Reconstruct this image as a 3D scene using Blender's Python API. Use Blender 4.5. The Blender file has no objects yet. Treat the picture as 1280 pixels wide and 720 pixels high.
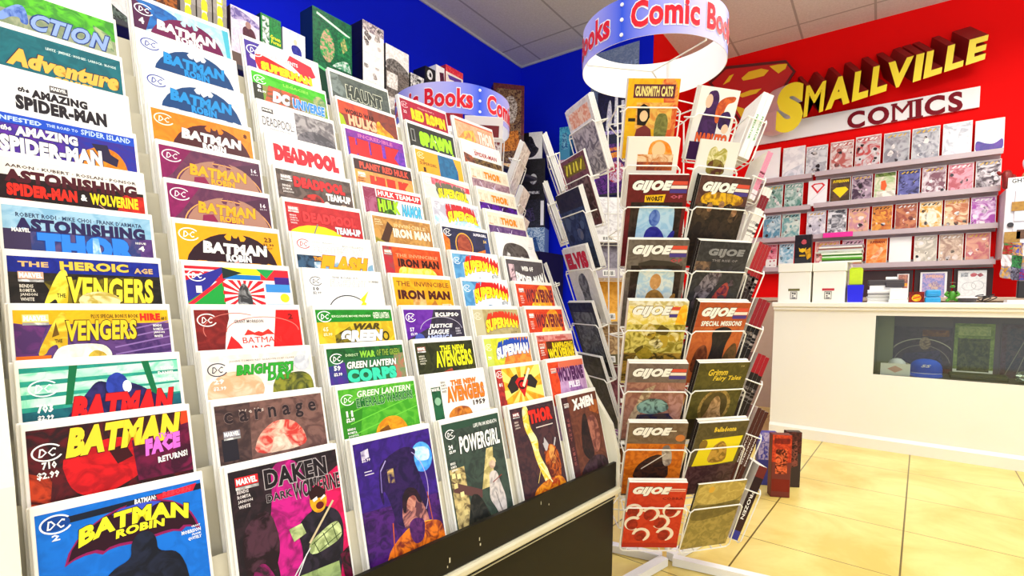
import bpy, bmesh, math, random
from mathutils import Vector, Matrix
from mathutils.geometry import delaunay_2d_cdt

S = bpy.context.scene
COL = S.collection
rnd = random.Random(7)

# ------------------------------------------------------------------ camera
FPX, CX, CY = 632.0, 640.0, 423.0                 # focal length and principal point for a 1280x720 frame
AX = Vector((0.80897735, 0.04546548, -0.58607895))   # world X, Y, Z axes in camera space (x right, y down, z ahead)
AY = Vector((0.58778179, -0.04855589, 0.80756107))
AZ = Vector((0.00825857, -0.99778516, -0.06600439))
EYE = Vector((0, 0, 0.9))
cam_d = bpy.data.cameras.new('camera')
cam_d.sensor_width = 36.0
cam_d.lens = 36.0 * FPX / 1280
cam_d.shift_y = (CY - 360) / 1280
cam_d.clip_start = 0.02
cam = bpy.data.objects.new('camera', cam_d)
COL.objects.link(cam)
right = Vector((AX[0], AY[0], AZ[0])); down = Vector((AX[1], AY[1], AZ[1])); ahead = Vector((AX[2], AY[2], AZ[2]))
rot = Matrix((right, -down, -ahead)).transposed()
cam.matrix_world = Matrix.Translation(EYE) @ rot.to_4x4()
S.camera = cam

# ------------------------------------------------------------------ world, lamps, exposure
S.view_settings.view_transform = 'Standard'
S.view_settings.look = 'None'
S.view_settings.exposure = 0.10
S.view_settings.gamma = 1.0
S.view_settings.use_curve_mapping = False
w = bpy.data.worlds.new('room_light'); S.world = w; w.use_nodes = True
w.node_tree.nodes['Background'].inputs[0].default_value = (0.97, 0.98, 1.0, 1)
w.node_tree.nodes['Background'].inputs[1].default_value = 1.15
CEIL, YB, YR, XL, XJ = 3.335, 4.368, 5.4, -3.08, -1.684
LAMP_DROP = 0.36
LAMPS = [(-0.30, 0.20, 14), (0.85, 1.7, 30), (-1.75, 1.75, 15), (0.8, 3.6, 41), (0.5, -1.2, 25)]      # x, y, watts of each unseen fluorescent
for i, (lx, ly, e) in enumerate(LAMPS):
    for up in (0, 1):                      # each lamp gets an up-facing twin, added only to brighten the ceiling
        ld = bpy.data.lights.new('fluorescent_lamp', 'AREA')
        ld.shape = 'RECTANGLE'; ld.size = 0.50; ld.size_y = 1.18
        ld.energy = e * (0.75 if up else 1.0); ld.color = (0.95, 0.97, 1.0) if up else (1.0, 0.975, 0.92)
        lo = bpy.data.objects.new('fluorescent_lamp', ld); COL.objects.link(lo)
        lo.location = (lx, ly, CEIL - LAMP_DROP + (0.03 if up else -0.03))
        if up: lo.rotation_euler = (math.pi, 0, 0)

# ------------------------------------------------------------------ helpers
def lin(c):
    if isinstance(c, str):
        c = c.lstrip('#'); c = tuple(int(c[i:i+2], 16) / 255 for i in (0, 2, 4))
    return tuple((v / 12.92) if v <= 0.04045 else ((v + 0.055) / 1.055) ** 2.4 for v in c[:3]) + (1.0,)

def at(px, py, axis, val):
    """world point where the sight line of a photo pixel meets the plane axis = val"""
    v = Vector(((px - CX) , (py - CY), FPX))
    r = Vector((AX.dot(v), AY.dot(v), AZ.dot(v)))
    t = (val - EYE[axis]) / r[axis]
    return EYE + r * t

MATS = {}
def mat(name, color, rough=0.5, metal=0.0, spec=0.5, noise=None, bump=0.0, scale=30.0, trans=0.0, alpha=1.0, emit=None):
    if name in MATS: return MATS[name]
    m = bpy.data.materials.new(name); m.use_nodes = True
    nt = m.node_tree; b = nt.nodes['Principled BSDF']
    b.inputs['Base Color'].default_value = lin(color)
    b.inputs['Roughness'].default_value = rough
    b.inputs['Metallic'].default_value = metal
    b.inputs['Specular IOR Level'].default_value = spec
    b.inputs['Transmission Weight'].default_value = trans
    b.inputs['Alpha'].default_value = alpha
    if emit:
        b.inputs['Emission Color'].default_value = lin(color); b.inputs['Emission Strength'].default_value = emit
    tc = nt.nodes.new('ShaderNodeTexCoord'); n = nt.nodes.new('ShaderNodeTexNoise')
    n.inputs['Scale'].default_value = scale; n.inputs['Detail'].default_value = 5
    nt.links.new(tc.outputs['Object'], n.inputs['Vector'])
    mx = nt.nodes.new('ShaderNodeMix'); mx.data_type = 'RGBA'
    mx.inputs[6].default_value = lin(color); mx.inputs[7].default_value = lin(noise if noise else color)
    nt.links.new(n.outputs['Fac'], mx.inputs[0]); nt.links.new(mx.outputs[2], b.inputs['Base Color'])
    if bump:
        bp = nt.nodes.new('ShaderNodeBump'); bp.inputs['Strength'].default_value = bump; bp.inputs['Distance'].default_value = 0.004
        nt.links.new(n.outputs['Fac'], bp.inputs['Height']); nt.links.new(bp.outputs[0], b.inputs['Normal'])
    MATS[name] = m
    return m

def print_mat(name, rough, coat, scale=38):
    """printed paper: two colours per printed patch (attributes 'ink' and 'ink_b') mottled together"""
    m = bpy.data.materials.new(name); m.use_nodes = True
    nt = m.node_tree; b = nt.nodes['Principled BSDF']
    a1 = nt.nodes.new('ShaderNodeAttribute'); a1.attribute_name = 'ink'
    a2 = nt.nodes.new('ShaderNodeAttribute'); a2.attribute_name = 'ink_b'
    tc = nt.nodes.new('ShaderNodeTexCoord'); oi = nt.nodes.new('ShaderNodeObjectInfo')
    mul = nt.nodes.new('ShaderNodeVectorMath'); mul.operation = 'SCALE'; mul.inputs[0].default_value = (3.1, 2.3, 1.7)
    nt.links.new(oi.outputs['Random'], mul.inputs['Scale'])
    ad = nt.nodes.new('ShaderNodeVectorMath'); nt.links.new(tc.outputs['Object'], ad.inputs[0]); nt.links.new(mul.outputs[0], ad.inputs[1])
    n = nt.nodes.new('ShaderNodeTexNoise'); n.inputs['Scale'].default_value = scale; n.inputs['Detail'].default_value = 4
    n.inputs['Distortion'].default_value = 1.6
    nt.links.new(ad.outputs[0], n.inputs['Vector'])
    rp = nt.nodes.new('ShaderNodeValToRGB'); rp.color_ramp.elements[0].position = 0.42; rp.color_ramp.elements[1].position = 0.6
    nt.links.new(n.outputs['Fac'], rp.inputs[0])
    mx = nt.nodes.new('ShaderNodeMix'); mx.data_type = 'RGBA'
    nt.links.new(rp.outputs[0], mx.inputs[0]); nt.links.new(a1.outputs['Color'], mx.inputs[6]); nt.links.new(a2.outputs['Color'], mx.inputs[7])
    nt.links.new(mx.outputs[2], b.inputs['Base Color'])
    b.inputs['Roughness'].default_value = rough; b.inputs['Specular IOR Level'].default_value = 0.18; b.inputs['Coat Weight'].default_value = coat; b.inputs['Coat Roughness'].default_value = 0.2
    MATS[name] = m
    return m
PRINT = print_mat('printed_cover', 0.5, 0.0)
WALLPRINT = print_mat('large_mottled_print', 0.4, 0.05, 13)
SHINY = print_mat('bagged_print', 0.42, 0.06)

def fill(pts):
    """triangles filling a plain outline, counter-clockwise"""
    ar = sum(pts[i-1][0] * pts[i][1] - pts[i][0] * pts[i-1][1] for i in range(len(pts)))
    if ar < 0: pts = pts[::-1]
    sc = max(max(abs(p[0]), abs(p[1])) for p in pts) or 1
    r = delaunay_2d_cdt([Vector((p[0] / sc, p[1] / sc)) for p in pts], [], [list(range(len(pts)))], 1, 1e-7)
    return [(v[0] * sc, v[1] * sc) for v in r[0]], [tuple(f) for f in r[2]]

class MB:
    """collects geometry for one mesh"""
    def __init__(s): s.v = []; s.f = []; s.ink = []; s.m = []
    def add(s, vs, fs, ink=None, mi=0):
        o = len(s.v); s.v += [tuple(v) for v in vs]
        for f in fs: s.f.append(tuple(i + o for i in f)); s.ink.append(ink); s.m.append(mi)
    def box(s, a, b, ink=None, mi=0):
        x0, y0, z0 = a; x1, y1, z1 = b
        if x0 > x1: x0, x1 = x1, x0
        if y0 > y1: y0, y1 = y1, y0
        if z0 > z1: z0, z1 = z1, z0
        s.add([(x0,y0,z0),(x1,y0,z0),(x1,y1,z0),(x0,y1,z0),(x0,y0,z1),(x1,y0,z1),(x1,y1,z1),(x0,y1,z1)],
              [(0,3,2,1),(4,5,6,7),(0,1,5,4),(1,2,6,5),(2,3,7,6),(3,0,4,7)], ink, mi)
    def rbox(s, a, b, r, ink=None, mi=0):
        """box with bevelled edges"""
        bm = bmesh.new(); bmesh.ops.create_cube(bm, size=1)
        c = [(a[i] + b[i]) / 2 for i in range(3)]; d = [abs(b[i] - a[i]) for i in range(3)]
        for v in bm.verts: v.co = Vector([c[i] + v.co[i] * d[i] for i in range(3)])
        bmesh.ops.bevel(bm, geom=bm.edges[:], offset=min(r, min(d) * 0.45), segments=2, affect='EDGES', profile=0.5)
        bm.verts.index_update(); s.add([v.co[:] for v in bm.verts], [[v.index for v in f.verts] for f in bm.faces], ink, mi); bm.free()
    def tube(s, pts, r, n=6, closed=False, ink=None, mi=0):
        pts = [Vector(p) for p in pts]; N = len(pts); vs = []; fs = []
        ref = None
        for i, p in enumerate(pts):
            if closed: t = pts[(i + 1) % N] - pts[i - 1]
            elif i == 0: t = pts[1] - p
            elif i == N - 1: t = p - pts[i - 1]
            else: t = (pts[i + 1] - p).normalized() + (p - pts[i - 1]).normalized()
            t = t.normalized() if t.length > 1e-9 else Vector((0, 0, 1))
            if ref is None: ref = Vector((0, 0, 1)) if abs(t.z) < 0.9 else Vector((1, 0, 0))
            u = ref - t * ref.dot(t)
            if u.length < 1e-4: u = Vector((1, 0.3, 0)) - t * t.x
            u.normalize(); ref = u; q = t.cross(u)
            for k in range(n):
                a = 2 * math.pi * k / n; vs.append(p + u * (math.cos(a) * r) + q * (math.sin(a) * r))
        M = N if closed else N - 1
        for i in range(M):
            j = (i + 1) % N
            for k in range(n): fs.append((i*n + k, i*n + (k+1) % n, j*n + (k+1) % n, j*n + k))
        if not closed: fs += [tuple(range(n))[::-1], tuple((N-1)*n + k for k in range(n))]
        s.add(vs, fs, ink, mi)
    def lathe(s, prof, n=24, c=(0, 0, 0), ink=None, mi=0):
        vs = []; fs = []
        for r, z in prof:
            for k in range(n):
                a = 2 * math.pi * k / n; vs.append((c[0] + r * math.cos(a), c[1] + r * math.sin(a), c[2] + z))
        for i in range(len(prof) - 1):
            for k in range(n): fs.append((i*n + k, i*n + (k+1) % n, (i+1)*n + (k+1) % n, (i+1)*n + k))
        fs += [tuple(range(n))[::-1], tuple((len(prof)-1)*n + k for k in range(n))]
        s.add(vs, fs, ink, mi)
    def poly(s, pts, z, ink, mi=0):
        """flat filled outline in local x, y at height z"""
        q, fs = fill(pts)
        s.add([(p[0], p[1], z) for p in q], fs, ink, mi)
    def prism(s, pts, axis, a, b, mi=0, ink=None):
        """outline in the two other axes extruded along axis from a to b"""
        q0, tr = fill(pts)
        if len(q0) == len(pts): pts = q0
        def P(p, t):
            q = [p[0], p[1]]; q.insert(axis, t); return tuple(q)
        n = len(pts)
        s.add([P(p, a) for p in pts] + [P(p, b) for p in pts],
              [tuple(t) for t in tr] + [tuple(i + n for i in t) for t in tr] + [(i, (i+1) % n, (i+1) % n + n, i + n) for i in range(n)], ink, mi)
    def mesh(s, name, mats):
        me = bpy.data.meshes.new(name); me.from_pydata(s.v, [], s.f)
        for m in (mats if isinstance(mats, (list, tuple)) else [mats]): me.materials.append(m)
        me.polygons.foreach_set('material_index', s.m)
        if any(i is not None for i in s.ink):
            for k, nm in ((0, 'ink'), (1, 'ink_b')):
                at_ = me.color_attributes.new(nm, 'FLOAT_COLOR', 'CORNER'); buf = []
                for p, i in zip(me.polygons, s.ink):
                    c = (1, 1, 1, 1) if i is None else i[k]
                    buf += list(c) * p.loop_total
                at_.data.foreach_set('color', buf)
        me.update()
        return me
    def obj(s, name, mats, parent=None, smooth=False, fixn=True):
        me = s.mesh(name, mats)
        if fixn:
            bm = bmesh.new(); bm.from_mesh(me); bmesh.ops.recalc_face_normals(bm, faces=bm.faces[:]); bm.to_mesh(me); bm.free()
        if smooth: me.polygons.foreach_set('use_smooth', [True] * len(me.polygons))
        o = bpy.data.objects.new(name, me); COL.objects.link(o)
        if parent: o.parent = parent
        return o

def tag(o, label=None, cat=None, group=None, kind=None):
    if label:
        n = len(label.split())
        if not 4 <= n <= 16: print('LABEL LENGTH', n, label)
        o['label'] = label
    if cat: o['category'] = cat
    if group: o['group'] = group
    if kind: o['kind'] = kind
    return o
def empty(name, loc=(0, 0, 0), rz=0.0):
    o = bpy.data.objects.new(name, None); COL.objects.link(o)
    o.location = loc; o.rotation_euler = (0, 0, rz); o.empty_display_size = 0.05
    return o
def dup(o, parent=None):
    c = o.copy(); COL.objects.link(c)
    if parent: c.parent = parent
    for ch in o.children: dup(ch, c)
    return c
def frame(p, nh, tilt):
    """matrix of a leaning cover: local x across, y up, z out of the face; nh = horizontal facing, tilt > 0 leans out at the top"""
    nh = Vector(nh).normalized(); z = Vector((0, 0, 1))
    up = z * math.cos(tilt) + nh * math.sin(tilt); n = nh * math.cos(tilt) - z * math.sin(tilt); x = up.cross(n)
    m = Matrix((x, up, n)).transposed().to_4x4(); m.translation = p
    return m

# ------------------------------------------------------------------ lettering
_TX = {}
def glyphs(text, bold=0.0, shear=0.0, res=3):
    """lettering as triangles fitted to the unit square, plus its natural aspect"""
    k = (text, bold, shear, res)
    if k in _TX: return _TX[k]
    cu = bpy.data.curves.new('lettering', 'FONT'); cu.body = text; cu.offset = bold; cu.shear = shear
    cu.resolution_u = res; cu.fill_mode = 'FRONT' if cu.dimensions == '2D' else 'NONE'
    if bold > 0: cu.space_character = 1.0 + bold * 1.6
    o = bpy.data.objects.new('lettering', cu); COL.objects.link(o)
    dg = bpy.context.evaluated_depsgraph_get()
    me = bpy.data.meshes.new_from_object(o.evaluated_get(dg))
    vs = [v.co[:2] for v in me.vertices]; fs = [tuple(p.vertices) for p in me.polygons]
    bpy.data.objects.remove(o); bpy.data.curves.remove(cu); bpy.data.meshes.remove(me)
    x0 = min(v[0] for v in vs); x1 = max(v[0] for v in vs); y0 = min(v[1] for v in vs); y1 = max(v[1] for v in vs)
    W, H = max(x1 - x0, 1e-6), max(y1 - y0, 1e-6)
    _TX[k] = ([((v[0]-x0)/W, (v[1]-y0)/H) for v in vs], fs, W / H)
    return _TX[k]

# ------------------------------------------------------------------ cover artwork: list of ops in units of the cover width, y down from the top edge
K = lambda c, c2=None: (lin(c), lin(c2 if c2 else c))
def R_(x0, y0, x1, y1, c, c2=None): return ('p', [(x0,y0),(x1,y0),(x1,y1),(x0,y1)], c, c2)
def P_(pts, c, c2=None):
    if c2 and len(pts) >= 5:            # drawn shapes have rounded corners
        for _ in range(2):
            q = []
            for i in range(len(pts)):
                a, b = pts[i-1], pts[i]; q += [(a[0]*.78+b[0]*.22, a[1]*.78+b[1]*.22), (a[0]*.22+b[0]*.78, a[1]*.22+b[1]*.78)]
            pts = q
    return ('p', pts, c, c2)
def E_(cx, cy, rx, ry, c, c2=None, n=20): return ('p', [(cx+rx*math.cos(2*math.pi*i/n), cy+ry*math.sin(2*math.pi*i/n)) for i in range(n)], c, c2)
def O_(cx, cy, rx, ry, w, c, a0=0, a1=360, n=22):
    p = [(cx+rx*math.cos(math.radians(a0+(a1-a0)*i/n)), cy+ry*math.sin(math.radians(a0+(a1-a0)*i/n))) for i in range(n+1)]
    q = [(cx+(rx-w)*math.cos(math.radians(a0+(a1-a0)*i/n)), cy+(ry-w)*math.sin(math.radians(a0+(a1-a0)*i/n))) for i in range(n+1)]
    return ('q', [(p[i], p[i+1], q[i+1], q[i]) for i in range(n)], c)
def L_(x0, y0, x1, y1, w, c):
    dx, dy = x1-x0, y1-y0; l = math.hypot(dx, dy) or 1; nx, ny = -dy/l*w/2, dx/l*w/2
    return ('p', [(x0+nx,y0+ny),(x1+nx,y1+ny),(x1-nx,y1-ny),(x0-nx,y0-ny)], c, None)
def T_(t, x0, y0, x1, y1, c, bold=0.025, out=None, ow=0.035, shear=0.0, arch=0.0, taper=0.0, main=False, slope=0.0, ext=None, hump=0.0):
    return ('t', t, x0, y0, x1, y1, c, dict(bold=bold, out=out, ow=ow, shear=shear, arch=arch, taper=taper, main=main, slope=slope, ext=ext, hump=hump))
def M_(*a, **k): k['main'] = True; return T_(*a, **k)
def dc(x, y, s=0.13, c='#ffffff', c2='#20304a'):
    return [O_(x+s*.5, y+s*.4, s*.58, s*.43, s*.07, c, 25, 325), T_('DC', x+s*.17, y+s*.2, x+s*.82, y+s*.61, c, .012, None, .0, .2)]
def marvel(x, y, w=0.17, bg='#d8232a', fg='#ffffff', sub=True):
    r = [R_(x, y, x+w, y+w*.4, bg), T_('MARVEL', x+w*.05, y+w*.06, x+w*.95, y+w*.34, fg, .03)]
    if sub: r += [R_(x, y+w*.43, x+w, y+w*.56, '#eeeeee', '#999999')]
    return r
def mini(x, y, n, c='#ffffff', w=0.1, h=0.028, gap=0.012):
    """rows of tiny credits"""
    names = ['BENDIS', 'ROMITA', 'JANSON', 'WHITE', 'PAK', 'LEE']
    return [T_(names[i % 6], x, y+i*(h+gap), x+w*(0.8+0.2*((i*7) % 3)/2), y+i*(h+gap)+h, c, .02) for i in range(n)]
def issue(x, y, a, b, c='#ffffff', w=0.085):
    r = [T_(a, x, y, x+w*(0.45+0.18*len(a)), y+w*.62, c, .03)]
    if b: r.append(T_(b, x, y+w*.8, x+w*1.25, y+w*1.25, c, .03))
    return r
def bat(x0, y0, x1, y1, c):
    """winged banner behind a title"""
    pts = [(0,1.0),(.03,.74),(.09,.50),(.17,.30),(.27,.14),(.37,.04),(.45,0),(.415,.10),(.44,.2),(.48,.21),(.497,.03),(.52,.12),(.55,.12),(.573,.03),(.59,.21),(.63,.2),(.655,.1),(.62,0),(.70,.04),(.79,.14),(.88,.32),(.94,.54),(.975,.76),(1,1.02),
           (.94,.90),(.88,.86),(.84,.94),(.78,.88),(.70,.88),(.62,.90),(.57,.94),(.54,1.04),(.5,.94),(.44,.9),(.36,.88),(.29,.9),(.25,.96),(.2,.88),(.13,.88),(.06,.92)]
    return P_([(x0+(x1-x0)*p[0], y0+(y1-y0)*p[1]) for p in pts], c)
def blobs(seed, n, x0, y0, x1, y1, cols, r=0.08):
    q = random.Random(seed); o = []
    for i in range(n):
        cx, cy = q.uniform(x0, x1), q.uniform(y0, y1); rr = r * q.uniform(.5, 1.3); k = q.randint(5, 8); a0 = q.random() * 6
        pts = []
        for j in range(k):
            a = a0 + 6.283 * j / k; t = rr * q.uniform(.55, 1.15)
            pts.append((min(max(cx + t*math.cos(a), x0), x1), min(max(cy + t*math.sin(a)*1.1, y0), y1)))
        o.append(P_(pts, q.choice(cols), q.choice(cols)))
    return o
def rays(cx, cy, x0, y0, x1, y1, c, n=14, r=1.5):
    o = []
    for i in range(n):
        a = 6.283 * i / n; b = a + 3.1416 / n
        o.append(('c', [(cx, cy), (cx+r*math.cos(a), cy+r*math.sin(a)), (cx+r*math.cos(b), cy+r*math.sin(b))], (x0, y0, x1, y1), c))
    return o
def clip(pts, box):
    x0, y0, x1, y1 = box
    def cut(ps, inside, inter):
        r = []
        for i in range(len(ps)):
            a, b = ps[i-1], ps[i]
            if inside(b):
                if not inside(a): r.append(inter(a, b))
                r.append(b)
            elif inside(a): r.append(inter(a, b))
        return r
    def ix(v): return lambda a, b: (v, a[1] + (b[1]-a[1])*(v-a[0])/((b[0]-a[0]) or 1e-9))
    def iy(v): return lambda a, b: (a[0] + (b[0]-a[0])*(v-a[1])/((b[1]-a[1]) or 1e-9), v)
    for ins, it in ((lambda p: p[0] >= x0, ix(x0)), (lambda p: p[0] <= x1, ix(x1)), (lambda p: p[1] >= y0, iy(y0)), (lambda p: p[1] <= y1, iy(y1))):
        if len(pts) < 3: return []
        pts = cut(pts, ins, it)
    return pts

LAY = 0.00005
def draw(ops, W, H, z0):
    """artwork -> (cover mesh builder, title mesh builder); the cover spans x -W/2..W/2, y 0..H in local units"""
    cov, tit = MB(), MB(); z = z0
    X = lambda x: (x - 0.5) * W
    Y = lambda y: H - y * W
    hmax = H / W
    for op in ops:
        if op[0] == 'p':
            pts = clip(op[1], (0, 0, 1, hmax))
            if len(pts) >= 3:
                z += LAY * .5; cov.poly([(X(p[0]), Y(p[1])) for p in pts], z, K(op[2], op[3]))
        elif op[0] == 'c':
            pts = clip(op[1], op[2])
            if len(pts) >= 3: cov.poly([(X(p[0]), Y(p[1])) for p in pts], z + LAY * .3, K(op[3]))
        elif op[0] == 'q':
            z += LAY * .5
            for qd in op[1]:
                cov.add([(X(min(max(p[0], 0), 1)), Y(min(max(p[1], 0), hmax)), z) for p in qd], [(3, 2, 1, 0)], K(op[2]))
        elif op[0] == 't':
            _, t, x0, y0, x1, y1, c, o = op
            tgt = tit if o['main'] else cov
            res = 3 if o['main'] else 1
            lay = []
            if o['ext']:
                ec, ex, ey, n = o['ext']
                lay += [(o['bold'] * 1.35, ec, ex * (n - i) / n, ey * (n - i) / n) for i in range(n)]
            if o['out']: lay.append((o['bold'] * 1.35 + o['ow'], o['out'], 0, 0))
            lay.append((o['bold'] * 1.35, c, 0, 0))
            base = glyphs(t, o['bold'], o['shear'], res)
            for b, cc, ex, ey in lay:
                z += LAY
                vs, fs, asp = glyphs(t, b, o['shear'], res)
                g = (b - o['bold'] * 1.35) * 1.0; hh = abs(y1 - y0); gx = g * hh / 0.75; P = []
                for s, q in vs:
                    xx = (x0 - gx) + s * (x1 - x0 + 2 * gx); sc = min(max((xx - x0) / (x1 - x0), 0), 1)
                    h = hh * (1 - o['taper'] * sc) * (1 - o['hump'] * (1 - (2*sc-1)**2))
                    yb = y1 - o['arch'] * (1 - (2*sc-1)**2) + o['slope'] * sc - o['taper'] * sc * hh * .5
                    yy = yb + gx - q * (h + 2 * gx)
                    P.append((X(min(max(xx + ex, 0.004), .996)), Y(min(max(yy + ey, 0.004), hmax)), z if tgt is cov else z + LAY))
                tgt.add(P, fs, K(cc))
    return cov, tit, z
# ------------------------------------------------------------------ room shell
def grid_mat(name, base, dark, line, ang, a0, da, b0, db, wa, wb, rough, bump, nscale, mott, spec=0.5, stain=None):
    m = bpy.data.materials.new(name); m.use_nodes = True
    nt = m.node_tree; b = nt.nodes['Principled BSDF']; N = nt.nodes.new; Lk = nt.links.new
    geo = N('ShaderNodeNewGeometry')
    masks = []
    for (vx, vy, o, d, wd) in ((math.cos(ang), -math.sin(ang), a0, da, wa), (math.sin(ang), math.cos(ang), b0, db, wb)):
        dt = N('ShaderNodeVectorMath'); dt.operation = 'DOT_PRODUCT'; dt.inputs[1].default_value = (vx, vy, 0); Lk(geo.outputs['Position'], dt.inputs[0])
        s = N('ShaderNodeMath'); s.operation = 'SUBTRACT'; s.inputs[1].default_value = o - wd / 2; Lk(dt.outputs['Value'], s.inputs[0])
        f = N('ShaderNodeMath'); f.operation = 'FLOORED_MODULO'; f.inputs[1].default_value = d; Lk(s.outputs[0], f.inputs[0])
        l = N('ShaderNodeMath'); l.operation = 'LESS_THAN'; l.inputs[1].default_value = wd; Lk(f.outputs[0], l.inputs[0]); masks.append(l)
    mxm = N('ShaderNodeMath'); mxm.operation = 'MAXIMUM'; Lk(masks[0].outputs[0], mxm.inputs[0]); Lk(masks[1].outputs[0], mxm.inputs[1])
    n = N('ShaderNodeTexNoise'); n.inputs['Scale'].default_value = nscale; n.inputs['Detail'].default_value = 7; n.inputs['Roughness'].default_value = .62; n.inputs['Distortion'].default_value = .6
    Lk(geo.outputs['Position'], n.inputs['Vector'])
    rp = N('ShaderNodeValToRGB'); rp.color_ramp.elements[0].position = .36; rp.color_ramp.elements[1].position = .66
    rp.color_ramp.elements[0].color = lin(dark); rp.color_ramp.elements[1].color = lin(base); Lk(n.outputs['Fac'], rp.inputs[0])
    mx = N('ShaderNodeMix'); mx.data_type = 'RGBA'; Lk(mxm.outputs[0], mx.inputs[0]); Lk(rp.outputs[0], mx.inputs[6]); mx.inputs[7].default_value = lin(line)
    Lk(mx.outputs[2], b.inputs['Base Color'])
    b.inputs['Roughness'].default_value = rough; b.inputs['Specular IOR Level'].default_value = spec
    n2 = N('ShaderNodeTexNoise'); n2.inputs['Scale'].default_value = mott; n2.inputs['Detail'].default_value = 3; Lk(geo.outputs['Position'], n2.inputs['Vector'])
    sb = N('ShaderNodeMath'); sb.operation = 'SUBTRACT'; Lk(n2.outputs['Fac'], sb.inputs[0]); Lk(mxm.outputs[0], sb.inputs[1])
    bp = N('ShaderNodeBump'); bp.inputs['Strength'].default_value = bump; bp.inputs['Distance'].default_value = .003; Lk(sb.outputs[0], bp.inputs['Height']); Lk(bp.outputs[0], b.inputs['Normal'])
    return m
def struct(o): o['kind'] = 'structure'; return o
D3 = math.radians(3)
FLOOR = grid_mat('stone_floor_tile', '#ecd988', '#d3b75c', '#6a5820', D3, -0.0155, .4635, 3.945, .4645, .006, .004, .3, .12, 2.6, 6)
CEILM = grid_mat('ceiling_tile', '#dedcd8', '#d0cdc8', '#aaa7a2', 0, -.14, .54, 4.03, 1.08, .018, .018, .9, .5, 60, 160)
BLUE = mat('blue_wall_paint', '#0620ea', .75, spec=.12, noise='#051cde', scale=2.5, bump=.04)
RED = mat('red_wall_paint', '#ea0404', .75, spec=.12, noise='#e00303', scale=2.5, bump=.04)
WHITE = mat('white_wall_paint', '#e9e6dc', .6, noise='#e3dfd2', scale=3)
fl = MB(); fl.box((XL, -2.6, -.1), (3.4, YR, 0)); struct(fl.obj('floor', FLOOR))
ce = MB(); ce.box((XL, -2.6, CEIL), (3.4, YR, CEIL + .08)); struct(ce.obj('ceiling', CEILM))
wl = MB(); wl.box((XL - .1, -2.6, 0), (XL, YB + .1, CEIL)); struct(wl.obj('wall_left', BLUE))
wb = MB(); wb.box((XL, YB, 0), (XJ, YB + .1, CEIL)); struct(wb.obj('wall_back_blue', BLUE))
wj = MB(); wj.box((XJ - .1, YB + .1, 0), (XJ, YR, CEIL)); wj.box((XJ - .002, YB, 0), (XJ + .0015, YB + .1, CEIL)); struct(wj.obj('wall_side_red', RED))
wr = MB(); wr.box((XJ - .1, YR, 0), (3.4, YR + .1, CEIL)); struct(wr.obj('wall_back_red', RED))
wt = MB()
wt.box((XL, YB - .012, CEIL - .02), (XJ, YB, CEIL)); wt.box((XL, -2.6, CEIL - .02), (XL + .012, YB, CEIL))
struct(wt.obj('trim_1', mat('ceiling_trim', '#b9bac4', .6)))

# unseen lamp housings, hung on rods to suit the added ceiling uplights
for lx, ly, e in LAMPS:
    t = empty('ceiling_light', (lx, ly, CEIL)); tag(t, 'white fluorescent lamp housing hanging from the tiled ceiling on thin rods', 'light', 'hanging fluorescent lamps')
    f = MB(); d = LAMP_DROP
    for a, b in (((-.29, -.63), (-.26, .63)), ((.26, -.63), (.29, .63)), ((-.26, -.63), (.26, -.60)), ((-.26, .60), (.26, .63))):
        f.box((a[0], a[1], -d - .035), (b[0], b[1], -d + .035))
    f.obj('frame', mat('white_enamel', '#f0f0ee', .4), t)
    for y in (-.6, .6):
        f = MB(); f.tube([(-.275, y, -.0005), (-.275, y, -d + .034)], .004, 6); f.tube([(.275, y, -.0005), (.275, y, -d + .034)], .004, 6); f.obj('rod', mat('white_enamel', '#f0f0ee', .4), t)

# ------------------------------------------------------------------ stepped comic rack
A5 = math.radians(-5.5)
RU = Vector((math.sin(-A5), math.cos(A5), 0)); RN = Vector((math.cos(A5), math.sin(A5), 0))
def rk(D, u, z): return RU * u - RN * D + Vector((0, 0, z))
LEAN = math.radians(14)
def row_dz(r):
    if r == 0: return .778, .655
    if r <= 8: return .825 + .0385 * (r - 1), .745 + .0715 * (r - 1)
    return 1.0945 + .034 * (r - 8), 1.2455 + .076 * (r - 8)
CU = [.061, .264, .464, .664, .872, 1.076]
CW, CH, CT = .168, .257, .0040      # printed cover and board thickness
BW, BH = .176, .269                 # bag and board
CREAM = mat('cream_laminate', '#eeead8', .45, noise='#e7e2cc', scale=4)
TIERM = mat('beige_plastic_tier', '#d6d0bb', .5, noise='#ccc5ae', scale=6)
BLACK = mat('black_painted_board', '#100e07', .45, spec=.2, noise='#18140a', scale=5)
ALU = mat('worn_white_trim', '#dcd6bd', .35, noise='#bdb490', scale=14)
rack = empty('magazine_rack', (0, 0, 0), A5)
tag(rack, 'long stepped comic rack with black base and cream tiers along the left side', 'rack')
def rl(D, u, z): return (-D, u, z)
U0, U1 = .046, 1.262
m = MB()
m.box((-1.30, U0, .0), (-.735, U1, .352)); m.obj('base_cabinet', BLACK, rack)
m = MB(); m.box((-.7345, U0, .005), (-.720, U1, .350)); m.box((-.7345, U0, .3535), (-.715, U1, .3705)); m.obj('kick_panel', BLACK, rack)
m = MB(); m.box((-.7200, U0, .3508), (-.7130, U1, .3530)); m.obj('kick_edge', ALU, rack)
m = MB(); m.box((-.7110, U0, .392), (-.7025, U1 - .02, .4618)); 
for u, z, a_, b_ in ((.62, .41, .003, .010), (.615, .402, .002, .004), (.70, .425, .002, .007), (.702, .414, .003, .005), (.90, .44, .0015, .008), (.93, .43, .002, .004), (.40, .42, .002, .005)): m.box((-.7026, u, z), (-.7022, u + a_, z + b_), None, 1)
m.obj('front_lip', [BLACK, ALU], rack)
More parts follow.
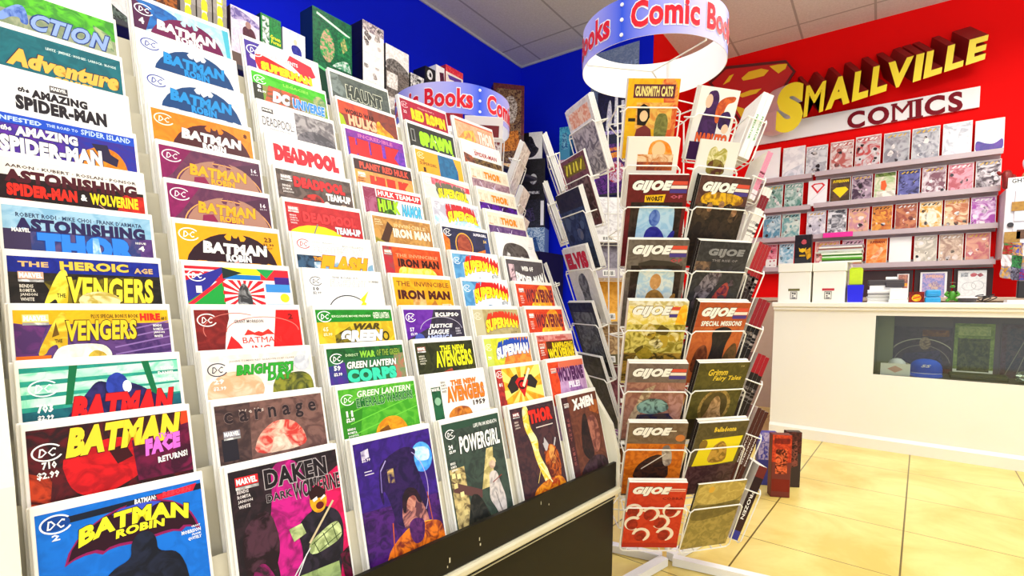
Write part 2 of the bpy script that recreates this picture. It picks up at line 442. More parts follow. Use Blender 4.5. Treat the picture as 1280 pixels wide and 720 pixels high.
m = MB(); m.rbox((-.7110, U0, .3725), (-.692, U1 - .004, .3895), .004); m.obj('trim_strip', ALU, rack)
def prof(off):
    return [(-.742 + off, .332), (-.738 + off, .50), (-.79 + off, .70), (-.845 + off, .80), (-1.10 + off, 1.25), (-1.20 + off, 1.46), (-1.25, 1.48), (-1.31, 1.40), (-1.31, .332)]
m = MB(); pr = prof(.035); pr[0] = (-.742 + .035, .0); pr[-1] = (-1.31, 0)
m.prism(pr, 1, .026, .0455); m.obj('end_panel', CREAM, rack)
m = MB(); m.prism([(-.7100, .372), (-.7100, .47), (-.735, .56), (-.79, .635), (-.86, .75), (-1.13, 1.25), (-1.22, 1.44), (-1.25, 1.46), (-1.31, 1.40), (-1.31, .0), (-.7355, 0), (-.7355, .372)], 1, U1 + .0005, U1 + .0165); m.obj('end_panel', CREAM, rack)
m = MB(); m.box((-1.33, .026, 0), (-1.3105, U1 + .0165, 1.40)); m.obj('back_panel', CREAM, rack)
nrm2 = (math.cos(LEAN), math.sin(LEAN)); upv = (-math.sin(LEAN), math.cos(LEAN))    # in (x, z) of the rack frame
def tp(r, s, q):
    """rack-frame (x, z): s along the leaning cover from its top edge, q behind the cover face"""
    D, z = row_dz(r)
    return (-D - upv[0] * s - nrm2[0] * q, z - upv[1] * s - nrm2[1] * q)
for r in range(12):
    q0 = .0168 if r < 8 else .0126
    m = MB()
    top = .085 if r else .11
    bot = BH - .009 + .0008
    a, b_, c_, d_ = tp(r, top, q0), tp(r, bot + .003, q0), tp(r, bot + .003, -.0005), tp(r, bot, -.0005)
    e_, f_, g_ = tp(r, bot, q0), tp(r, top, q0 + (.0010 if r < 8 else .0008)), tp(r, bot + .003, q0 + (.0010 if r < 8 else .0008))
    m.prism([a, e_, d_, c_, g_, f_], 1, U0 + .0005, U1 - .0005)
    m.obj('tier', TIERM, rack)

# one comic: bag and board with a printed cover
PAPER = mat('white_backing_board', '#f2f0ea', .35, noise='#e9e6de', scale=8)
def book(name, W, H, T, ops, bw=None, bh=None, top=.0, mats=None, shiny=True, edge=None, title=True, rad=.0012):
    """body block with origin at its bottom centre; cover printed on the front; returns the thing"""
    bw, bh = bw or W, bh or H
    b = MB(); b.rbox((-bw / 2, 0, 0), (bw / 2, bh, T), rad)
    o = b.obj(name, edge or PAPER)
    if ops:
        cov, tit, _ = draw(ops, W, H, T + .00025)
        dy = bh - top - H
        for q in (cov, tit): q.v = [(x, y + dy, z) for x, y, z in q.v]
        c = cov.obj('cover', SHINY if shiny else PRINT, o, fixn=False)
        if tit.v: tit.obj('title', SHINY if shiny else PRINT, c, fixn=False)
    return o
spare_me = None
def rack_comic(col, r, ops, short, place):
    global spare_me
    D, z = row_dz(r); u = CU[col] + CW / 2
    top = .0095
    o = book('comic_book', CW, CH, CT, ops, BW, BH, top)
    topc = rk(D, u, z)
    up = Vector((0, 0, 1)) * math.cos(LEAN) - RN * math.sin(LEAN)
    n = RN * math.cos(LEAN) + Vector((0, 0, 1)) * math.sin(LEAN)
    o.matrix_world = frame(topc - up * (BH - top) - n * CT, RN, -LEAN)
    tag(o, short + ', ' + place, 'comic')
    ns = 3 if r < 8 else 2
    q = random.Random(col * 31 + r)
    for i in range(ns):
        if spare_me is None:
            b = MB(); b.rbox((-BW/2, 0, 0), (BW/2, BH, CT), .0012); sp = b.obj('comic_book', PAPER); spare_me = sp
        else:
            sp = spare_me.copy(); COL.objects.link(sp)
        off = (i + 1) * .0041
        sp.matrix_world = frame(topc + RU * (q.uniform(-.0045, .002)) - up * (BH - top - q.uniform(0, .002)) - n * (CT + off), RN, -LEAN)
        tag(sp, 'bagged copy tucked behind the ' + short, 'comic', 'copies behind the ' + short)

W_, Bk = '#f4f2ee', '#0d0d12'
COVERS = {}
def C_(col, r, short, ops): COVERS[(col, r)] = (short, ops)
bg = lambda c, c2=None: R_(0, 0, 1, 1.54, c, c2)

# ---- first column, bottom row upwards
C_(0, 0, 'bright blue comic with yellow lettering on winged banner', [bg('#0f6fd6', '#0d66c8'),
   P_([(.16,.052),(1,.028),(1,.075),(.16,.098)], '#131a2c'), T_('BATMAN:', .55, .04, .69, .08, '#f0f0f4', .03, shear=.2),
   P_([(.69,.045),(.97,.02),(.94,.075),(.70,.085)], '#d01830'), T_('REBORN', .73, .032, .93, .072, '#f23848', .03, shear=.2),
   E_(.10,.08,.08,.05,'#0b3f8e')] + dc(.03, .025, .15) + [bat(.13, .068, .965, .385, '#8a1458'), bat(.15, .08, .945, .362, '#2a0718'), P_([(.41,.115),(.46,.085),(.55,.076),(.66,.08),(.72,.1),(.64,.125),(.5,.13)], '#3a50c8'),
   M_('BATMAN', .21, .165, .90, .285, '#f4ea2a', .04, '#161616', .03, .1, .07), M_('ROBIN', .42, .232, .73, .292, '#f4ea2a', .04, '#161616', .03, .1, .012),
   T_('2', .077, .153, .12, .195, '#dfe8f4', .03), T_('GRANT', .90, .345, .965, .36, '#e8f0f8', .02), T_('MORRISON', .83, .37, .965, .40, '#e8f0f8', .03), T_('FRANK', .90, .408, .965, .423, '#e8f0f8', .02), T_('QUITELY', .87, .43, .965, .458, '#e8f0f8', .03),
   P_([(.50,.46),(.505,.36),(.54,.30),(.585,.285),(.635,.30),(.665,.36),(.665,.46),(.80,.5),(.86,.7),(.86,1.54),(.22,1.54),(.3,.6),(.38,.5)], '#10131f', '#1c2238')])
C_(0, 1, 'dark red comic with yellow title and magenta word', [bg('#2a1316', '#5a1218'), P_([(.16,.20),(.5,.12),(.72,.2),(.7,.42),(.4,.56),(.22,.5)], '#d2141a', '#a80c14'), P_([(.94,0),(1,0),(1,.5),(.96,.5)], '#d84018'),
   P_([(.45,.22),(.56,.2),(.6,.3),(.5,.34)], '#3a0a10'), P_([(.0,.3),(.12,.36),(.1,.54),(0,.56)], '#c8401a', '#4a1010'), P_([(.6,.18),(1,.1),(1,.5),(.62,.5)], '#6e0f3a', '#3c0a24')] + dc(.03, .11, .15) + [M_('BATMAN', .20, .02, .95, .235, '#f6d030', .05, '#2a1208', .02, .3, .0, slope=-.02),
   T_('710', .07, .235, .15, .29, W_, .03), T_('$2.99', .04, .305, .16, .36, W_, .03), T_('TWO-', .78, .155, .90, .20, '#e46ad4', .02), T_('FACE', .68, .19, .93, .325, '#e46ad4', .06, '#5a1048', .02, .1, slope=-.03), T_('RETURNS!', .76, .34, .97, .395, W_, .03, slope=-.02)])
C_(0, 2, 'green lit comic with blue hooded shape over red title', [bg('#1e8a7c', '#2aa08a')] + [P_([(0,y),(1,y-.03),(1,y+.05),(0,y+.06)], '#c8f4dc', '#7ad8b4') for y in (.04, .14, .235)] + [P_([(.28,0),(.33,0),(.28,.3),(.24,.3)], '#0d6a40'), P_([(.74,0),(.79,0),(.84,.3),(.8,.3)], '#0d6a40'), P_([(0,.33),(1,.3),(1,.6),(0,.6)], '#17626e', '#14505e'),
   P_([(.24,.40),(.36,.24),(.44,.13),(.52,.16),(.63,.16),(.72,.2),(.88,.34),(.92,.44),(.22,.46)], '#1c1a48', '#2c2866'), P_([(.49,.24),(.50,.12),(.57,.07),(.63,.12),(.65,.22),(.58,.28)], '#2a3fa8', '#22348e'), E_(.63,.2,.03,.05,'#e8f4f8')] + dc(.05, .10, .15, '#e8eef4', '#2c4650') + [T_('703', .08, .275, .17, .345, W_, .04), T_('$2.99', .08, .36, .17, .40, W_, .03),
   T_('TONY', .87, .06, .97, .085, W_, .02), T_('DANIEL', .85, .10, .97, .125, W_, .03), T_('DANIEL', .85, .16, .97, .185, W_, .03), M_('BATMAN', .26, .245, .95, .455, '#e41a1e', .05, '#7a0a10', .02, .3)])
C_(0, 3, 'gold and purple comic with yellow pointed A title', [bg('#5c3a76', '#3f2660'), R_(0, 0, 1, .115, '#e8b416', '#dca80f')] + [L_(.6, .2+i*.06, 1.0, .1+i*.07, .012, '#8a6aa8') for i in range(5)] + [P_([(0,.1),(.18,.14),(.1,.4),(0,.4)], '#4a2a5e', '#6a3070')] + marvel(.05, .035, .15, '#f0dc90', '#ffffff') + [T_('PLUS SPECIAL BONUS BOOK', .46, .035, .78, .07, '#5a4410', .015), T_('HIRE', .79, .03, .94, .095, '#d8281a', .05), T_('#1', .945, .06, .985, .095, '#5a4410', .02), P_([(.26,.02),(.31,.02),(.30,.35),(.245,.35),(.24,.27),(.19,.3),(.165,.36),(.11,.36)], '#c9a21c', '#f0d040'), P_([(.24,.10),(.255,.2),(.21,.22)], '#6a4a10'),
   M_('VENGERS', .30, .085, .76, .255, '#e6c62a', .035, '#4a3408', .03, .15), T_('THE', .225, .235, .27, .265, '#3c2a08', .02), P_([(.2,.38),(.26,.28),(.52,.28),(.58,.36),(.56,.46),(.2,.46)], '#f4f0e2', '#e8e0c4'), P_([(.42,.37),(.47,.33),(.53,.36),(.55,.42),(.42,.42)], '#d8b840', '#b0902c'), P_([(0,.36),(.2,.36),(.18,.46),(0,.46)], '#d86a18')] + mini(.88, .13, 4, W_, .08, .022, .01))
C_(0, 4, 'navy topped comic with yellow pointed title over black', [bg('#1a1614', '#2a2420'), R_(0, 0, 1, .13, '#1a2a96', '#16207e'), P_([(.2,.2),(.8,.14),(.9,.4),(.3,.42)], '#7a6a14', '#3a3410'), T_('THE', .06, .04, .24, .085, '#d8b070', .03), M_('HEROIC', .31, .025, .77, .10, '#e8c048', .04, '#3a2a10', .02), T_('AGE', .81, .055, .95, .105, '#d8b070', .03)] + marvel(.055, .125, .15, '#d8a890', '#ffffff') + mini(.06, .23, 4, '#d8d0c0', .1, .028, .008) + [P_([(.30,.10),(.36,.10),(.34,.42),(.28,.42),(.27,.34),(.23,.38),(.18,.42)], '#d4b41e', '#f2e04a'), M_('VENGERS', .35, .155, .94, .38, '#ecd436', .035, '#3a3006', .03, .15), T_('THE', .275, .30, .33, .335, '#2a2206', .02), E_(.55,.36,.14,.08,'#e8dca0','#b8a03c')])
C_(0, 5, 'pale blue comic with frosty blue block lettering', [bg('#5a4a78', '#2e3a72'), R_(0, 0, 1, .20, '#9cc4dc', '#7fb0d0'), R_(0, .2, .16, .5, '#3c3050'), R_(.9, .2, 1, .5, '#4a2a68', '#5a3a7a')] + [T_('ROBERT RODI · MIKE CHOI · FRANK D\'ARMATA', .08, .055, .93, .095, '#2a3a5c', .02), M_('ASTONISHING', .07, .10, .95, .215, '#2a2250', .05), M_('THOR', .20, .215, .86, .43, '#2f7fe0', .07, '#123a90', .02), T_('MARVEL', .05, .19, .16, .225, W_, .03), T_('ISSUE', .87, .235, .95, .255, W_, .02), T_('4', .89, .27, .935, .32, W_, .03), P_([(.56,.23),(.6,.23),(.62,.46),(.55,.46)], '#cfe8fa', '#6aa8e8')])
C_(0, 6, 'white and black comic with red and yellow lettering line', [bg('#1a1012', '#2a1618'), R_(0, 0, 1, .17, '#e8e2da'), R_(.0, .155, .14, .5, '#241418'), P_([(.84,.2),(1,.2),(1,.5),(.74,.5)], '#c8281c', '#a81c14')] + [T_('AARON · KUBERT · ROSLAN · PONSOR', .05, .055, .95, .085, '#3a2426', .02), M_('ASTONISHING', .04, .10, .95, .215, '#4a1420', .05), M_('SPIDER-MAN', .05, .225, .50, .335, '#e82a1c', .05), M_('&', .525, .25, .57, .31, W_, .03), M_('WOLVERINE', .59, .225, .95, .335, '#f2d020', .04), P_([(.1,.36),(.4,.38),(.5,.46),(.1,.46)], '#d01818'), L_(.65, .33, .8, .46, .008, '#b88878')])
C_(0, 7, 'deep blue comic with white title over orange dome', [bg('#24309c', '#3a2a8c'), R_(0, 0, 1, .09, '#1d4cc4'), P_([(.0,.1),(.5,.1),(.45,.5),(0,.5)], '#3f2a8e', '#5a2a9a'), P_([(.5,.4),(.58,.24),(.72,.15),(.85,.18),(.92,.3),(.93,.5),(.5,.5)], '#e08a20', '#c46c10'), P_([(.66,.14),(.78,.13),(.8,.22),(.86,.26),(.84,.34),(.74,.3)], '#2a2440')] + [T_('INFESTED', .03, .025, .32, .07, '#bcd4f4', .03), T_('THE ROAD TO', .35, .03, .57, .06, '#bcd4f4', .02), T_('SPIDER ISLAND', .59, .015, .97, .07, '#bcd4f4', .02), T_('the', .05, .115, .12, .165, W_, .04, '#1a1a50', shear=.3), M_('AMAZING', .14, .11, .56, .20, W_, .05, '#141244', .03, arch=.01), M_('SPIDER-MAN', .04, .20, .73, .36, W_, .05, '#141244', .03, hump=.12)])
C_(0, 8, 'plain white comic with black lettering in the first column', [bg('#f0eff0', '#ebeaec'), R_(.41, .04, .54, .11, '#4a4648'), T_('MARVEL', .42, .05, .53, .085, W_, .03), T_('the', .19, .12, .27, .17, '#2a2428', .04, shear=.3), M_('AMAZING', .28, .12, .68, .205, '#241e24', .05), M_('SPIDER-MAN', .17, .20, .82, .345, '#241e24', .05, hump=.12)])
C_(0, 9, 'teal comic with golden script title', [bg('#0f5c68', '#136874')] + [T_('LEVITZ · JIMENEZ · HODGES · LARROCA · BLOODE', .42, .08, .96, .115, '#cfe4e0', .02), P_([(0,.1),(.06,.12),(.05,.2),(0,.2)], '#d8eaea'), M_('Adventure', .14, .16, .97, .36, '#eab24c', .05, '#3c2030', .03, .25, slope=.0, hump=.15), M_('COMICS', .46, .365, .75, .44, '#eab24c', .05, '#3c2030', .03, .15)])
C_(0, 10, 'lime green comic with blue slanted A-shaped title', [bg('#9aa080', '#7c8a6a'), R_(0, 0, 1, .22, '#58c020', '#3a8a28'), P_([(.82,.1),(.96,.16),(.98,.34),(.84,.26)], '#3a6a4a', '#a8b48a'), P_([(.24,.14),(.31,.14),(.33,.33),(.27,.33),(.265,.27),(.2,.29),(.14,.36),(.06,.36)], '#3a5cb0', '#7a98d8'), M_('CTION', .34, .18, .95, .36, '#8aa4dc', .03, '#1a3278', .045, .35)])
C_(0, 11, 'blank white topped comic', [bg('#f2f0ee', '#e9e7e6'), T_('THE', .2, .2, .5, .26, '#c8c4c4', .03)])

# ---- second column
C_(1, 0, 'black and magenta comic with grey outlined two-line title', [bg('#1d1418', '#2c1c22'), P_([(.36,0),(.62,0),(.7,.5),(.62,.9),(.72,1.54),(.3,1.54),(.34,1.0),(.28,.6),(.34,.3)], '#c81a86', '#8c1260'), P_([(.72,.3),(1,.16),(1,1.3),(.8,1.3)], '#d8125c', '#b80e48'), P_([(.05,.5),(.3,.35),(.38,.75),(.2,1.1),(.05,.95)], '#201014', '#4a2a38')]
   + marvel(.05, .06, .19) + mini(.055, .17, 4, '#d8d0d0', .12, .03, .012) + [M_('DAKEN', .29, .045, .88, .215, '#1a1216', .03, '#b8aeb2', .028), M_('DARK', .29, .265, .52, .335, '#2a2024', .02, '#c8c0c4', .022), M_('WOLVERINE', .53, .225, 1.0, .375, '#2a2024', .02, '#c8c0c4', .022),
   P_([(.52,.62),(.66,.52),(.80,.50),(.94,.58),(.98,.74),(.93,1.0),(.84,1.34),(.5,1.36),(.46,1.05),(.56,.9)], '#17131a', '#2a2230'), E_(.755,.44,.085,.115,'#e0a41c','#c08010'), P_([(.67,.35),(.75,.29),(.84,.36),(.83,.42),(.68,.42)], '#2a0c0c'), E_(.765,.49,.04,.035,'#5a1010'), P_([(.6,.80),(.9,.66),(.95,.74),(.94,.86),(.62,.93)], '#c8d89a', '#8a9a64'), P_([(.45,.62),(.57,.6),(.6,.7),(.48,.74)], '#c8d89a', '#8a9a64'), P_([(.70,.42),(.745,.40),(.75,.43),(.71,.445)], W_), P_([(.775,.43),(.82,.40),(.83,.42),(.78,.445)], W_), L_(.64,.82,.93,.69,.008,'#3a4a24'), L_(.70,.90,.94,.80,.008,'#3a4a24'), L_(.66,.80,.7,.91,.008,'#3a4a24'), L_(.76,.75,.8,.88,.008,'#3a4a24'), L_(.86,.70,.89,.86,.008,'#3a4a24'), P_([(.08,.9),(.2,.8),(.3,1.0),(.34,1.3),(.2,1.54),(.06,1.54)], '#8c1260', '#2a1a22'), P_([(.9,1.0),(1,.95),(1,1.25),(.93,1.3)], '#5a0a2c', '#201014'), L_(.62,.84,.30,1.2,.01,'#d8d8dc'), L_(.58,.88,.36,1.24,.01,'#d8d8dc'), L_(.62,.80,.9,.48,.02,'#c8b894'), R_(.5, 1.05, .88, 1.22, '#9ab070', '#6f8450')])
C_(1, 1, 'brown grey comic with thin spaced lettering', [bg('#7c5a52', '#5c403c'), P_([(.0,0),(.3,0),(.26,.6),(0,.6)], '#3c2c2c', '#57403c'), P_([(.28,.5),(.34,.32),(.5,.2),(.68,.22),(.78,.34),(.8,.5)], '#c83c34', '#e8c8b0'), P_([(.44,.5),(.48,.36),(.58,.34),(.66,.5)], '#e6d6c2', '#c8a890'), R_(.03, .3, .16, .5, '#242028')] + [T_('W e l l s', .2, .06, .42, .1, '#c8b8b0', .02), M_('c a r n a g e', .07, .07, .93, .215, '#2c2024', .02, '#9a8078', .012)] + marvel(.05, .235, .14, '#8e8a96', '#ffffff'))
C_(1, 2, 'peach comic with bubbly green title and silver seal', [bg('#eeeae6', '#e8dcd0'), P_([(0,.26),(.2,.14),(.46,.2),(.52,.36),(.4,.5),(0,.5)], '#f0a880', '#f4c8a8'), P_([(.6,.24),(.9,.2),(1,.28),(1,.5),(.56,.5)], '#8a8a2c', '#3c4420')] + dc(.03, .07, .15, '#3a3a48', '#d8d4d0') + [T_('JOHNS TOMASI REIS GLEASON SYAF CLARK PRADO', .21, .05, .95, .075, '#8a8480', .01), M_('BRIGHTEST', .26, .10, .84, .20, '#2ea02c', .05, '#123c14', .025, .2), M_('DAY', .54, .19, .80, .275, '#2ea02c', .05, '#123c14', .025, .2), E_(.90,.12,.085,.085,'#d4d8e0','#b8bcc8'), T_('29', .06, .215, .15, .265, '#e8e4e0', .04), T_('$2.99', .05, .285, .16, .325, '#e8e4e0', .03)])
C_(1, 3, 'red and white comic with thin red wing outline', [bg('#eee8e4', '#f2eeea'), R_(0, 0, .3, .5, '#6e1a18', '#8a2420'), P_([(.22,.5),(.26,.2),(.33,.0),(.62,0),(.7,.5)], '#f0ece8', '#e8e0dc'), P_([(.76,0),(1,0),(1,.46),(.68,.46)], '#e01a1a', '#cc1414'), P_([(.24,.4),(.3,.26),(.36,.33),(.44,.46),(.24,.46)], '#d82020'), O_(.36,.2,.3,.17,.008,'#c86a60',160,300), O_(.62,.22,.36,.15,.008,'#d87a70',180,360)] + dc(.03, .04, .15, '#f0e8e8', '#5a1414') + [T_('GRANT MORRISON', .34, .10, .62, .135, '#5a5050', .015), P_([(.42,.26),(.46,.2),(.52,.235),(.56,.22),(.60,.235),(.66,.2),(.72,.26),(.64,.255),(.58,.275),(.5,.255)], '#d03028'), M_('BATMAN', .40, .28, .78, .34, '#d03028', .0), M_('INC.', .48, .365, .68, .44, '#d03028', .01), T_('2', .88, .04, .93, .1, '#7a1010', .03)])
C_(1, 4, 'comic patterned with bright stripes and red sunburst rays', [bg('#f0f0ee'), R_(0, 0, .33, .15, '#c81a2c'), ] + [R_(.0, .03 + i*.05, .3, .05 + i*.05, '#f0f0f4') for i in range(2)] + [P_([(.0,.15),(.33,.0),(.33,.06),(.04,.4),(0,.4)], '#2a2a90'), P_([(0,.36),(.33,.12),(.33,.5),(0,.5)], '#1a9a3a'), L_(0, .4, .36, .1, .035, '#d82034'), R_(.33, 0, .7, .12, '#f2e41c'), R_(.33, .07, .7, .12, '#1474c4'), P_([(.33,0),(.52,.05),(.33,.12)], '#1c2a2a'), R_(.70, 0, 1, .12, '#e02030', '#e02030'), P_([(.66,0),(.85,0),(.76,.1)], '#1a9a4a'), R_(.84, .08, 1, .16, '#3a1a80')] + rays(.52, .28, .32, .13, .72, .5, '#d81828', 16) + [R_(.74, .16, 1, .5, '#3a8ad4'), R_(.74, .25, 1, .38, '#f0f0f0'), E_(.93,.31,.05,.05,'#f0d020'), P_([(.46,.24),(.52,.14),(.58,.24),(.6,.42),(.44,.42)], '#c4c4c4', '#3a3a3c'), T_('1', .08, .2, .13, .27, W_, .04)] + dc(.03, .04, .14))
C_(1, 5, 'bright yellow comic with black winged title banner', [bg('#f4a410', '#f0a00c')] + dc(.03, .04, .16, '#ffffff', '#2a2a20') + [bat(.06, .06, .96, .41, '#2a0f1c'), M_('BATMAN', .22, .155, .86, .285, W_, .05, '#2a0f1c', .02, .1, .0, hump=.1), M_('ROBIN', .43, .285, .68, .365, W_, .05, '#2a0f1c', .02), P_([(.50,.38),(.53,.34),(.56,.38),(.56,.46),(.50,.46)], '#c88a80'), T_('23', .84, .06, .92, .115, '#4a2a10', .02), T_('$2.99', .82, .13, .94, .165, '#4a2a10', .02), T_('DIRECT', .83, .175, .92, .195, '#4a2a10', .01)])
def brown_wing(short, r):
    C_(1, r, short, [bg('#5a2a4a', '#6a3450'), P_([(0,0),(.3,0),(.1,.3),(0,.4)], '#8a1a5a', '#7a1450'), P_([(.7,.1),(1,.0),(1,.4),(.9,.4)], '#4c2440')] + dc(.03, .04, .16, '#e8dce4', '#6a1a4a') + [O_(.56,.42,.44,.32,.012,'#e0a058',180,360), bat(.14, .08, .98, .42, '#a87a68'), P_([(.3,.3),(.4,.28),(.44,.36),(.28,.42)], '#8a2048'), P_([(.52,.32),(.62,.32),(.6,.46),(.54,.46)], '#8a2048'), M_('BATMAN', .26, .15, .84, .28, '#f0a820', .04, '#7a4038', .02, .1, .0, hump=.1), M_('ROBIN', .46, .285, .70, .355, '#f0a820', .04, '#7a4038', .02), T_('16', .90, .08, .96, .13, '#e8dce4', .03), T_('$2.99', .89, .14, .97, .16, '#c8b8c0', .02)])
brown_wing('lower of two matching plum comics with orange winged lettering', 6)
brown_wing('upper of two matching plum comics with orange winged lettering', 7)
C_(1, 8, 'orange comic with maroon winged banner in second column', [bg('#f07a14', '#ee8a1c')] + dc(.03, .04, .16, '#fff0e0', '#c05a10') + [bat(.16, .06, .98, .41, '#4a1a20'), M_('BATMAN', .26, .15, .88, .275, W_, .05, '#4a1a20', .02, .1, .0, hump=.1), M_('ROBIN', .46, .28, .70, .36, W_, .05, '#4a1a20', .02), T_('8', .91, .055, .955, .115, '#5a2a10', .03)])
def white_wing(short, r):
    C_(1, r, short, [bg('#dfe6ec', '#e8eef2')] + [L_(.06+.1*i, 0, .06+.1*i, .45, .003, '#b8c4d0') for i in range(10)] + dc(.03, .04, .16, '#3a44a0', '#e8eef4') + [bat(.12, .05, .96, .42, '#133f74'), P_([(.5,.07),(.54,.02),(.6,.02),(.62,.1),(.56,.15)], '#e8eef2'), M_('BATMAN', .22, .14, .86, .285, '#1e8ad0', .05, '#0f3a70', .015, .1, .0, hump=.1), M_('ROBIN', .42, .285, .68, .375, '#1e8ad0', .05, '#0f3a70', .015), P_([(.88,.14),(.93,.1),(.96,.15),(.9,.17)], '#c4ccd4')])
white_wing('lower of two matching white comics with blue winged lettering', 9)
white_wing('upper of two matching white comics with blue winged lettering', 10)
C_(1, 11, 'blue comic with plum winged banner atop the second column', [bg('#9ccfe0', '#c0dce4'), P_([(0,0),(.3,0),(.5,.1),(.12,.36),(0,.4)], '#1a6ab8', '#1a4a90'), P_([(0,0),(.18,.12),(.1,.4),(0,.4)], '#4a1040'), P_([(.93,0),(1,0),(1,.5),(.96,.5)], '#4ab0c8')] + dc(.03, .05, .16, '#f0f0f8', '#7a2a5a') + [T_('4', .05, .22, .1, .3, W_, .04), bat(.14, .08, .93, .43, '#6a1048'), M_('BATMAN', .22, .17, .84, .30, W_, .05, '#5a0c3c', .02, .1, .0, hump=.1), M_('ROBIN', .40, .30, .68, .385, W_, .05, '#5a0c3c', .02)])

# ---- third column
C_(2, 0, 'indigo comic with pale blue glow and orange foot', [bg('#2c1468', '#3a1a84'), P_([(0,.7),(1,.75),(1,1.54),(0,1.54)], '#4a1a70', '#2a0f48'), E_(.84,.3,.15,.17,'#3a8ae8','#5ab0f4'), P_([(.72,.17),(.96,.2),(.95,.36),(.78,.34),(.74,.26)], '#cfeafc', '#8acaf4'), P_([(.26,.3),(.36,.22),(.52,.16),(.64,.14),(.78,.2),(.72,.3),(.78,.5),(.84,.78),(.8,1.0),(.4,1.0),(.34,.66),(.28,.52),(.27,.72),(.23,.6)], '#1c0d3c', '#2c1450'), O_(.55,.6,.32,.44,.008,'#b8a8e0',300,400), P_([(.36,.34),(.44,.34),(.44,.5),(.36,.48)], '#c8a868', '#2a1448'),
   P_([(.5,.72),(.6,.64),(.72,.7),(.8,.9),(.82,1.05),(.5,1.05),(.46,.9)], '#5a3440', '#c8847a'), P_([(.4,1.0),(.9,1.0),(1,1.2),(1,1.54),(.3,1.54)], '#e8921c', '#f0c030'), P_([(.2,1.2),(.5,1.0),(.9,1.02),(1,1.1),(1,1.54),(.2,1.54)], '#e8781c', '#7a2a1c'), P_([(.08,.09),(.17,.07),(.17,.16),(.08,.18)], '#d8d0e4', '#3a1a78'), T_('$2.99', .08, .17, .18, .205, '#e8e0f0', .02), L_(.36,.24,.28,.34,.012,'#a89ad8'), L_(.28,.34,.26,.56,.008,'#8a7ac8'), P_([(.53,.70),(.6,.64),(.68,.68),(.66,.80),(.6,.86),(.54,.8)], '#c88a78', '#8a4a44'), P_([(.5,.66),(.58,.58),(.7,.62),(.76,.8),(.7,.78),(.66,.68),(.56,.7),(.52,.86),(.48,.82)], '#1c0f1c', '#2c1424'), P_([(.52,.98),(.62,.92),(.76,.98),(.7,1.2),(.56,1.2)], '#3c1450', '#5a2468'), L_(.3,1.3,.34,.9,.012,'#c8581c'), L_(.86,1.1,.84,.7,.01,'#b85a2c'), R_(.09, .30, .18, .31, '#cfc4e0'), R_(.09, .33, .2, .34, '#cfc4e0')])
C_(2, 1, 'grass green comic with a yellow orange shape', [bg('#3c9a20', '#58b02c'), P_([(0,.2),(.3,.1),(.2,.5),(0,.6)], '#2e8218')] + [L_(.1, .5-i*.12, 1, .3-i*.13, .01, '#6cc83c') for i in range(4)] + [P_([(.36,.6),(.42,.44),(.56,.36),(.72,.38),(.82,.5),(.84,.7),(.36,.7)], '#e8a418', '#c87c10'), P_([(.44,.5),(.56,.46),(.6,.56),(.46,.6)], '#7a4a10')] + dc(.03, .06, .14, '#e8f0e8', '#1a4a1a') + [M_('GREEN LANTERN', .22, .035, .94, .105, '#e0f0d8', .02, '#1c6a1c', .012, .2), M_('EMERALD', .20, .115, .56, .215, '#1a6a2a', .02, '#d0ecc8', .02), M_('WARRIORS', .58, .105, .95, .205, '#1a6a2a', .02, '#d0ecc8', .02), T_('11', .06, .235, .14, .30, W_, .04), T_('$2.99', .05, .31, .15, .36, W_, .03)] + mini(.05, .42, 3, W_, .12, .025, .012))
C_(2, 2, 'dark green comic with aqua letters, third column third row', [bg('#1f5a34', '#2c7040'), R_(0, 0, 1, .13, '#20662c', '#154a20'), P_([(0,.2),(.2,.16),(.22,.5),(0,.5)], '#4a2a8a', '#2a3a7a'), P_([(.86,.1),(1,.1),(1,.5),(.8,.5)], '#b86a5a', '#6a8a5a')] + dc(.04, .06, .14) + [T_('DIRECT', .22, .07, .38, .1, '#b8d8a8', .02), T_('WAR', .40, .045, .60, .125, '#8ac83c', .04, '#0f3018', .02, .15), T_('OF THE GREEN', .62, .04, .95, .12, '#8aa83c', .02, '#0f3018', .02, .15), M_('GREEN LANTERN', .22, .16, .88, .24, W_, .03, '#0f4a2c', .025, .2), M_('CORPS', .21, .25, .86, .40, '#3ad0a8', .06, '#0c4a3c', .02), T_('59', .06, .19, .14, .25, W_, .04), T_('$2.99', .05, .27, .15, .31, W_, .03)])
C_(2, 3, 'green banded comic with white letters over olive yellow', [bg('#c8a818', '#e0c42c'), R_(0, 0, 1, .145, '#1f8a24', '#187a1c'), P_([(.2,.3),(.4,.2),(.5,.4),(.2,.44)], '#3a340c', '#8a7a14')] + dc(.03, .02, .15) + [T_('EXCLUSIVE MOVIE PREVIEW', .19, .065, .7, .09, '#e8f4d8', .015), T_('GREEN LANTERN', .73, .03, .96, .11, '#e0f0d8', .02, '#104a14', .02), M_('WAR', .45, .165, .80, .245, '#4a3c08', .05, '#d8c048', .012, .3), M_('GREEN', .27, .245, .84, .385, W_, .06, '#2a2408', .03, .25), O_(.87,.33,.05,.06,.02,'#3a300a')] + issue(.06, .2, '65', '$2.99', '#f4ecc0'))
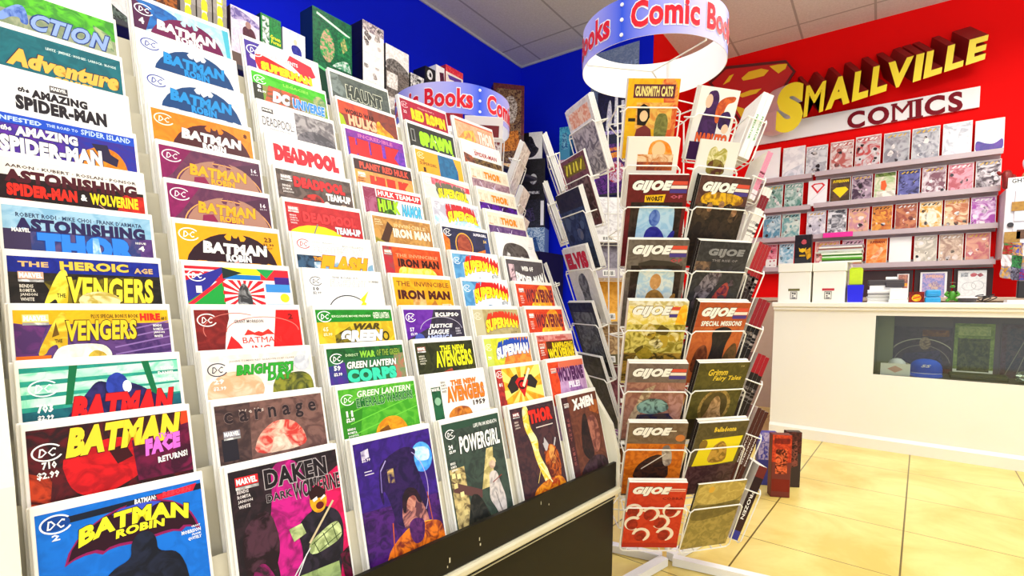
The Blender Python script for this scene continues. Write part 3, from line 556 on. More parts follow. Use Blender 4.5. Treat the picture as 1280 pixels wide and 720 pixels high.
C_(2, 4, 'white comic with thin black arc and yellow bolt', [bg('#f2f1f0', '#eeeeee')] + dc(.06, .05, .13, '#4a4a54', '#f0f0f0') + [T_('THE ROAD TO', .33, .035, .68, .06, '#6a6a6a', .01), M_('FLASHPOINT', .30, .075, .78, .155, '#f4f4f4', .02, '#222226', .025, .25), T_('DC UNIVERSE', .82, .07, .96, .095, '#55555c', .015), T_('10', .08, .17, .15, .215, '#55555c', .03), T_('$2.99', .07, .225, .17, .26, '#55555c', .015), O_(.5,.48,.27,.22,.012,'#202024',190,350), P_([(.80,.2),(.66,.32),(.70,.34),(.60,.46),(.66,.46),(.75,.36),(.72,.345)], '#f0d818')])
C_(2, 5, 'white comic with orange yellow outlined slanted title', [bg('#efede9', '#e6ecf0'), P_([(0,.22),(.3,.22),(.3,.5),(0,.5)], '#3a5a78', '#1c2c40'), P_([(.2,.3),(1,.26),(1,.5),(.2,.5)], '#7aa4c0', '#e8e8e8')] + dc(.03, .03, .14, '#c8384a', '#f0f0f0') + [T_('JOHNS · MANAPUL', .2, .045, .5, .065, '#a0a0a0', .01), T_('BUCCELLATO', .6, .06, .9, .085, '#a0a0a0', .01), M_('BRIGHTEST DAY', .20, .095, .90, .175, '#f4f4f4', .02, '#5a1c28', .02, .2), M_('FLASH', .26, .205, .94, .42, '#f4a818', .07, '#8a2a10', .025, .35), T_('THE', .2, .235, .3, .28, '#f0a020', .04, '#8a2a10')])
C_(2, 6, 'red comic with raised red letters and yellow dome', [bg('#c02a2e', '#b02228'), E_(.36,.46,.38,.2,'#f2dc1c','#ead014'), L_(.38,.24,.26,.5,.015,'#7a7a7a')] + marvel(.03, .05, .13, '#d87a78') + mini(.04, .15, 4, '#f0d0d0', .1, .022, .01) + [M_('DEADPOOL', .20, .095, .92, .23, '#e8363a', .05, '#7a1014', .02, slope=-.0), M_('TEAM-UP', .61, .245, .97, .34, '#d8e4f0', .05, '#6a1218', .025)])
C_(2, 7, 'grey brown comic with glowing red letters and white subtitle', [bg('#4a3c38', '#6a5850'), P_([(.3,.3),(.5,.24),(.6,.34),(.5,.46),(.3,.46)], '#d83028', '#5a2420'), E_(.62,.4,.05,.07,'#f8dcc8'), E_(.86,.42,.08,.08,'#e8c8b4','#8a6c60')] + marvel(.05, .06, .14, '#8a7c78') + mini(.06, .19, 3, '#e8e0dc', .13, .028, .012) + [M_('DEADPOOL', .21, .06, .90, .20, '#e8262a', .06, '#5a0a0c', .03), M_('TEAM-UP', .62, .215, .97, .315, W_, .05, '#3a2a28', .02)])
C_(2, 8, 'white comic with one tall bold red word', [bg('#f1efee', '#edebea'), M_('DEADPOOL', .07, .07, .94, .30, '#d81428', .09, None)])
C_(2, 9, 'half white comic with grey landscape and thin title', [bg('#f0eeee'), R_(.45, 0, 1, .5, '#6a6468', '#a8a2a4'), P_([(.45,.3),(.7,.18),(1,.3),(1,.5),(.45,.5)], '#4a464c', '#7a747a'), R_(.03, .05, .17, .11, '#3a3638'), T_('MARVEL', .04, .06, .16, .09, W_, .03), M_('DEADPOOL:', .02, .17, .42, .29, '#5a5458', .005), T_('WADE WILSON', .1, .31, .36, .335, '#8a8486', .01)])
C_(2, 10, 'leaf green comic with white and blue chunky lettering', [bg('#6aa030', '#8a8a4c'), R_(0, 0, 1, .16, '#3ab01c', '#52c030'), P_([(.1,.5),(.2,.14),(.6,.16),(.7,.5)], '#d85a3a', '#7a5a3c'), E_(.9,.2,.1,.13,'#5a8a5a','#b0b078'), R_(0, .16, .12, .5, '#3a3a30')] + dc(.03, .04, .14) + issue(.05, .17, '8', '$2.99') + [T_('LEGACIES', .4, .05, .75, .09, '#9ae05a', .02), M_('DC', .23, .20, .47, .36, W_, .07, '#2a4a8a', .02, .2), M_('UNIVERSE', .50, .215, .96, .36, '#3a8ad8', .05, '#e8ecf4', .03, .15)])
C_(2, 11, 'red and purple comic with bold yellow letters', [bg('#e8e4e4', '#f0eeee'), R_(0, 0, .12, .5, '#4a2a90'), P_([(0,0),(.2,0),(.1,.16),(0,.2)], '#4a3a98'), P_([(.6,.0),(.9,.06),(.95,.2),(.8,.3),(.55,.1)], '#c83040'), P_([(.13,.14),(.3,.16),(.82,.3),(.95,.5),(.2,.5),(.1,.25)], '#c41c22', '#e83434'), P_([(.84,.22),(.9,.24),(.96,.24),(.92,.3),(.95,.36),(.88,.34)], W_), P_([(.05,.2),(.12,.18),(.11,.26),(.06,.24)], W_)] + dc(.03, .05, .18, '#f0f0f4', '#5a2a50') + [T_('COMICS PRESENTS', .2, .09, .7, .15, '#dcdce4', .03, '#6a4a5a', .02), M_('SUPERMAN', .18, .235, .88, .36, '#f4e018', .06, '#8a1010', .02, hump=.0)])

# ---- fourth column
C_(3, 0, 'grey green comic with white slanted title and yellow beam', [bg('#3a4a40', '#2c3832'), R_(0, 0, 1, .09, '#2a4a38'), P_([(.68,.42),(.80,.42),(.72,.9),(.5,.9)], '#d8c88a', '#a89a60'), R_(.02, .55, .26, 1.3, '#c8b478', '#5a4c34'), P_([(.05,.7),(.5,.9),(.48,1.0),(.04,.82)], '#5a3a38'), P_([(.66,.72),(.8,.72),(.84,.9),(.9,1.1),(.86,1.34),(.78,1.45),(.7,1.2),(.6,1.05),(.64,.88)], '#d0c8c4', '#a09a9a'), P_([(.3,.9),(.45,.95),(.6,1.3),(.7,1.54),(.1,1.54),(.2,1.2)], '#1a1c1a', '#34342c')] + dc(.05, .08, .14) + issue(.06, .26, '24', '$2.99') + mini(.05, .47, 3, W_, .1, .03, .012) + [T_('LIFE FROM BENEATH', .52, .07, .95, .12, '#e0e4e0', .02), R_(.04,.6,.1,.66,'#e8d89a'), R_(.12,.62,.18,.68,'#e8d89a'), R_(.05,.72,.11,.78,'#d8c888'), R_(.13,.84,.19,.9,'#e8d89a'), R_(.05,.96,.11,1.02,'#d8c888'), R_(.14,1.06,.2,1.12,'#d8c888'), E_(.74,.62,.06,.07,'#d8c0a8','#b89a84'), P_([(.66,.6),(.72,.53),(.8,.56),(.82,.64),(.76,.58),(.7,.6)], '#d8c890', '#b8a468'), L_(.7,.86,.88,.8,.012,'#8a3a34'), L_(.72,.98,.8,1.3,.008,'#6a6464'), M_('POWERGIRL', .23, .185, .95, .40, '#eef0ec', .03, '#1c1c1c', .03, .15)])
C_(3, 1, 'white comic with orange block title and green side stripe', [bg('#f2efea', '#eeeae2'), R_(.05, .12, .2, .55, '#20603c', '#184a30'), E_(.13,.3,.05,.05,'#8ab898'), P_([(.26,.5),(.36,.42),(.5,.4),(.66,.44),(.7,.6),(.3,.6)], '#d8882c', '#8a3c1c')] + mini(.22, .06, 4, '#5a5450', .09, .028, .012) + [T_('MARVEL', .06, .13, .19, .17, W_, .03), M_('THE NEW', .38, .06, .84, .13, '#e87a1c', .05, '#6a2a0c', .015), M_('AVENGERS', .29, .14, .96, .34, '#e87a1c', .04, '#6a2a0c', .02), T_('1959', .72, .36, .95, .43, '#3a2a24', .03)])
C_(3, 2, 'olive black comic with bright yellow tall title', [bg('#34381a', '#24280f'), P_([(.5,.1),(1,.2),(1,.5),(.4,.5)], '#4c4c1c', '#2a2c10'), P_([(.4,.4),(.56,.36),(.6,.5),(.3,.5)], '#a8402c')] + marvel(.03, .05, .13, '#a86a5c') + mini(.04, .16, 4, '#e0dcc8', .11, .022, .01) + [M_('THE NEW', .40, .05, .84, .14, '#d8d81c', .04, '#3a3c08', .015), M_('AVENGERS', .30, .12, .95, .34, '#ecec20', .03, '#4a4c08', .015)])
C_(3, 3, 'black and purple comic with white slanted three-line title', [bg('#2c2838', '#3a3448'), P_([(0,0),(.5,0),(.4,.24),(0,.4)], '#5a1c94', '#6a2ca4'), O_(.6,.3,.38,.2,.008,'#c0bcd0',190,350), E_(.2,.4,.08,.08,'#4a5ab0')] + dc(.03, .05, .14) + issue(.06, .24, '57', '$2.99', '#e8e4f0') + [T_('ECLIPSO', .52, .04, .95, .10, W_, .04), M_('JUSTICE', .37, .2, .80, .27, W_, .03, '#3a3a70', .02, .25), M_('LEAGUE', .34, .28, .72, .345, W_, .03, '#3a3a70', .02, .25), M_('AMERICA', .29, .355, .76, .425, '#b8c4f0', .03, '#3a3a70', .02, .25)] + mini(.84, .26, 3, '#d8d4e0', .1, .025, .012))
C_(3, 4, 'golden yellow comic with dark brown lettering', [bg('#f0ac18', '#e8980f'), P_([(.26,.46),(.3,.2),(.4,.18),(.5,.26),(.5,.46)], '#c89048', '#e8c080'), P_([(.56,.4),(.66,.3),(.74,.46),(.56,.46)], '#b87424')] + [T_('THE  INVINCIBLE', .05, .05, .95, .12, '#7a4a14', .015), M_('IRON MAN', .05, .17, .95, .30, '#4a1a10', .05)] + marvel(.78, .36, .17, '#e8d8b0', '#c86a20'))
C_(3, 5, 'red orange comic with black title above a yellow blaze', [bg('#d85a20', '#c84418'), R_(0, 0, .15, .5, '#b82a38', '#8a4a48'), P_([(.18,.46),(.24,.26),(.5,.3),(.8,.26),(.94,.46)], '#f4c82c', '#f8e878')] + [T_('THE INVINCIBLE', .2, .09, .94, .14, '#e89a6c', .02), M_('IRON MAN', .22, .16, .94, .28, '#3c1408', .05)] + marvel(.02, .05, .12, '#d88a70'))
C_(3, 6, 'tan comic with pale lettering and brown figure shapes', [bg('#c8964c', '#a8743a'), P_([(.05,.4),(.24,.06),(.32,.14),(.16,.46)], '#4a2c1c'), P_([(.0,.3),(.14,.36),(.2,.5),(0,.5)], '#a89a30', '#7a6a20'), P_([(.3,.46),(.5,.34),(.9,.4),(1,.5),(.3,.5)], '#8a5c30', '#d8a860')] + [T_('INVINCIBLE', .34, .075, .9, .13, '#e0c088', .02), M_('IRON MAN', .31, .145, .96, .28, '#f4ead0', .05, '#7a4a24', .02)] + mini(.03, .04, 3, '#f0dca8', .12, .024, .01))
C_(3, 7, 'white comic with lime and sky blue jagged lettering', [bg('#e8e8e8', '#d8dce0'), R_(0, 0, .2, .5, '#8a2a4a', '#a85a7a'), R_(.22, 0, 1, .12, '#c41c28'), P_([(.2,.12),(.5,.14),(.5,.5),(.2,.5)], '#3a7a1c', '#5a3a1c')] + [T_('HULK TEAM-UP', .24, .02, .98, .10, W_, .03), M_('HULK', .22, .15, .58, .34, '#a4e01c', .05, '#1c3a08', .025), M_('NAMOR', .62, .17, .97, .36, '#4ab8e0', .04, '#12304a', .03, .25), P_([(.28,.34),(.42,.26),(.5,.36),(.44,.46),(.26,.46)], '#4a7a1c', '#2c4a10')])
C_(3, 8, 'orange comic with a dark band of red letters', [bg('#e8a04c', '#e88a4c'), R_(0, 0, 1, .16, '#3c1c18')] + [M_('PLANET RED HULK', .09, .03, .94, .135, '#d84a34', .04), M_('HULK', .24, .22, .94, .44, '#d8301c', .08, '#6a1c0c', .02)] + marvel(.04, .19, .13, '#e8c078') + mini(.04, .28, 3, '#6a3418', .12, .022, .012))
C_(3, 9, 'violet comic with four massive red letters', [bg('#5a2aa0', '#7a34b8'), R_(0, 0, 1, .15, '#8a2a9a', '#6a2490'), T_('INCREDIBLE', .2, .03, .8, .09, '#c86aa8', .02), M_('HULK', .04, .12, .93, .46, '#e0141c', .10, '#5a0c3c', .015)])
C_(3, 10, 'fiery comic with dripping orange letters and yellow flames', [bg('#8a3a2c', '#6a3430'), R_(0, 0, .5, .2, '#d8502c', '#b84030'), P_([(.6,.46),(.62,.2),(.68,.14),(.74,.24),(.92,.34),(1,.5)], '#f0b420', '#e87c18'), P_([(0,.2),(.06,.24),(.1,.4),(0,.44)], '#a8c018')] + [M_('WORLD WAR', .10, .105, .60, .18, '#3a100c', .04), M_('HULKS', .14, .185, .62, .36, '#e8b890', .05, '#a82c1c', .03)])
C_(3, 11, 'grey comic with cream distressed letters above the fourth column', [bg('#4a524e', '#5c645e'), P_([(0,0),(.12,0),(.3,.4),(0,.3)], '#7a8682', '#5a645f'), M_('HAUNT', .24, .13, .87, .345, '#3c423c', .05, '#e0e2c8', .03, slope=.0), T_('KIRKMAN', .55, .38, .75, .41, '#b8bcb0', .02)])

# ---- fifth column
C_(4, 0, 'dark comic with gold lightning bolt and red title', [bg('#4a2c30', '#32202a'), P_([(.26,0),(.4,0),(.36,.3),(.5,.5),(.46,.7),(.62,1.0),(.8,1.15),(.7,1.2),(.74,1.54),(.5,1.54),(.54,1.2),(.38,.8),(.34,.5),(.24,.3)], '#f4c83c', '#f8f0b0'), P_([(.56,.7),(.74,.6),(.9,.7),(.94,1.0),(.8,1.3),(.62,1.1)], '#c8601c', '#5a1c14'), P_([(.2,1.2),(.5,1.1),(.9,1.1),(1,1.3),(1,1.54),(.2,1.54)], '#e89420', '#a83414'), P_([(.64,.5),(.72,.62),(.66,.7),(.6,.64)], '#b8b4b8')] + marvel(.05, .06, .14, '#8a3034') + mini(.06, .18, 3, '#d8c8c0', .1, .028, .014) + [P_([(.68,.74),(.74,.62),(.82,.66),(.86,.8),(.8,.92),(.72,.9)], '#e8a050', '#7a2c14'), L_(.64,.7,.6,.58,.03,'#b8b4b8'), L_(.84,.66,.9,.55,.03,'#b8b4b8'), L_(.44,.86,.66,1.16,.02,'#f8f0b0'), L_(.46,.9,.34,1.1,.01,'#f4d870'), M_('THOR', .38, .07, .92, .27, '#d8281c', .06, '#4a0c08', .03), R_(.5, .33, .9, .345, '#d8c8c0')])
C_(4, 1, 'yellow comic with red shield shape in crossed beams', [bg('#f0b828', '#e89418'), R_(0, 0, .14, .7, '#b83430', '#8a2424')] + rays(.5, .32, .13, 0, 1, .7, '#f6e070', 9) + [P_([(.2,.26),(.32,.14),(.44,.1),(.5,.2),(.42,.34),(.26,.38)], '#2a2420'), P_([(.6,.12),(.78,.14),(.9,.26),(.82,.36),(.64,.3)], '#2a2420'), P_([(.38,.22),(.46,.16),(.6,.16),(.68,.22),(.54,.46)], '#c81c1c'), O_(.53,.27,.09,.07,.03,'#3a0c0c',30,330), L_(.75,.04,.55,.3,.05,'#f2e8c0')] + dc(.02, .03, .12) + issue(.03, .2, '81', '', W_))
C_(4, 2, 'lime comic with white letters on blue to orange extrusion', [bg('#d8d838', '#c0c830'), P_([(.55,.0),(1,0),(1,.5),(.3,.5)], '#d8702c', '#e89a3c'), R_(0, 0, .14, .5, '#c8d458')] + dc(.02, .08, .12, '#f0f4d8', '#8a9a2c') + issue(.03, .26, '79', '') + [M_('SUPERMAN', .22, .155, .96, .33, W_, .05, '#1a3a9a', .03, .1, .03, -.0, ext=('#2248b0', .05, -.09, 5), slope=-.06)])
C_(4, 3, 'khaki comic with yellow letters on red extrusion', [bg('#b8a878', '#a89868'), R_(0, 0, .2, .5, '#c4bc98'), T_('$3.99', .76, .35, .9, .385, '#6a5c38', .02)] + dc(.02, .05, .13, '#e8e4d0', '#7a7050') + [M_('SUPERMAN', .22, .17, .95, .37, '#f2dc2c', .05, '#7a1c0c', .02, .1, .05, ext=('#d0381c', .06, -.1, 5), slope=-.02, taper=.35)])
def super700(short, r, c1):
    C_(4, r, short, [bg('#e4e8ec', '#f0f0f0'), R_(0, 0, .2, .5, '#5a9ccc', '#4888bc'), P_([(0,0),(.5,0),(.2,.14),(0,.2)], '#6aaad4', '#3c7cb4')] + dc(.02, .06, .13, '#f0f4f8', '#3a6a98') + [T_('#700', .80, .30, .95, .37, '#5a6470', .015), P_([(.42,.42),(.5,.36),(.6,.38),(.64,.46),(.42,.46)], '#6a98c0', '#3c5c80'), P_([(.68,.43),(.74,.4),(.8,.46),(.68,.46)], '#7aa0c0'), M_('SUPERMAN', .21, .135, .96, .36, '#f4e01c', .05, '#8a0c0c', .02, .1, .08, ext=(c1, .05, -.1, 5), slope=.0, taper=.4)])
super700('lower blue and white comic with yellow red-shadowed arching title', 4, '#cc1818')
super700('upper blue and white comic with yellow red-shadowed arching title', 5, '#c81616')
C_(4, 6, 'navy comic with an orange ring and flame shapes', [bg('#1a1a3c', '#24244c'), P_([(0,.1),(.12,.2),(.1,.5),(0,.5)], '#e8841c', '#c85c14'), E_(.42,.3,.15,.22,'#8a3420','#a84a2c'), O_(.42,.28,.19,.22,.02,'#e8a830',0,360), P_([(.6,.46),(.7,.36),(.9,.3),(.95,.46)], '#e07a1c', '#c85010'), P_([(.9,.1),(1,.1),(1,.46),(.88,.46)], '#1c3a7a'), M_('SUPERGIRL', .66, .04, .96, .085, '#e8e4f0', .03)] + dc(.03, .03, .14) + issue(.87, .14, '54', '', '#d8b860'))
C_(4, 7, 'pale ice blue comic with red arc and yellow letters', [bg('#b8b4c4', '#d4dce4'), R_(0, .24, 1, .5, '#a4d0e8', '#e8f0f4'), M_('SUPERGIRL', .28, .15, .95, .34, '#f0e81c', .05, '#6a1a10', .02, .1, .06, ext=('#c4242c', -.03, -.12, 5), taper=.25), P_([(.4,.44),(.46,.4),(.5,.46),(.4,.46)], '#2a5a90')] + dc(.02, .03, .12, '#e8e8f0', '#8a8a9c'))
C_(4, 8, 'pale mint comic with red strip and yellow shadowed lettering', [bg('#cfdccc', '#dce4d8'), P_([(.16,0),(1,.06),(1,.16),(.16,.12)], '#d8404c', '#e0788a'), T_('BRAINIAC', .66, .065, .9, .12, '#f0c8c8', .02), M_('SUPERGIRL', .27, .17, .93, .34, '#f0dc20', .05, '#4a4010', .02, .0, .03, ext=('#6a6a5a', -.04, -.09, 5), taper=.1), P_([(.3,.4),(.8,.36),(.9,.46),(.3,.46)], '#c8b070', '#a89458')] + dc(.02, .04, .12, '#f0f4f0', '#8aa090'))
C_(4, 9, 'comic halved in orange and teal blue', [bg('#f4a41c', '#f0a020'), P_([(.47,0),(.9,0),(.88,.5),(.47,.5)], '#1a6c9c', '#165a88'), P_([(.82,0),(1,0),(1,.5),(.86,.5),(.9,.25)], '#f0a828'), T_('THE', .08, .16, .16, .19, '#5a3a10', .02), M_('SUPERGIRL', .06, .2, .42, .25, '#5a3a10', .015), T_('1', .12, .29, .17, .37, '#3c2408', .03)] + dc(.04, .04, .13, '#fce8c0', '#d0841c'))
C_(4, 10, 'black comic with acid green splatter lettering', [bg('#2a2a26', '#34342e'), R_(.05, .08, .13, .3, '#8a8a86'), R_(.065, .1, .115, .28, '#2a2a26'), M_('SPAWN', .22, .08, .93, .34, '#a0e01c', .08, '#2c4a08', .02, slope=.0), P_([(.5,.2),(.54,.16),(.58,.2),(.54,.25)], '#f0f4d8')] + blobs(5, 7, .22, .06, .95, .4, ['#a0e01c'], .035))
C_(4, 11, 'crimson comic with yellow wobbly two-word title', [bg('#b01c3c', '#981834'), T_('COLLISION PART 2', .36, .06, .72, .09, '#e8b8b8', .01), M_('RED ROBIN', .20, .12, .95, .33, '#f4cc1c', .07, '#7a1420', .02, slope=.0)] + dc(.02, .05, .13, '#e8c8d0', '#7a1028') + issue(.04, .2, '22', '', '#e8c8d0') + blobs(9, 3, .5, .15, .75, .34, ['#f0b01c'], .05))

# ---- sixth column
C_(5, 0, 'brown comic with white title over a shadowed portrait', [bg('#5a3024', '#6e3c2c'), R_(0, 0, .16, 1.54, '#3c1c20', '#4a2428'), P_([(.55,.42),(.8,.36),(.9,.5),(.9,.8),(.78,1.0),(.6,.96),(.5,.7)], '#a86a58', '#6a3a34'), P_([(.46,.36),(.6,.3),(.62,.7),(.66,1.0),(.5,1.1),(.3,.9)], '#1c1416', '#34201f'), P_([(.7,.12),(.98,.14),(.98,.4),(.72,.3)], '#8a4420', '#a85c2c'), P_([(.16,1.2),(.6,1.0),(1,1.1),(1,1.54),(.16,1.54)], '#281a1e', '#48303a')] + marvel(.05, .1, .12, '#e8e0dc', '#5a3024') + [M_('X-MEN', .27, .06, .88, .24, '#f2ece8', .06, '#3a1c16', .02, slope=-.02)] + [T_(c, .05, .34 + i*.075, .11, .39 + i*.075, '#8a4a48', .02) for i, c in enumerate('GIANT SIZE')if c != ' '])
C_(5, 1, 'orange and lilac comic with shaggy purple lettering', [bg('#c8a0c8', '#b48ab8'), P_([(0,0),(.3,0),(.2,.7),(0,.7)], '#e04a20', '#c83818'), P_([(.3,0),(1,0),(1,.1),(.3,.14)], '#d86a4c'), P_([(.5,.4),(.8,.36),(.9,.6),(.5,.6)], '#a878b0', '#8a5a98')] + marvel(.06, .1, .14, '#f0d8d0', '#d04820') + [M_('WOLVERINE', .22, .1, .95, .34, '#4a1a50', .05, '#a86ab0', .012), M_('FILE!', .48, .35, .8, .46, '#f0e8f4', .05, '#7a4a88', .02)])
C_(5, 2, 'comic with black and yellow stacked lettering on red', [bg('#a82c1c', '#d0502c'), R_(0, 0, 1, .1, '#d89890', '#c86a64'), T_('FREE', .04, .02, .2, .07, '#a82424', .03), R_(.5, .03, .8, .07, '#b85450'), R_(.22, .11, 1, .5, '#2c1c10', '#5a2c14'), M_('RAMPAGING', .38, .13, .97, .24, '#f0d418', .04), M_('WOLVERINE', .24, .235, .98, .42, '#f0d418', .05)] + marvel(.04, .14, .14, '#e8c8b8', '#a82c1c') + mini(.05, .24, 3, W_, .1, .025, .012))
def flame_claw(short, r):
    C_(5, r, short, [bg('#c8341c', '#d84a20'), P_([(.3,.5),(.4,.3),(.6,.0),(.85,.0),(.9,.3),(.95,.5)], '#f08a1c', '#f4b42c'), P_([(.3,.46),(.38,.3),(.44,.4),(.56,.32),(.6,.42),(.9,.36),(.95,.46)], '#f8e038', '#f0a020'), L_(.34,.4,.55,.46,.02,'#3a1c10'), M_('WOLVERINE', .21, .08, .97, .32, '#6a1c2c', .04, '#e07850', .012)] + marvel(.06, .07, .13, '#e8b0a0') + mini(.07, .2, 4, '#f4dcd0', .09, .025, .012))
flame_claw('lower of two matching red comics with yellow flames', 3)
flame_claw('upper of two matching red comics with yellow flames', 4)
C_(5, 5, 'charcoal comic with white bent lettering in sixth column', [bg('#4a4448', '#544e52'), R_(.05, .08, .19, .5, '#d8b8c0', '#4a2c38'), T_('WEB OF', .38, .1, .7, .19, W_, .03), M_('SPIDER-MAN', .20, .19, .96, .39, W_, .05, '#2a2428', .02, hump=.25, arch=-.04)])
C_(5, 6, 'white comic with a dark shaggy grey shape', [bg('#efedea', '#e8e4e2'), P_([(.06,.5),(.1,.3),(.2,.14),(.4,.1),(.66,.14),(.78,.22),(.82,.36),(.82,.5)], '#3c3432', '#5c5450'), P_([(.18,.42),(.22,.28),(.3,.32),(.26,.46)], '#d8d4d0', '#4a4442'), P_([(.52,.44),(.58,.34),(.7,.36),(.72,.46)], '#c8c4c0', '#3c3634'), R_(.84, .15, .96, .155, '#8a8684'), R_(.84, .175, .94, .18, '#8a8684')])
def pale_thor(short, r, c1, c2):
    C_(5, r, short, [bg('#e8dcc4', '#efe6d2')] + [T_(k, .02 + i*.14, .06, .10 + i*.14, .2, '#dccbb0', .05) for i, k in enumerate('THEMIGHTY'[:7])] + [R_(0, .24, 1, .6, c1, c2), M_('THOR', .34, .065, .78, .2, '#e88a1c', .05), T_('MARVEL', .03, .2, .13, .225, '#c86a30', .02), L_(.2,.28,.3,.46,.012,'#e8dcf4'), L_(.6,.28,.5,.46,.012,'#e8dcf4'), L_(.5,.34,.75,.44,.012,'#e8dcf4')])
pale_thor('cream banded comic with orange letters over lilac lightning', 7, '#7a5a88', '#5a3a70')
pale_thor('cream banded comic with orange letters over bright violet', 8, '#5a1c98', '#2c1038')
pale_thor('cream banded comic with orange letters over dusty mauve', 9, '#b89aa0', '#8a6474')
C_(5, 10, 'ivory comic with small red lettering over brown figure strip', [bg('#efe8e2', '#f4eeea'), R_(0, .26, 1, .5, '#8a6a3c', '#3c2418'), P_([(.0,.2),(.2,.24),(.3,.4),(0,.4)], '#a8502c', '#4a2c20'), T_('THE', .27, .09, .35, .115, '#b84a40', .015), M_('SPIDER-MAN', .28, .125, .88, .21, '#a83038', .03)])
C_(5, 11, 'peach comic with pale tall letters atop the sixth column', [bg('#e8a078', '#e8b490'), P_([(.0,.4),(.2,.2),(.45,.12),(.5,.4)], '#f0c04c', '#e07c54'), R_(.0, .0, 1, .03, '#d86a4c'), M_('THOR', .56, .1, .97, .36, '#f2ded0', .05, '#c85c48', .03)])
PLACE = ['first rack column', 'second rack column', 'third rack column', 'fourth rack column', 'fifth rack column', 'sixth rack column']
for (c, r), (short, ops) in COVERS.items():
    rack_comic(c, r, ops, short, ('bottom row, ' if r == 0 else 'top row, ' if r == 11 else '') + PLACE[c])
# ------------------------------------------------------------------ wire spinner racks
VF = Vector((-0.58736, 0.80933, 0)); VL = Vector((0.80933, 0.58736, 0))     # along / across the spinner's own axes
VROT = math.atan2(VL.y, VL.x)
LEANK = .025
def ld(l, d, z, lean=True): return VL * (l + (LEANK * (1.25 - z) if lean else 0)) + VF * d + Vector((0, 0, z))
def ldn(l, d): return VL * l + VF * d
WIRE = mat('white_coated_wire', '#eceae2', .35, spec=.6)
TILT = math.radians(20)
PAGE = mat('book_pages', '#ece7da', .6, noise='#d8d0c0', scale=60)

def spine(o, W, H, T, bands, text=None, tcol='#f0f0f0', y0=.28, y1=.66):
    b = MB(); x = -W / 2 - .0006
    for a, c, k in bands: b.add([(x, H*a, 0), (x, H*a, T), (x, H*c, T), (x, H*c, 0)], [(0, 1, 2, 3)], K(k))
    if text:
        vs, fs, _ = glyphs(text, .02, 0, 2)
        b.add([(x - .0004, H * (y1 - (y1 - y0) * s), T * (.32 + .36 * q)) for s, q in vs], fs, K(tcol))
    return b.obj('spine', PRINT, o, fixn=False)
def back_cover(o, W, H, c, c2, band, low=.16):
    b = MB(); z = -.0003
    def q(x0, y0, x1, y1, k, k2=None, dz=0): b.add([(x0*W-W/2, y0*H, z-dz), (x0*W-W/2, y1*H, z-dz), (x1*W-W/2, y1*H, z-dz), (x1*W-W/2, y0*H, z-dz)], [(0, 1, 2, 3)], K(k, k2))
    q(0, 0, 1, 1, c, c2); q(0, 0, 1, low, band, None, .0001)
    q(.42, .03, .72, low - .03, '#f0f0ea', None, .0002)
    for i in range(9): q(.45 + i*.028, .045, .45 + i*.028 + (.018 if i % 3 else .009), low - .05, '#15151a', None, .0003)
    q(.16, .04, .3, low - .05, '#f0f0ea', None, .0002)
    return b.obj('back_cover', SHINY, o, fixn=False)

def pocket(parent, M, W, H, Tt, drop=.075, core=.05):
    """bent wire pocket around a leaning stack; M = frame of the stack's bottom centre"""
    m = MB(); a = W / 2 + .007; yb = -.006; yt = H - drop; zf = Tt + .007; zr = -.006; r = .0021; c = .010
    def tb(p, cl=False): m.tube([M @ Vector(q) for q in p], r, 6, cl)
    tb([(-a+c, yb, zf), (a-c, yb, zf), (a, yb+c, zf), (a, yt-c, zf), (a-c, yt, zf), (-a+c, yt, zf), (-a, yt-c, zf), (-a, yb+c, zf)], True)
    for s in (-1, 1):
        tb([(s*a, yt - c, zf), (s*a, yt - c, zr - .012), (s*a*.8, yt - c, zr - .012)])
        tb([(s*a*.75, yb, zf), (s*a*.75, yb - .001, zr), (s*a*.75, yt, zr)])
    tb([(-a, yt - c, zr - .012), (a, yt - c, zr - .012)])
    tb([(-a*.35, yb, zf), (-a*.35, yb - .001, zr)]); tb([(a*.35, yb, zf), (a*.35, yb - .001, zr)])
    q = m.obj('pocket', WIRE); q.parent = parent; q.matrix_parent_inverse = parent.matrix_world.inverted()
    return q

def spin_book(parent, l, d, n, ztop, W, H, T, ops, label, sp=None, spares=0, back=None, edge=None, wire=True, drop=.075, splabel=None, name='graphic_novel', cat='book', lean=True):
    nh = ldn(*n).normalized()
    top = ld(l, d, ztop, lean); up = Vector((0, 0, 1)) * math.cos(TILT) + nh * math.sin(TILT); nn = nh * math.cos(TILT) - Vector((0, 0, 1)) * math.sin(TILT)
    org = top - up * H
    o = book(name, W, H, T, ops, edge=edge or PAGE, rad=.0008)
    if sp: spine(o, W, H, T, *sp)
    if back: back_cover(o, W, H, *back)
    o.matrix_world = frame(org - nn * T, nh, TILT); tag(o, label, cat)
    last = o; q = random.Random(int(ztop * 1000 + l * 77))
    for i in range(spares):
        if i == 0:
            s = book(name, W, H, T, None, edge=edge or PAGE, rad=.0008)
            if sp: spine(s, W, H, T, *sp)
            if back: back_cover(s, W, H, *back)
            first = s
        else: s = dup(first)
        s.matrix_world = frame(org - nn * (T * (i + 2) + .0006 * (i + 1)) + up * q.uniform(.0005, .005), nh, TILT)
        tag(s, splabel or ('further copy standing behind the ' + label), cat, 'copies behind the ' + label)
    bpy.context.view_layer.update()
    Tt = T * (spares + 1) + .0006 * spares
    if wire: pocket(parent, frame(org - nn * Tt, nh, TILT), W, H, Tt, drop)
    return o

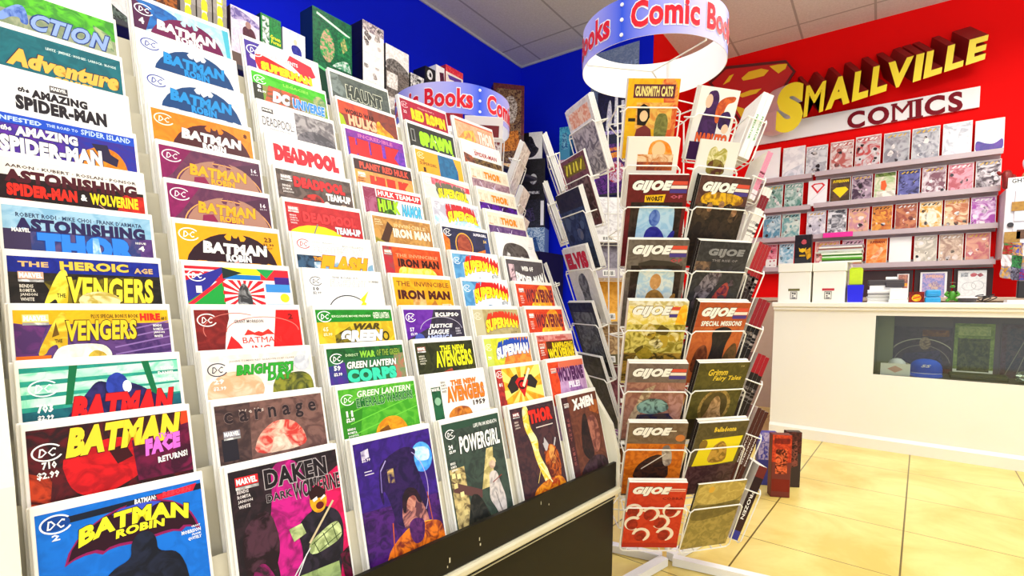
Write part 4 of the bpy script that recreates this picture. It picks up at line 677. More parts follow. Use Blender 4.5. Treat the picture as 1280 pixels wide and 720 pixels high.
def header_ring(parent, l0, d0, zb, zt, R, seams, texts, tilt=0.0):
    def P(phi, z, r): return VL * (l0 + r * math.sin(phi)) + VF * (d0 - r * math.cos(phi)) + Vector((0, 0, z))
    m = MB(); n = 288
    blue, lav, pur = lin('#2f55dc'), lin('#c3bdf0'), lin('#8f86e0')
    def shade(phi):
        dd = min(((math.degrees(phi) - s) % 360) for s in seams) ; dm = dd / 120.0
        t = min(1, dd / 62) if dd < 70 else min(1, (120 - dd) / 50); t = t ** .8
        t = max(0, t); c = tuple(blue[i] * (1 - t) + lav[i] * t for i in range(3)) + (1,)
        return c
    for i in range(n):
        a, b = 2*math.pi*i/n, 2*math.pi*(i+1)/n
        c = shade((a + b) / 2)
        m.add([P(a, zb, R), P(b, zb, R), P(b, zt, R), P(a, zt, R)], [(0, 1, 2, 3)], (c, c), 0)
        m.add([P(a, zb, R-.002), P(b, zb, R-.002), P(b, zt, R-.002), P(a, zt, R-.002)], [(3, 2, 1, 0)], K('#f6f6f8'), 1)
        m.add([P(a, zb, R), P(b, zb, R), P(b, zb, R-.002), P(a, zb, R-.002)], [(0, 1, 2, 3)], K('#f6f6f8'), 1)
        m.add([P(a, zt, R), P(b, zt, R), P(b, zt, R-.002), P(a, zt, R-.002)], [(0, 1, 2, 3)], K('#f6f6f8'), 1)
    ring = m.obj('header_ring', [PRINT, mat('white_card', '#fbfaf6', .6)], fixn=False)
    for p0, p1, z0, z1 in texts:
        t = MB()
        for k, (bld, col, off) in enumerate(((.075, '#f4f0f8', .0012), (.035, '#d8182c', .0024))):
            g = (bld - .035)
            vs, fs, _ = glyphs('Comic Books', bld, 0, 3)
            dp = (p1 - p0) * g * .16; dz = (z1 - z0) * g * 1.3
            t.add([P(math.radians(p0 - dp + (p1 - p0 + 2*dp) * s), z0 - dz + (z1 - z0 + 2*dz) * q, R + off) for s, q in vs], fs, K(col))
        t.obj('lettering', PRINT, ring, fixn=False)
    rv = MB()
    for sdeg in seams:
        a = math.radians(sdeg)
        for z in (zb + .15*(zt-zb), zb + .5*(zt-zb), zb + .85*(zt-zb)):
            c = P(a, z, R); nrm = (P(a, z, R+1) - c).normalized(); rv.tube([c, c + nrm * .003], .0055, 10)
    rv.obj('rivet_row', mat('white_enamel', '#f0f0ee', .4), ring)
    sp = MB(); hub = P(0, zb - .004, 0)
    for a in (27, 150, 280): sp.tube([hub, P(math.radians(a), zb - .004, R - .005), P(math.radians(a), zb + .06, R - .005)], .0028, 6)
    s = sp.obj('spoke', WIRE, ring)
    ring.parent = parent; ring.matrix_parent_inverse = parent.matrix_world.inverted()
    return ring

def spinner_core(t, l0, d0, ztop, zring, legs, rods):
    m = MB(); m.tube([ld(l0, d0, .05), ld(l0, d0, zring)], .009, 10)
    q = m.obj('pole', WIRE); q.parent = t; q.matrix_parent_inverse = t.matrix_world.inverted()
    m = MB()
    for l, d in rods: m.tube([ld(l0 + l, d0 + d, .17), ld(l0 + l, d0 + d, ztop)], .0026, 6)
    for z in (.17, .30, .47, .80, 1.14, ztop):
        pts = [ld(l0 + l, d0 + d, z) for l, d in rods]
        m.tube(pts, .0022, 6, True)
        for p in pts: m.tube([p, ld(l0, d0, z)], .0022, 5)
    for z in (.44, .455, .47, .30): m.tube([ld(l0 + .07 * math.cos(a * .5236), d0 + .07 * math.sin(a * .5236), z) for a in range(12)], .0024, 6, True)
    q = m.obj('wire_core', WIRE); q.parent = t; q.matrix_parent_inverse = t.matrix_world.inverted()
    for ang in legs:
        a = math.radians(ang); m = MB()
        c = ld(l0, d0, 0) ; c.z = 0; dv = ldn(math.cos(a), math.sin(a)).normalized(); nv = Vector((-dv.y, dv.x, 0))
        w_ = .016
        vs = []
        for s_, z in ((.02, .03), (.34, .026)):
            for k in (-1, 1): vs += [c + dv*s_ + nv*w_*k + Vector((0, 0, .002)), c + dv*s_ + nv*w_*k + Vector((0, 0, z))]
        m.add(vs, [(0, 1, 3, 2), (4, 6, 7, 5), (0, 4, 5, 1), (2, 3, 7, 6), (1, 5, 7, 3), (0, 2, 6, 4)])
        q = m.obj('leg', mat('white_enamel', '#f0f0ee', .4)); q.parent = t; q.matrix_parent_inverse = t.matrix_world.inverted()

# ---- cover art for the spinner
def gij(base, base2, stripes=True, sub=None, tc=W_):
    o = [bg(base, base2)]
    if stripes: o += [R_(.70, .10, .98, .16, '#d8503c'), R_(.70, .17, .98, .22, '#f0e4dc'), R_(.70, .23, .98, .29, '#4a3a8a')]
    o += [M_('GIJOE', .08, .09, .74, .29, tc, .06, '#2c1a14', .03, .3)]
    if sub: o.append(sub)
    return o
def bust(x, y, s, head, body, panel, panel2, fr='#241a18'):
    return [R_(.08, .44, .94, 1.36, fr, '#3a2c28'), P_([(.22,.54),(.26,.50),(.78,.50),(.83,.56),(.83,1.2),(.78,1.26),(.24,1.26),(.2,1.2)], panel, panel2),
            P_([(x-.14*s,y+.62*s),(x-.12*s,y+.36*s),(x-.03*s,y+.28*s),(x+.08*s,y+.28*s),(x+.18*s,y+.38*s),(x+.24*s,y+.52*s),(x+.34*s,y+.34*s),(x+.4*s,y+.36*s),(x+.34*s,y+.62*s)], body[0], body[1]), E_(x+.02*s, y+.14*s, .095*s, .14*s, head[0], head[1])]
SA = []
SA.append((1.500, .138, .200, .011, [bg('#eab81c', '#e8a818'), P_([(.62,0),(1,0),(1,1.5),(.8,1.5),(.72,.3)], '#d85a2c', '#e89a4c'), R_(.12, .10, .92, .34, '#5a2438'), M_('GUNSMITH CATS', .15, .13, .88, .31, '#f4e08a', .03), R_(.2, .42, .9, .9, '#e8c060', '#d88a3c'),
   P_([(.22,.52),(.34,.44),(.46,.5),(.48,.68),(.4,.84),(.24,.82)], '#1c1410'), E_(.36,.66,.08,.1,'#ecc89a'), P_([(.24,.9),(.4,.82),(.52,.9),(.56,1.1),(.2,1.1)], '#7a3030'), P_([(.6,.62),(.8,.6),(.86,.8),(.82,1.1),(.58,1.1)], '#6a6a34', '#8a8a48'), R_(.06, .7, .2, .76, '#2a2418')], 'yellow manga book with purple outlined title on top spinner row'))
SA.append((1.347, .138, .180, .011, [bg('#efe9e0'), P_([(.4,.1),(.6,.02),(.8,.1),(.9,.34),(.84,.6),(.4,.6)], '#e8821c', '#f0a850'), E_(.6,.22,.13,.15,'#f0c89a'), R_(.2, .3, .9, .44, '#e8c8a0', '#c87a3c'), R_(.2, .44, .9, .6, '#8a3a28', '#c8642c')], 'white manga book with orange art below yellow one'))
SA.append((1.251, .164, .255, .008, gij('#6a1c22', '#5c181c') + [P_([(.3,.33),(.64,.31),(.62,.44),(.3,.46)], '#e8b81c'), T_('WORST', .32, .345, .60, .43, '#3a1c10', .04, slope=-.01), T_('OF', .72, .32, .92, .38, '#c05a70', .03)] + bust(.48, .56, 1.0, ('#3a5ab0', '#6a8ad0'), ('#26268a', '#34349c'), '#9cc8e8', '#b8d8f0'), 'maroon soldier comic with blue helmeted bust on pale panel'))
SA.append((1.079, .164, .255, .008, gij('#6e645c', '#5c524a') + [P_([(.2,.4),(.4,.34),(.7,.36),(.9,.42),(.9,.46),(.2,.46)], '#3a342e'), T_('OF', .72, .32, .92, .38, '#b04a50', .03)] + bust(.5, .58, 1.0, ('#d8a468', '#c08a50'), ('#a87c3c', '#8a6430'), '#a8c8dc', '#d8e0dc'), 'grey brown soldier comic with tan bald bust'))
SA.append((.914, .164, .255, .011, gij('#e0c850', '#f0e4b0', True) + [R_(0, 0, 1, .08, '#e8e4d0', '#c8b878'), P_([(.8,.5),(.86,.1),(.98,.04),(1,.4),(.9,.6)], '#f0a81c', '#f4c83c'), P_([(.58,.7),(.72,.5),(.84,.44),(.8,.56),(.66,.76)], '#4a4418'), R_(.0, .42, 1, .95, '#d8c868', '#8a7a24'), R_(.0, .95, 1, 1.5, '#b08a34', '#4a3c1c')] + blobs(3, 14, .05, .4, .95, 1.3, ['#8a7a20', '#e8dca0', '#b89a30', '#5c4c18'], .12), 'yellow camouflage soldier comic with orange flame'))
SA.append((.743, .164, .255, .012, gij('#6c5c54', '#7a6a60') + [R_(0, .36, 1, 1.5, '#a87868', '#8a5a50'), P_([(.3,.5),(.5,.4),(.2,1.2),(.05,1.2)], '#c8b090', '#8a7058'), P_([(.2,.8),(.4,.66),(.7,.7),(.8,.9),(.5,1.0),(.24,.95)], '#8ab0a8', '#3c4c4a'), P_([(.24,1.0),(.84,.96),(.94,1.2),(.2,1.2)], '#2c2a4a', '#4a3c40'), P_([(.7,.4),(1,.6),(1,1.2),(.8,1.0)], '#b88880', '#9a6a5c')], 'grey brown soldier comic with teal shape and pink linework'))
SA.append((.578, .164, .255, .009, gij('#6a5442', '#7a6450', False) + [R_(.64, .15, .82, .17, '#e8dcc8'), E_(.9,.3,.08,.07,'#c8783c'), R_(0, .42, 1, 1.5, '#d8781c', '#b85a14'), P_([(.15,1.2),(.2,.9),(.4,.7),(.6,.62),(.76,.8),(.8,1.2)], '#2a1c1c', '#4a2c20'), P_([(.6,.5),(.72,.42),(.8,.6),(.82,.86),(.68,.9)], '#b8aca0', '#7a6c64'), L_(.3,.95,.7,.62,.02,'#d8d0c8')], 'brown and orange soldier comic with dark crouching figure'))
heads = []
for (x, y, a0) in ((.12,.62,170), (.42,.68,200), (.78,.6,0), (.14,.9,60), (.62,.86,250), (.3,1.16,180), (.72,1.14,190)):
    heads += [O_(x+.02, y, .16, .16, .06, '#f0e0d0', a0, a0+250), E_(x, y+.03, .1, .12, '#8a1c14', '#b02c1c')]
SA.append((.410, .164, .240, .009, gij('#cc3a20', '#c03018', False) + [R_(.66, .13, .98, .15, '#f0d8c8'), R_(.66, .17, .98, .19, '#e8a890'), T_('COBRA', .6, .31, .97, .37, '#8a1c14', .03)] + heads + [R_(0, 1.36, 1, 1.5, '#b02818')], 'red soldier comic with white rings on bottom spinner row'))
SBk = []
SBk.append((1.494, .125, .190, .011, [bg('#efeeec'), P_([(.2,.1),(.42,.04),(.52,.2),(.5,.4),(.6,.6),(.6,1.1),(.12,1.1),(.16,.6),(.24,.44)], '#3a1c4c', '#4a2460'), E_(.27,.28,.09,.14,'#e8c0a8'), P_([(.48,.3),(.66,.16),(.94,.12),(.92,.24),(.72,.3),(.68,.7),(.5,.7)], '#d8682c', '#b84a24'), P_([(.62,.5),(.82,.42),(.94,.56),(.9,.86),(.6,.8)], '#3c1c58', '#2c1440'), E_(.82,.8,.09,.1,'#f0cdb0'), M_('NARUTO', .12, .92, .94, 1.12, '#e8602c', .06, '#4a1c10', .02), R_(0, 1.12, 1, 1.5, '#3c1c4c')], 'white manga with dark purple and orange art, spinner top row'))
SBk.append((1.354, .128, .165, .005, [bg('#e8e6e0'), P_([(.25,.2),(.4,.1),(.5,.24),(.6,.12),(.74,.2),(.72,.6),(.26,.6)], '#a8a048', '#e0d8a8'), P_([(.3,.44),(.5,.36),(.72,.46),(.76,.7),(.26,.7)], '#5a2c1c', '#8a7a30')], 'pale grey manga with olive yellow figures'))
SBk.append((1.258, .168, .255, .009, gij('#5a3830', '#4a2c28') + [P_([(.1,.3),(.3,.24),(.9,.28),(.94,.46),(.08,.46)], '#e8b41c', '#8a5c1c'), R_(0, .46, 1, 1.5, '#241c18', '#3a2c22')] + blobs(12, 9, .05, .42, .95, 1.0, ['#3a2a20', '#5a4430', '#241a18'], .13) + [E_(x, y, .055, .075, '#a87c58', '#7a583c') for x, y in ((.3,.5),(.52,.46),(.8,.56))], 'dark brown soldier comic with yellow glow over group'))
SBk.append((1.081, .170, .255, .010, [bg('#2c2c30', '#3c3a3e'), M_('GIJOE', .2, .12, .9, .27, '#8a8a8e', .05, '#141416', .02, .1), T_('THE RISE OF', .3, .3, .8, .34, '#8a8488', .01), R_(.0, .34, .3, .5, '#4a3c38', '#8a6c54'), P_([(.2,.6),(.5,.44),(.6,.6),(.3,1.1),(.1,1.1)], '#8a8088', '#3c343c'), P_([(.5,.9),(.7,.66),(.8,.8),(.74,1.2),(.44,1.2)], '#b84a3c', '#5c2440')] + blobs(21, 10, .05, .4, .95, 1.3, ['#1c1c20', '#4a444c', '#6a5460'], .07), 'charcoal comic with metallic grey slanted title'))
SBk.append((.912, .170, .255, .012, gij('#b8552c', '#a84a28') + [M_('SPECIAL MISSIONS', .12, .33, .92, .42, W_, .03, '#5a2410', .02), R_(0, .44, 1, 1.5, '#c86a34', '#b85a2c'), P_([(.36,.5),(.6,.42),(.8,.5),(.7,.8),(.76,1.3),(.4,1.3),(.46,.8)], '#1c1a1e', '#2c2424'), P_([(.1,1.3),(.14,.86),(.3,.74),(.4,.9),(.44,1.3)], '#5a2c1c', '#8a4a2c'), P_([(.7,1.3),(.74,.9),(.9,.7),(1,.9),(1,1.3)], '#4a3420', '#6a4a2c')], 'rust orange soldier comic with tall dark silhouette'))
SBk.append((.742, .170, .255, .010, [bg('#5c5424', '#4a441c'), M_('Grimm', .22, .12, .6, .24, '#e8c83c', .02, '#2a240c', .02, .2), M_('Fairy Tales', .34, .25, .9, .36, '#e8c83c', .02, '#2a240c', .02, .2), E_(.52,.86,.32,.36,'#a88a48','#6a5424'), E_(.52,.86,.26,.3,'#4a3c1c','#5c4c24'), P_([(.44,.7),(.54,.62),(.62,.72),(.66,.94),(.74,1.1),(.3,1.1),(.4,.94)], '#c8a070', '#8a6840'), R_(0, 1.08, 1, 1.5, '#2c2410', '#3c3018'), T_('10', .84, .06, .9, .09, '#c8b878', .01)], 'olive comic with gold script title and oval portrait'))
SBk.append((.572, .170, .255, .010, [bg('#5c5030', '#4c4226'), T_('Belladonna', .34, .1, .78, .2, '#e8c83c', .03), P_([(.16,.34),(.96,.3),(.92,.84),(.08,.92)], '#ecd81c'), P_([(.34,.84),(.4,.5),(.56,.36),(.7,.5),(.76,.84)], '#c89a40', '#8a6820'), R_(0, .88, 1, 1.5, '#3c1c24', '#5c3a3c'), E_(.2,.44,.08,.1,'#8a6a24')], 'brown comic with bright yellow square on cover'))
SBk.append((.396, .165, .245, .006, [bg('#8a7a3c', '#a8924c'), P_([(0,0),(1,0),(1,.4),(.5,.5),(0,.4)], '#b0984c', '#c8b060'), P_([(0,.44),(.4,.5),(1,.4),(1,.7),(.3,.84),(0,.8)], '#6a5c2c', '#7a6a34'), E_(.3,.14,.06,.07,'#d8a83c')], 'bare olive and tan comic on lowest pocket'))
t1 = empty('spinner_rack', ld(.56, 1.745, 0), VROT)
tag(t1, 'white wire spinner rack with round lettered header standing on the floor beside the stepped rack', 'spinner rack')
bpy.context.view_layer.update()
rods = [(.255*math.cos(math.radians(a)), .235*math.sin(math.radians(a))) for a in (0,)]
rods = [(-.19,-.10), (-.06,-.17), (.07,-.11), (.06,.03), (.03,.15), (-.13,.18), (-.19,.06)]
spinner_core(t1, .52, 1.72, 1.52, 1.70, (40, 154, 220, 334), rods)
header_ring(t1, .455, 1.72, 1.675, 1.797, .228, (-38, 82, 202), [(-31, 72, 1.700, 1.775), (89, 192, 1.700, 1.775), (209, 312, 1.700, 1.775)])
for z, W, H, T, ops, lab in SA:
    spin_book(t1, .309 + W/2, 1.378, (0, -1), z, W, H, T, ops, lab, spares=1, splabel='spare copy behind the ' + lab, drop=.085 if H > .22 else .07)
na = math.radians(16); nB = (math.sin(na), -math.cos(na))
for z, W, H, T, ops, lab in SBk:
    spin_book(t1, .509 + W/2, 1.402 + W*.14, nB, z, W, H, T, ops, lab, spares=0 if T < .008 or H == .165 else 1, splabel='spare copy behind the ' + lab, sp=([(0, 1, '#241c18')],) if H > .22 else None, drop=.085 if H > .22 else .07)
# right-hand side: spines towards us
CR = [(1.530, .13, .20, .016, 2, [(0, 1, '#eceae6')], 'PREDATOR', '#4a9a34', 'white digest with green lettered spine'),
      (1.362, .12, .15, .008, 2, [(0, .2, '#e8dce0'), (.2, 1, '#d88aa0')], None, '#7a1c34', 'pink spined manga volume'),
      (1.252, .165, .255, .0085, 3, [(0, .74, '#e6e2da'), (.74, .9, '#7a2028'), (.9, 1, '#e0dcd4')], None, '#3c3438', 'white spined book with maroon cap'),
      (1.081, .165, .255, .0095, 4, [(0, .6, '#2a1c1c'), (.6, 1, '#a02428')], None, '#e8d8d0', 'black book with red topped spine'),
      (.912, .165, .255, .0125, 3, [(0, .66, '#1c1616'), (.66, 1, '#8a1c24')], None, '#d8c8c0', 'black book with dark crimson topped spine'),
      (.742, .165, .255, .0125, 3, [(0, .76, '#241a14'), (.76, 1, '#9a1820')], None, '#d8c8c0', 'near black book with bright red spine cap'),
      (.572, .165, .255, .012, 3, [(0, 1, '#4a241a')], 'WARNING', '#e8e0d8', 'chocolate brown book with white lettered spine'),
      (.396, .165, .250, .028, 1, [(0, .12, '#3a3a90'), (.12, .4, '#3c2420'), (.4, .85, '#2c1a1c'), (.85, 1, '#6a2420')], 'FROZEN', '#f0ece8', 'thick dark red book with white block lettered spine')]
for z, W, H, T, n, bands, tx, tc, lab in CR:
    spin_book(t1, .785, 1.555 + W/2, (1, -.02), z, W, H, T, [bg(bands[-1][2], bands[0][2]), R_(.1, .1, .9, .3, '#d8d0c8')], lab + ', outermost of its pocket', sp=(bands + ([] if tx else [(.40, .405, tc), (.44, .47, tc), (.50, .51, tc), (.54, .58, tc), (.10, .115, tc)]), tx, tc), spares=n - 1, splabel=lab + ' further inside the pocket')
# left-hand side: covers turned away, seen at a sharp angle
nE = (-math.sin(math.radians(70)), -math.cos(math.radians(70)))
SE = [(1.548, .162, .232, .005, 4, [bg('#e4e0dc', '#cfc8c4'), R_(.1, .1, .9, .4, '#f0d0b8', '#e09070'), R_(.05, .45, .95, 1.4, '#6a6470', '#c0b8bc')], 'white comic with pale orange block, top left spinner pocket'),
      (1.381, .162, .232, .004, 2, [bg('#7a4a54', '#5c343c'), R_(.08, .08, .92, .34, '#6a5a10', '#8a7a1c'), L_(.12,.3,.22,.12,.05,'#e8dc3c'), L_(.3,.3,.34,.12,.06,'#e8dc3c'), L_(.44,.3,.52,.12,.05,'#e8dc3c'), L_(.6,.3,.62,.12,.06,'#e8dc3c'), L_(.72,.3,.84,.13,.05,'#e8dc3c'), R_(.1, .45, .9, 1.3, '#4a3438', '#8a6a6c')], 'plum comic with yellow title on the spinner side'),
      (1.27, .172, .262, .004, 4, [bg('#2c2a34', '#1c1e2c'), R_(0, .35, 1, 1.5, '#24304c', '#3a4a6a')] + blobs(31, 8, .1, .4, .9, 1.3, ['#1c2438', '#4a5a7a', '#6a6a78'], .12), 'black and steel blue comic on the spinner side'),
      (1.09, .172, .262, .005, 2, [bg('#e8e6e4', '#dcdad8'), M_('ELVIS', .08, .1, .92, .42, '#c8202c', .06, '#4a0c14', .01), P_([(.4,.55),(.6,.5),(.7,.7),(.62,1.0),(.8,1.45),(.6,1.45),(.5,1.1),(.4,1.45),(.2,1.45),(.38,1.0),(.3,.7)], '#4a4a4c', '#8a8a8c')], 'white comic with tall red lettering on the spinner side'),
      (.91, .172, .262, .005, 2, [bg('#1c1e20', '#34383a'), R_(.1, .2, .9, 1.2, '#44484a', '#7a7e80')], 'black and grey comic below the red lettered one'),
      (.735, .172, .262, .005, 2, [bg('#242420', '#3c3c34'), R_(.1, .2, .9, 1.2, '#3a3a34', '#50504a')], 'dark charcoal comic low on the spinner side')]
for z, W, H, T, n, ops, lab in SE:
    spin_book(t1, {1.548: .227, 1.381: .215, 1.27: .202, 1.09: .227, .91: .25, .735: .28}[z] - W/2*.34, 1.60 + W/2*.94, nE, z, W, H, T, ops, lab, spares=n - 1, splabel='white edged copy behind the ' + lab, edge=PAPER, lean=False, name='comic_book', cat='comic')
nF = (-.995, .1)
for z, W, H, T, n, ops, lab in [(1.51, .150, .215, .006, 3, [bg('#d8dcd8', '#a8b0a8')], 'grey white comic in the far left spinner pocket, top'),
      (1.34, .150, .215, .006, 3, [bg('#d0d0d0', '#8a8a90')], 'silver grey comic in the far left spinner pocket'),
      (1.05, .160, .255, .006, 2, [bg('#b8c4d0', '#7a8a9c')], 'blue grey comic in the far left spinner pocket, low')]:
    spin_book(t1, .115, 1.93, nF, z, W, H, T, ops, lab, spares=n - 1, splabel='edge of a copy behind the ' + lab, edge=PAPER, name='comic_book', cat='comic')
# far side: back covers seen through the wires
for z, H, c, c2, band, lab in [(1.335, .20, '#e8e6e4', '#c8c4c4', '#f0eeec', 'white back cover seen through the spinner wires'), (1.245, .255, '#8a8490', '#6a6470', '#b0a8b0', 'mauve grey back cover seen through the spinner wires'),
      (1.075, .255, '#e8a83c', '#d8942c', '#ecb448', 'mustard yellow back cover seen through the spinner wires'), (.905, .255, '#8a6a48', '#c8a878', '#5c5438', 'brown and tan back cover seen through the spinner wires'),
      (.74, .255, '#7a4448', '#5c3034', '#6a2c34', 'maroon back cover seen through the spinner wires'), (.575, .255, '#8a5a90', '#6a4470', '#2c2a2c', 'purple back cover with black base seen through wires'), (.41, .24, '#7a4c1c', '#5c3814', '#3c2c18', 'golden brown back cover near spinner bottom')]:
    spin_book(t1, .385, 2.09, (-.06, 1), z, .163, H, .010, None, lab, back=(c, c2, band), edge=PAGE)

# second spinner, behind the stepped rack
t2 = empty('spinner_rack', ld(-.27, 2.3, 0, False), VROT)
tag(t2, 'white spinner rack with lettered header, mostly hidden behind the stepped rack', 'spinner rack')
bpy.context.view_layer.update()
LEANK = 0.0
rods2 = [(.22*math.cos(math.radians(a)), .22*math.sin(math.radians(a))) for a in range(20, 380, 60)]
spinner_core(t2, -.27, 2.3, 1.60, 1.66, (10, 130, 250), rods2)
header_ring(t2, -.27, 2.3, 1.655, 1.775, .25, (32, 152, 272), [(40, 138, 1.678, 1.752), (160, 258, 1.678, 1.752), (-74, 25, 1.678, 1.752)])
for z, H, lab in [(1.60, .22, 'white comic in the far spinner, top pocket'), (1.41, .22, 'white comic in the far spinner, middle pocket'), (1.285, .22, 'ragged cream comic in the far spinner, lower pocket'), (1.12, .22, 'cream comic in the far spinner, lowest visible pocket')]:
    spin_book(t2, .062, 2.30, (.97, -.2), z, .155, H, .007, [bg('#e0dcd4', '#b8b0a8')], lab, spares=2, splabel='edge of a copy behind the ' + lab, edge=PAPER, name='comic_book', cat='comic')
for z, c, c2, lab in [(1.63, '#e8e0e0', '#7a2c34', 'white comic with dark red art under the far header'), (1.46, '#d8d0d0', '#6a3c44', 'pale comic with wine red art in far spinner'), (1.28, '#d0c8c0', '#8a5c4c', 'beige comic with brown art in far spinner')]:
    spin_book(t2, -.115, 2.02, (.15, -.99), z, .15, .22, .008, [bg(c), R_(.1, .2, .9, .5, c2), R_(.05, .6, .95, 1.4, c2, c)], lab, spares=1, splabel='spare behind the ' + lab, edge=PAPER, name='comic_book', cat='comic')
LEANK = .025
# ------------------------------------------------------------------ red back wall: sign, banner, ledges and comics
def solid_glyph(mb, ch, fmap, vec, mi_face=0, mi_side=1, bold=.05, shear=0, mid=None):
    """letter with a face and straight sides running back along vec"""
    vs, fs, _ = glyphs(ch, bold, shear, 4)
    A = [Vector(fmap(s, q)) for s, q in vs]; B = [p + Vector(vec) for p in A]
    mb.add(A, fs, None, mi_face); mb.add(B, [f[::-1] for f in fs], None, mi_side)
    cnt = {}
    for f in fs:
        for i in range(len(f)):
            e = (f[i], f[(i+1) % len(f)]); k = (min(e), max(e)); cnt[k] = cnt.get(k, 0) + 1
    n = len(A); o = []
    for (a, b), c in cnt.items():
        if c == 1: o.append((a, b, b + n, a + n))
    mb.add(A + B, o, None, mi_side)
YEL = mat('yellow_sign_face', '#f2dc10', .4, noise='#e8cf0c', scale=3)
SGR = mat('dark_red_sign_side', '#8a0c0c', .5, noise='#760808', scale=4)
GREY = mat('silver_sign_side', '#f0eeec', .3, noise='#d8d6d4', scale=5)
YS = 5.20
sign = empty('shop_sign', (-.05, YR - .01, 2.5)); tag(sign, 'big yellow block letter shop name with red sides on the red wall', 'sign')
def child(o, p):
    bpy.context.view_layer.update(); o.parent = p; o.matrix_parent_inverse = p.matrix_world.inverted(); return o
word = 'MALLVILLE'
wd = [glyphs(c, .06, 0, 4)[2] for c in word]; wd = [max(v, .30) for v, c in zip(wd, word)]
gap = .09; wd[0] *= .95; tot = sum(wd) + gap * (len(word) - 2.6); x = 0
for c, w_ in zip(word, wd):
    if c == 'V': x -= gap * 1.6
    s0, s1 = x / tot, (x + w_) / tot; x += w_ + gap
    def fm(s, q, s0=s0, s1=s1):
        t = s0 + (s1 - s0) * s + .012 * q
        return (-.624 + 1.170 * t, YS, (2.568 + .183 * t) + q * (.266 - .093 * t))
    m = MB(); solid_glyph(m, c, fm, (-.09, .185, .165), bold=.02 if c == 'M' else .05)
    child(m.obj('letter', [YEL, SGR]), sign)
m = MB(); solid_glyph(m, 'S', lambda s, q: (-.845 + .215 * s + .01 * q, YS, 2.455 + .425 * q + .02 * s), (-.13, .135, .03), bold=.07)
child(m.obj('letter', [YEL, GREY]), sign)
# shield
def wallpoly(pxs, y): return [(at(px, py, 1, y).x, at(px, py, 1, y).z) for px, py in pxs]
sh = empty('wall_shield', (-1.0, YR - .01, 2.8)); tag(sh, 'red and yellow five sided shield emblem half hidden behind the spinner header', 'sign')
m = MB(); m.prism(wallpoly([(886, 104), (906, 84), (983, 76), (995, 90), (940, 172)], 5.38), 1, 5.3715, 5.36); child(m.obj('shield_rim', mat('maroon_rim', '#5a0808', .5)), sh)
m = MB(); m.prism(wallpoly([(890, 104), (908, 87), (982, 79), (991, 90), (940, 167)], 5.36), 1, 5.3595, 5.35); child(m.obj('shield_field', mat('shield_red', '#c01010', .45)), sh)
SY = mat('shield_yellow', '#eec81c', .45)
for pl in ([(927, 98), (936, 90), (952, 86), (961, 88), (955, 95), (940, 99), (929, 101)], [(962, 83), (972, 81), (984, 80), (982, 86), (973, 92), (968, 88)], [(904, 106), (912, 95), (917, 93), (912, 102)], [(922, 119), (938, 113), (952, 111), (945, 117), (928, 122)], [(918, 132), (930, 136), (938, 156), (926, 146)]):
    m = MB(); m.prism(wallpoly(pl, 5.35), 1, 5.3495, 5.344); child(m.obj('shield_inlay', SY), sh)
# white banner
bn = MB(); bn.prism(wallpoly([(918, 164), (1225.5, 108), (1224, 134), (916, 187)], 5.38), 1, 5.388, 5.372)
bno = tag(bn.obj('sign_banner', mat('white_banner_board', '#eceae8', .5)), 'long white banner with dark red capital letters under the yellow sign', 'sign')
cz = {}
A, B_, C2, D2 = [at(p[0], p[1], 1, 5.37) for p in ((1059, 162), (1203.5, 138), (1203.5, 113), (1059, 141))]
m = MB(); xx = 0; cw = [glyphs(c, .05, 0, 4)[2] for c in 'COMICS']; cw = [max(v, .26) for v in cw]; tt = sum(cw) + .14 * 5
CRD = mat('dark_red_lettering', '#78081a', .6, spec=.15)
for c, w_ in zip('COMICS', cw):
    s0, s1 = xx / tt, (xx + w_) / tt; xx += w_ + .14
    def fm(s, q, s0=s0, s1=s1):
        t = s0 + (s1 - s0) * s
        lo = A.lerp(B_, t); hi = D2.lerp(C2, t); p = lo.lerp(hi, q); return (p.x, 5.369, p.z)
    m = MB(); solid_glyph(m, c, fm, (0, .0025, 0), 0, 0, bold=.0 if c == 'M' else .04)
    if c in 'MI':      # slab serifs
        for sx in ((-.06, .26), (.74, 1.06)) if c == 'M' else ((-.3, 1.3),):
            for q0, q1 in ((0, .09), (.91, 1)):
                p = [fm(sx[0], q0), fm(sx[1], q0), fm(sx[1], q1), fm(sx[0], q1)]
                m.prism([(v[0], v[2]) for v in p], 1, 5.3688, 5.3715)
    child(m.obj('letter', CRD), bno)

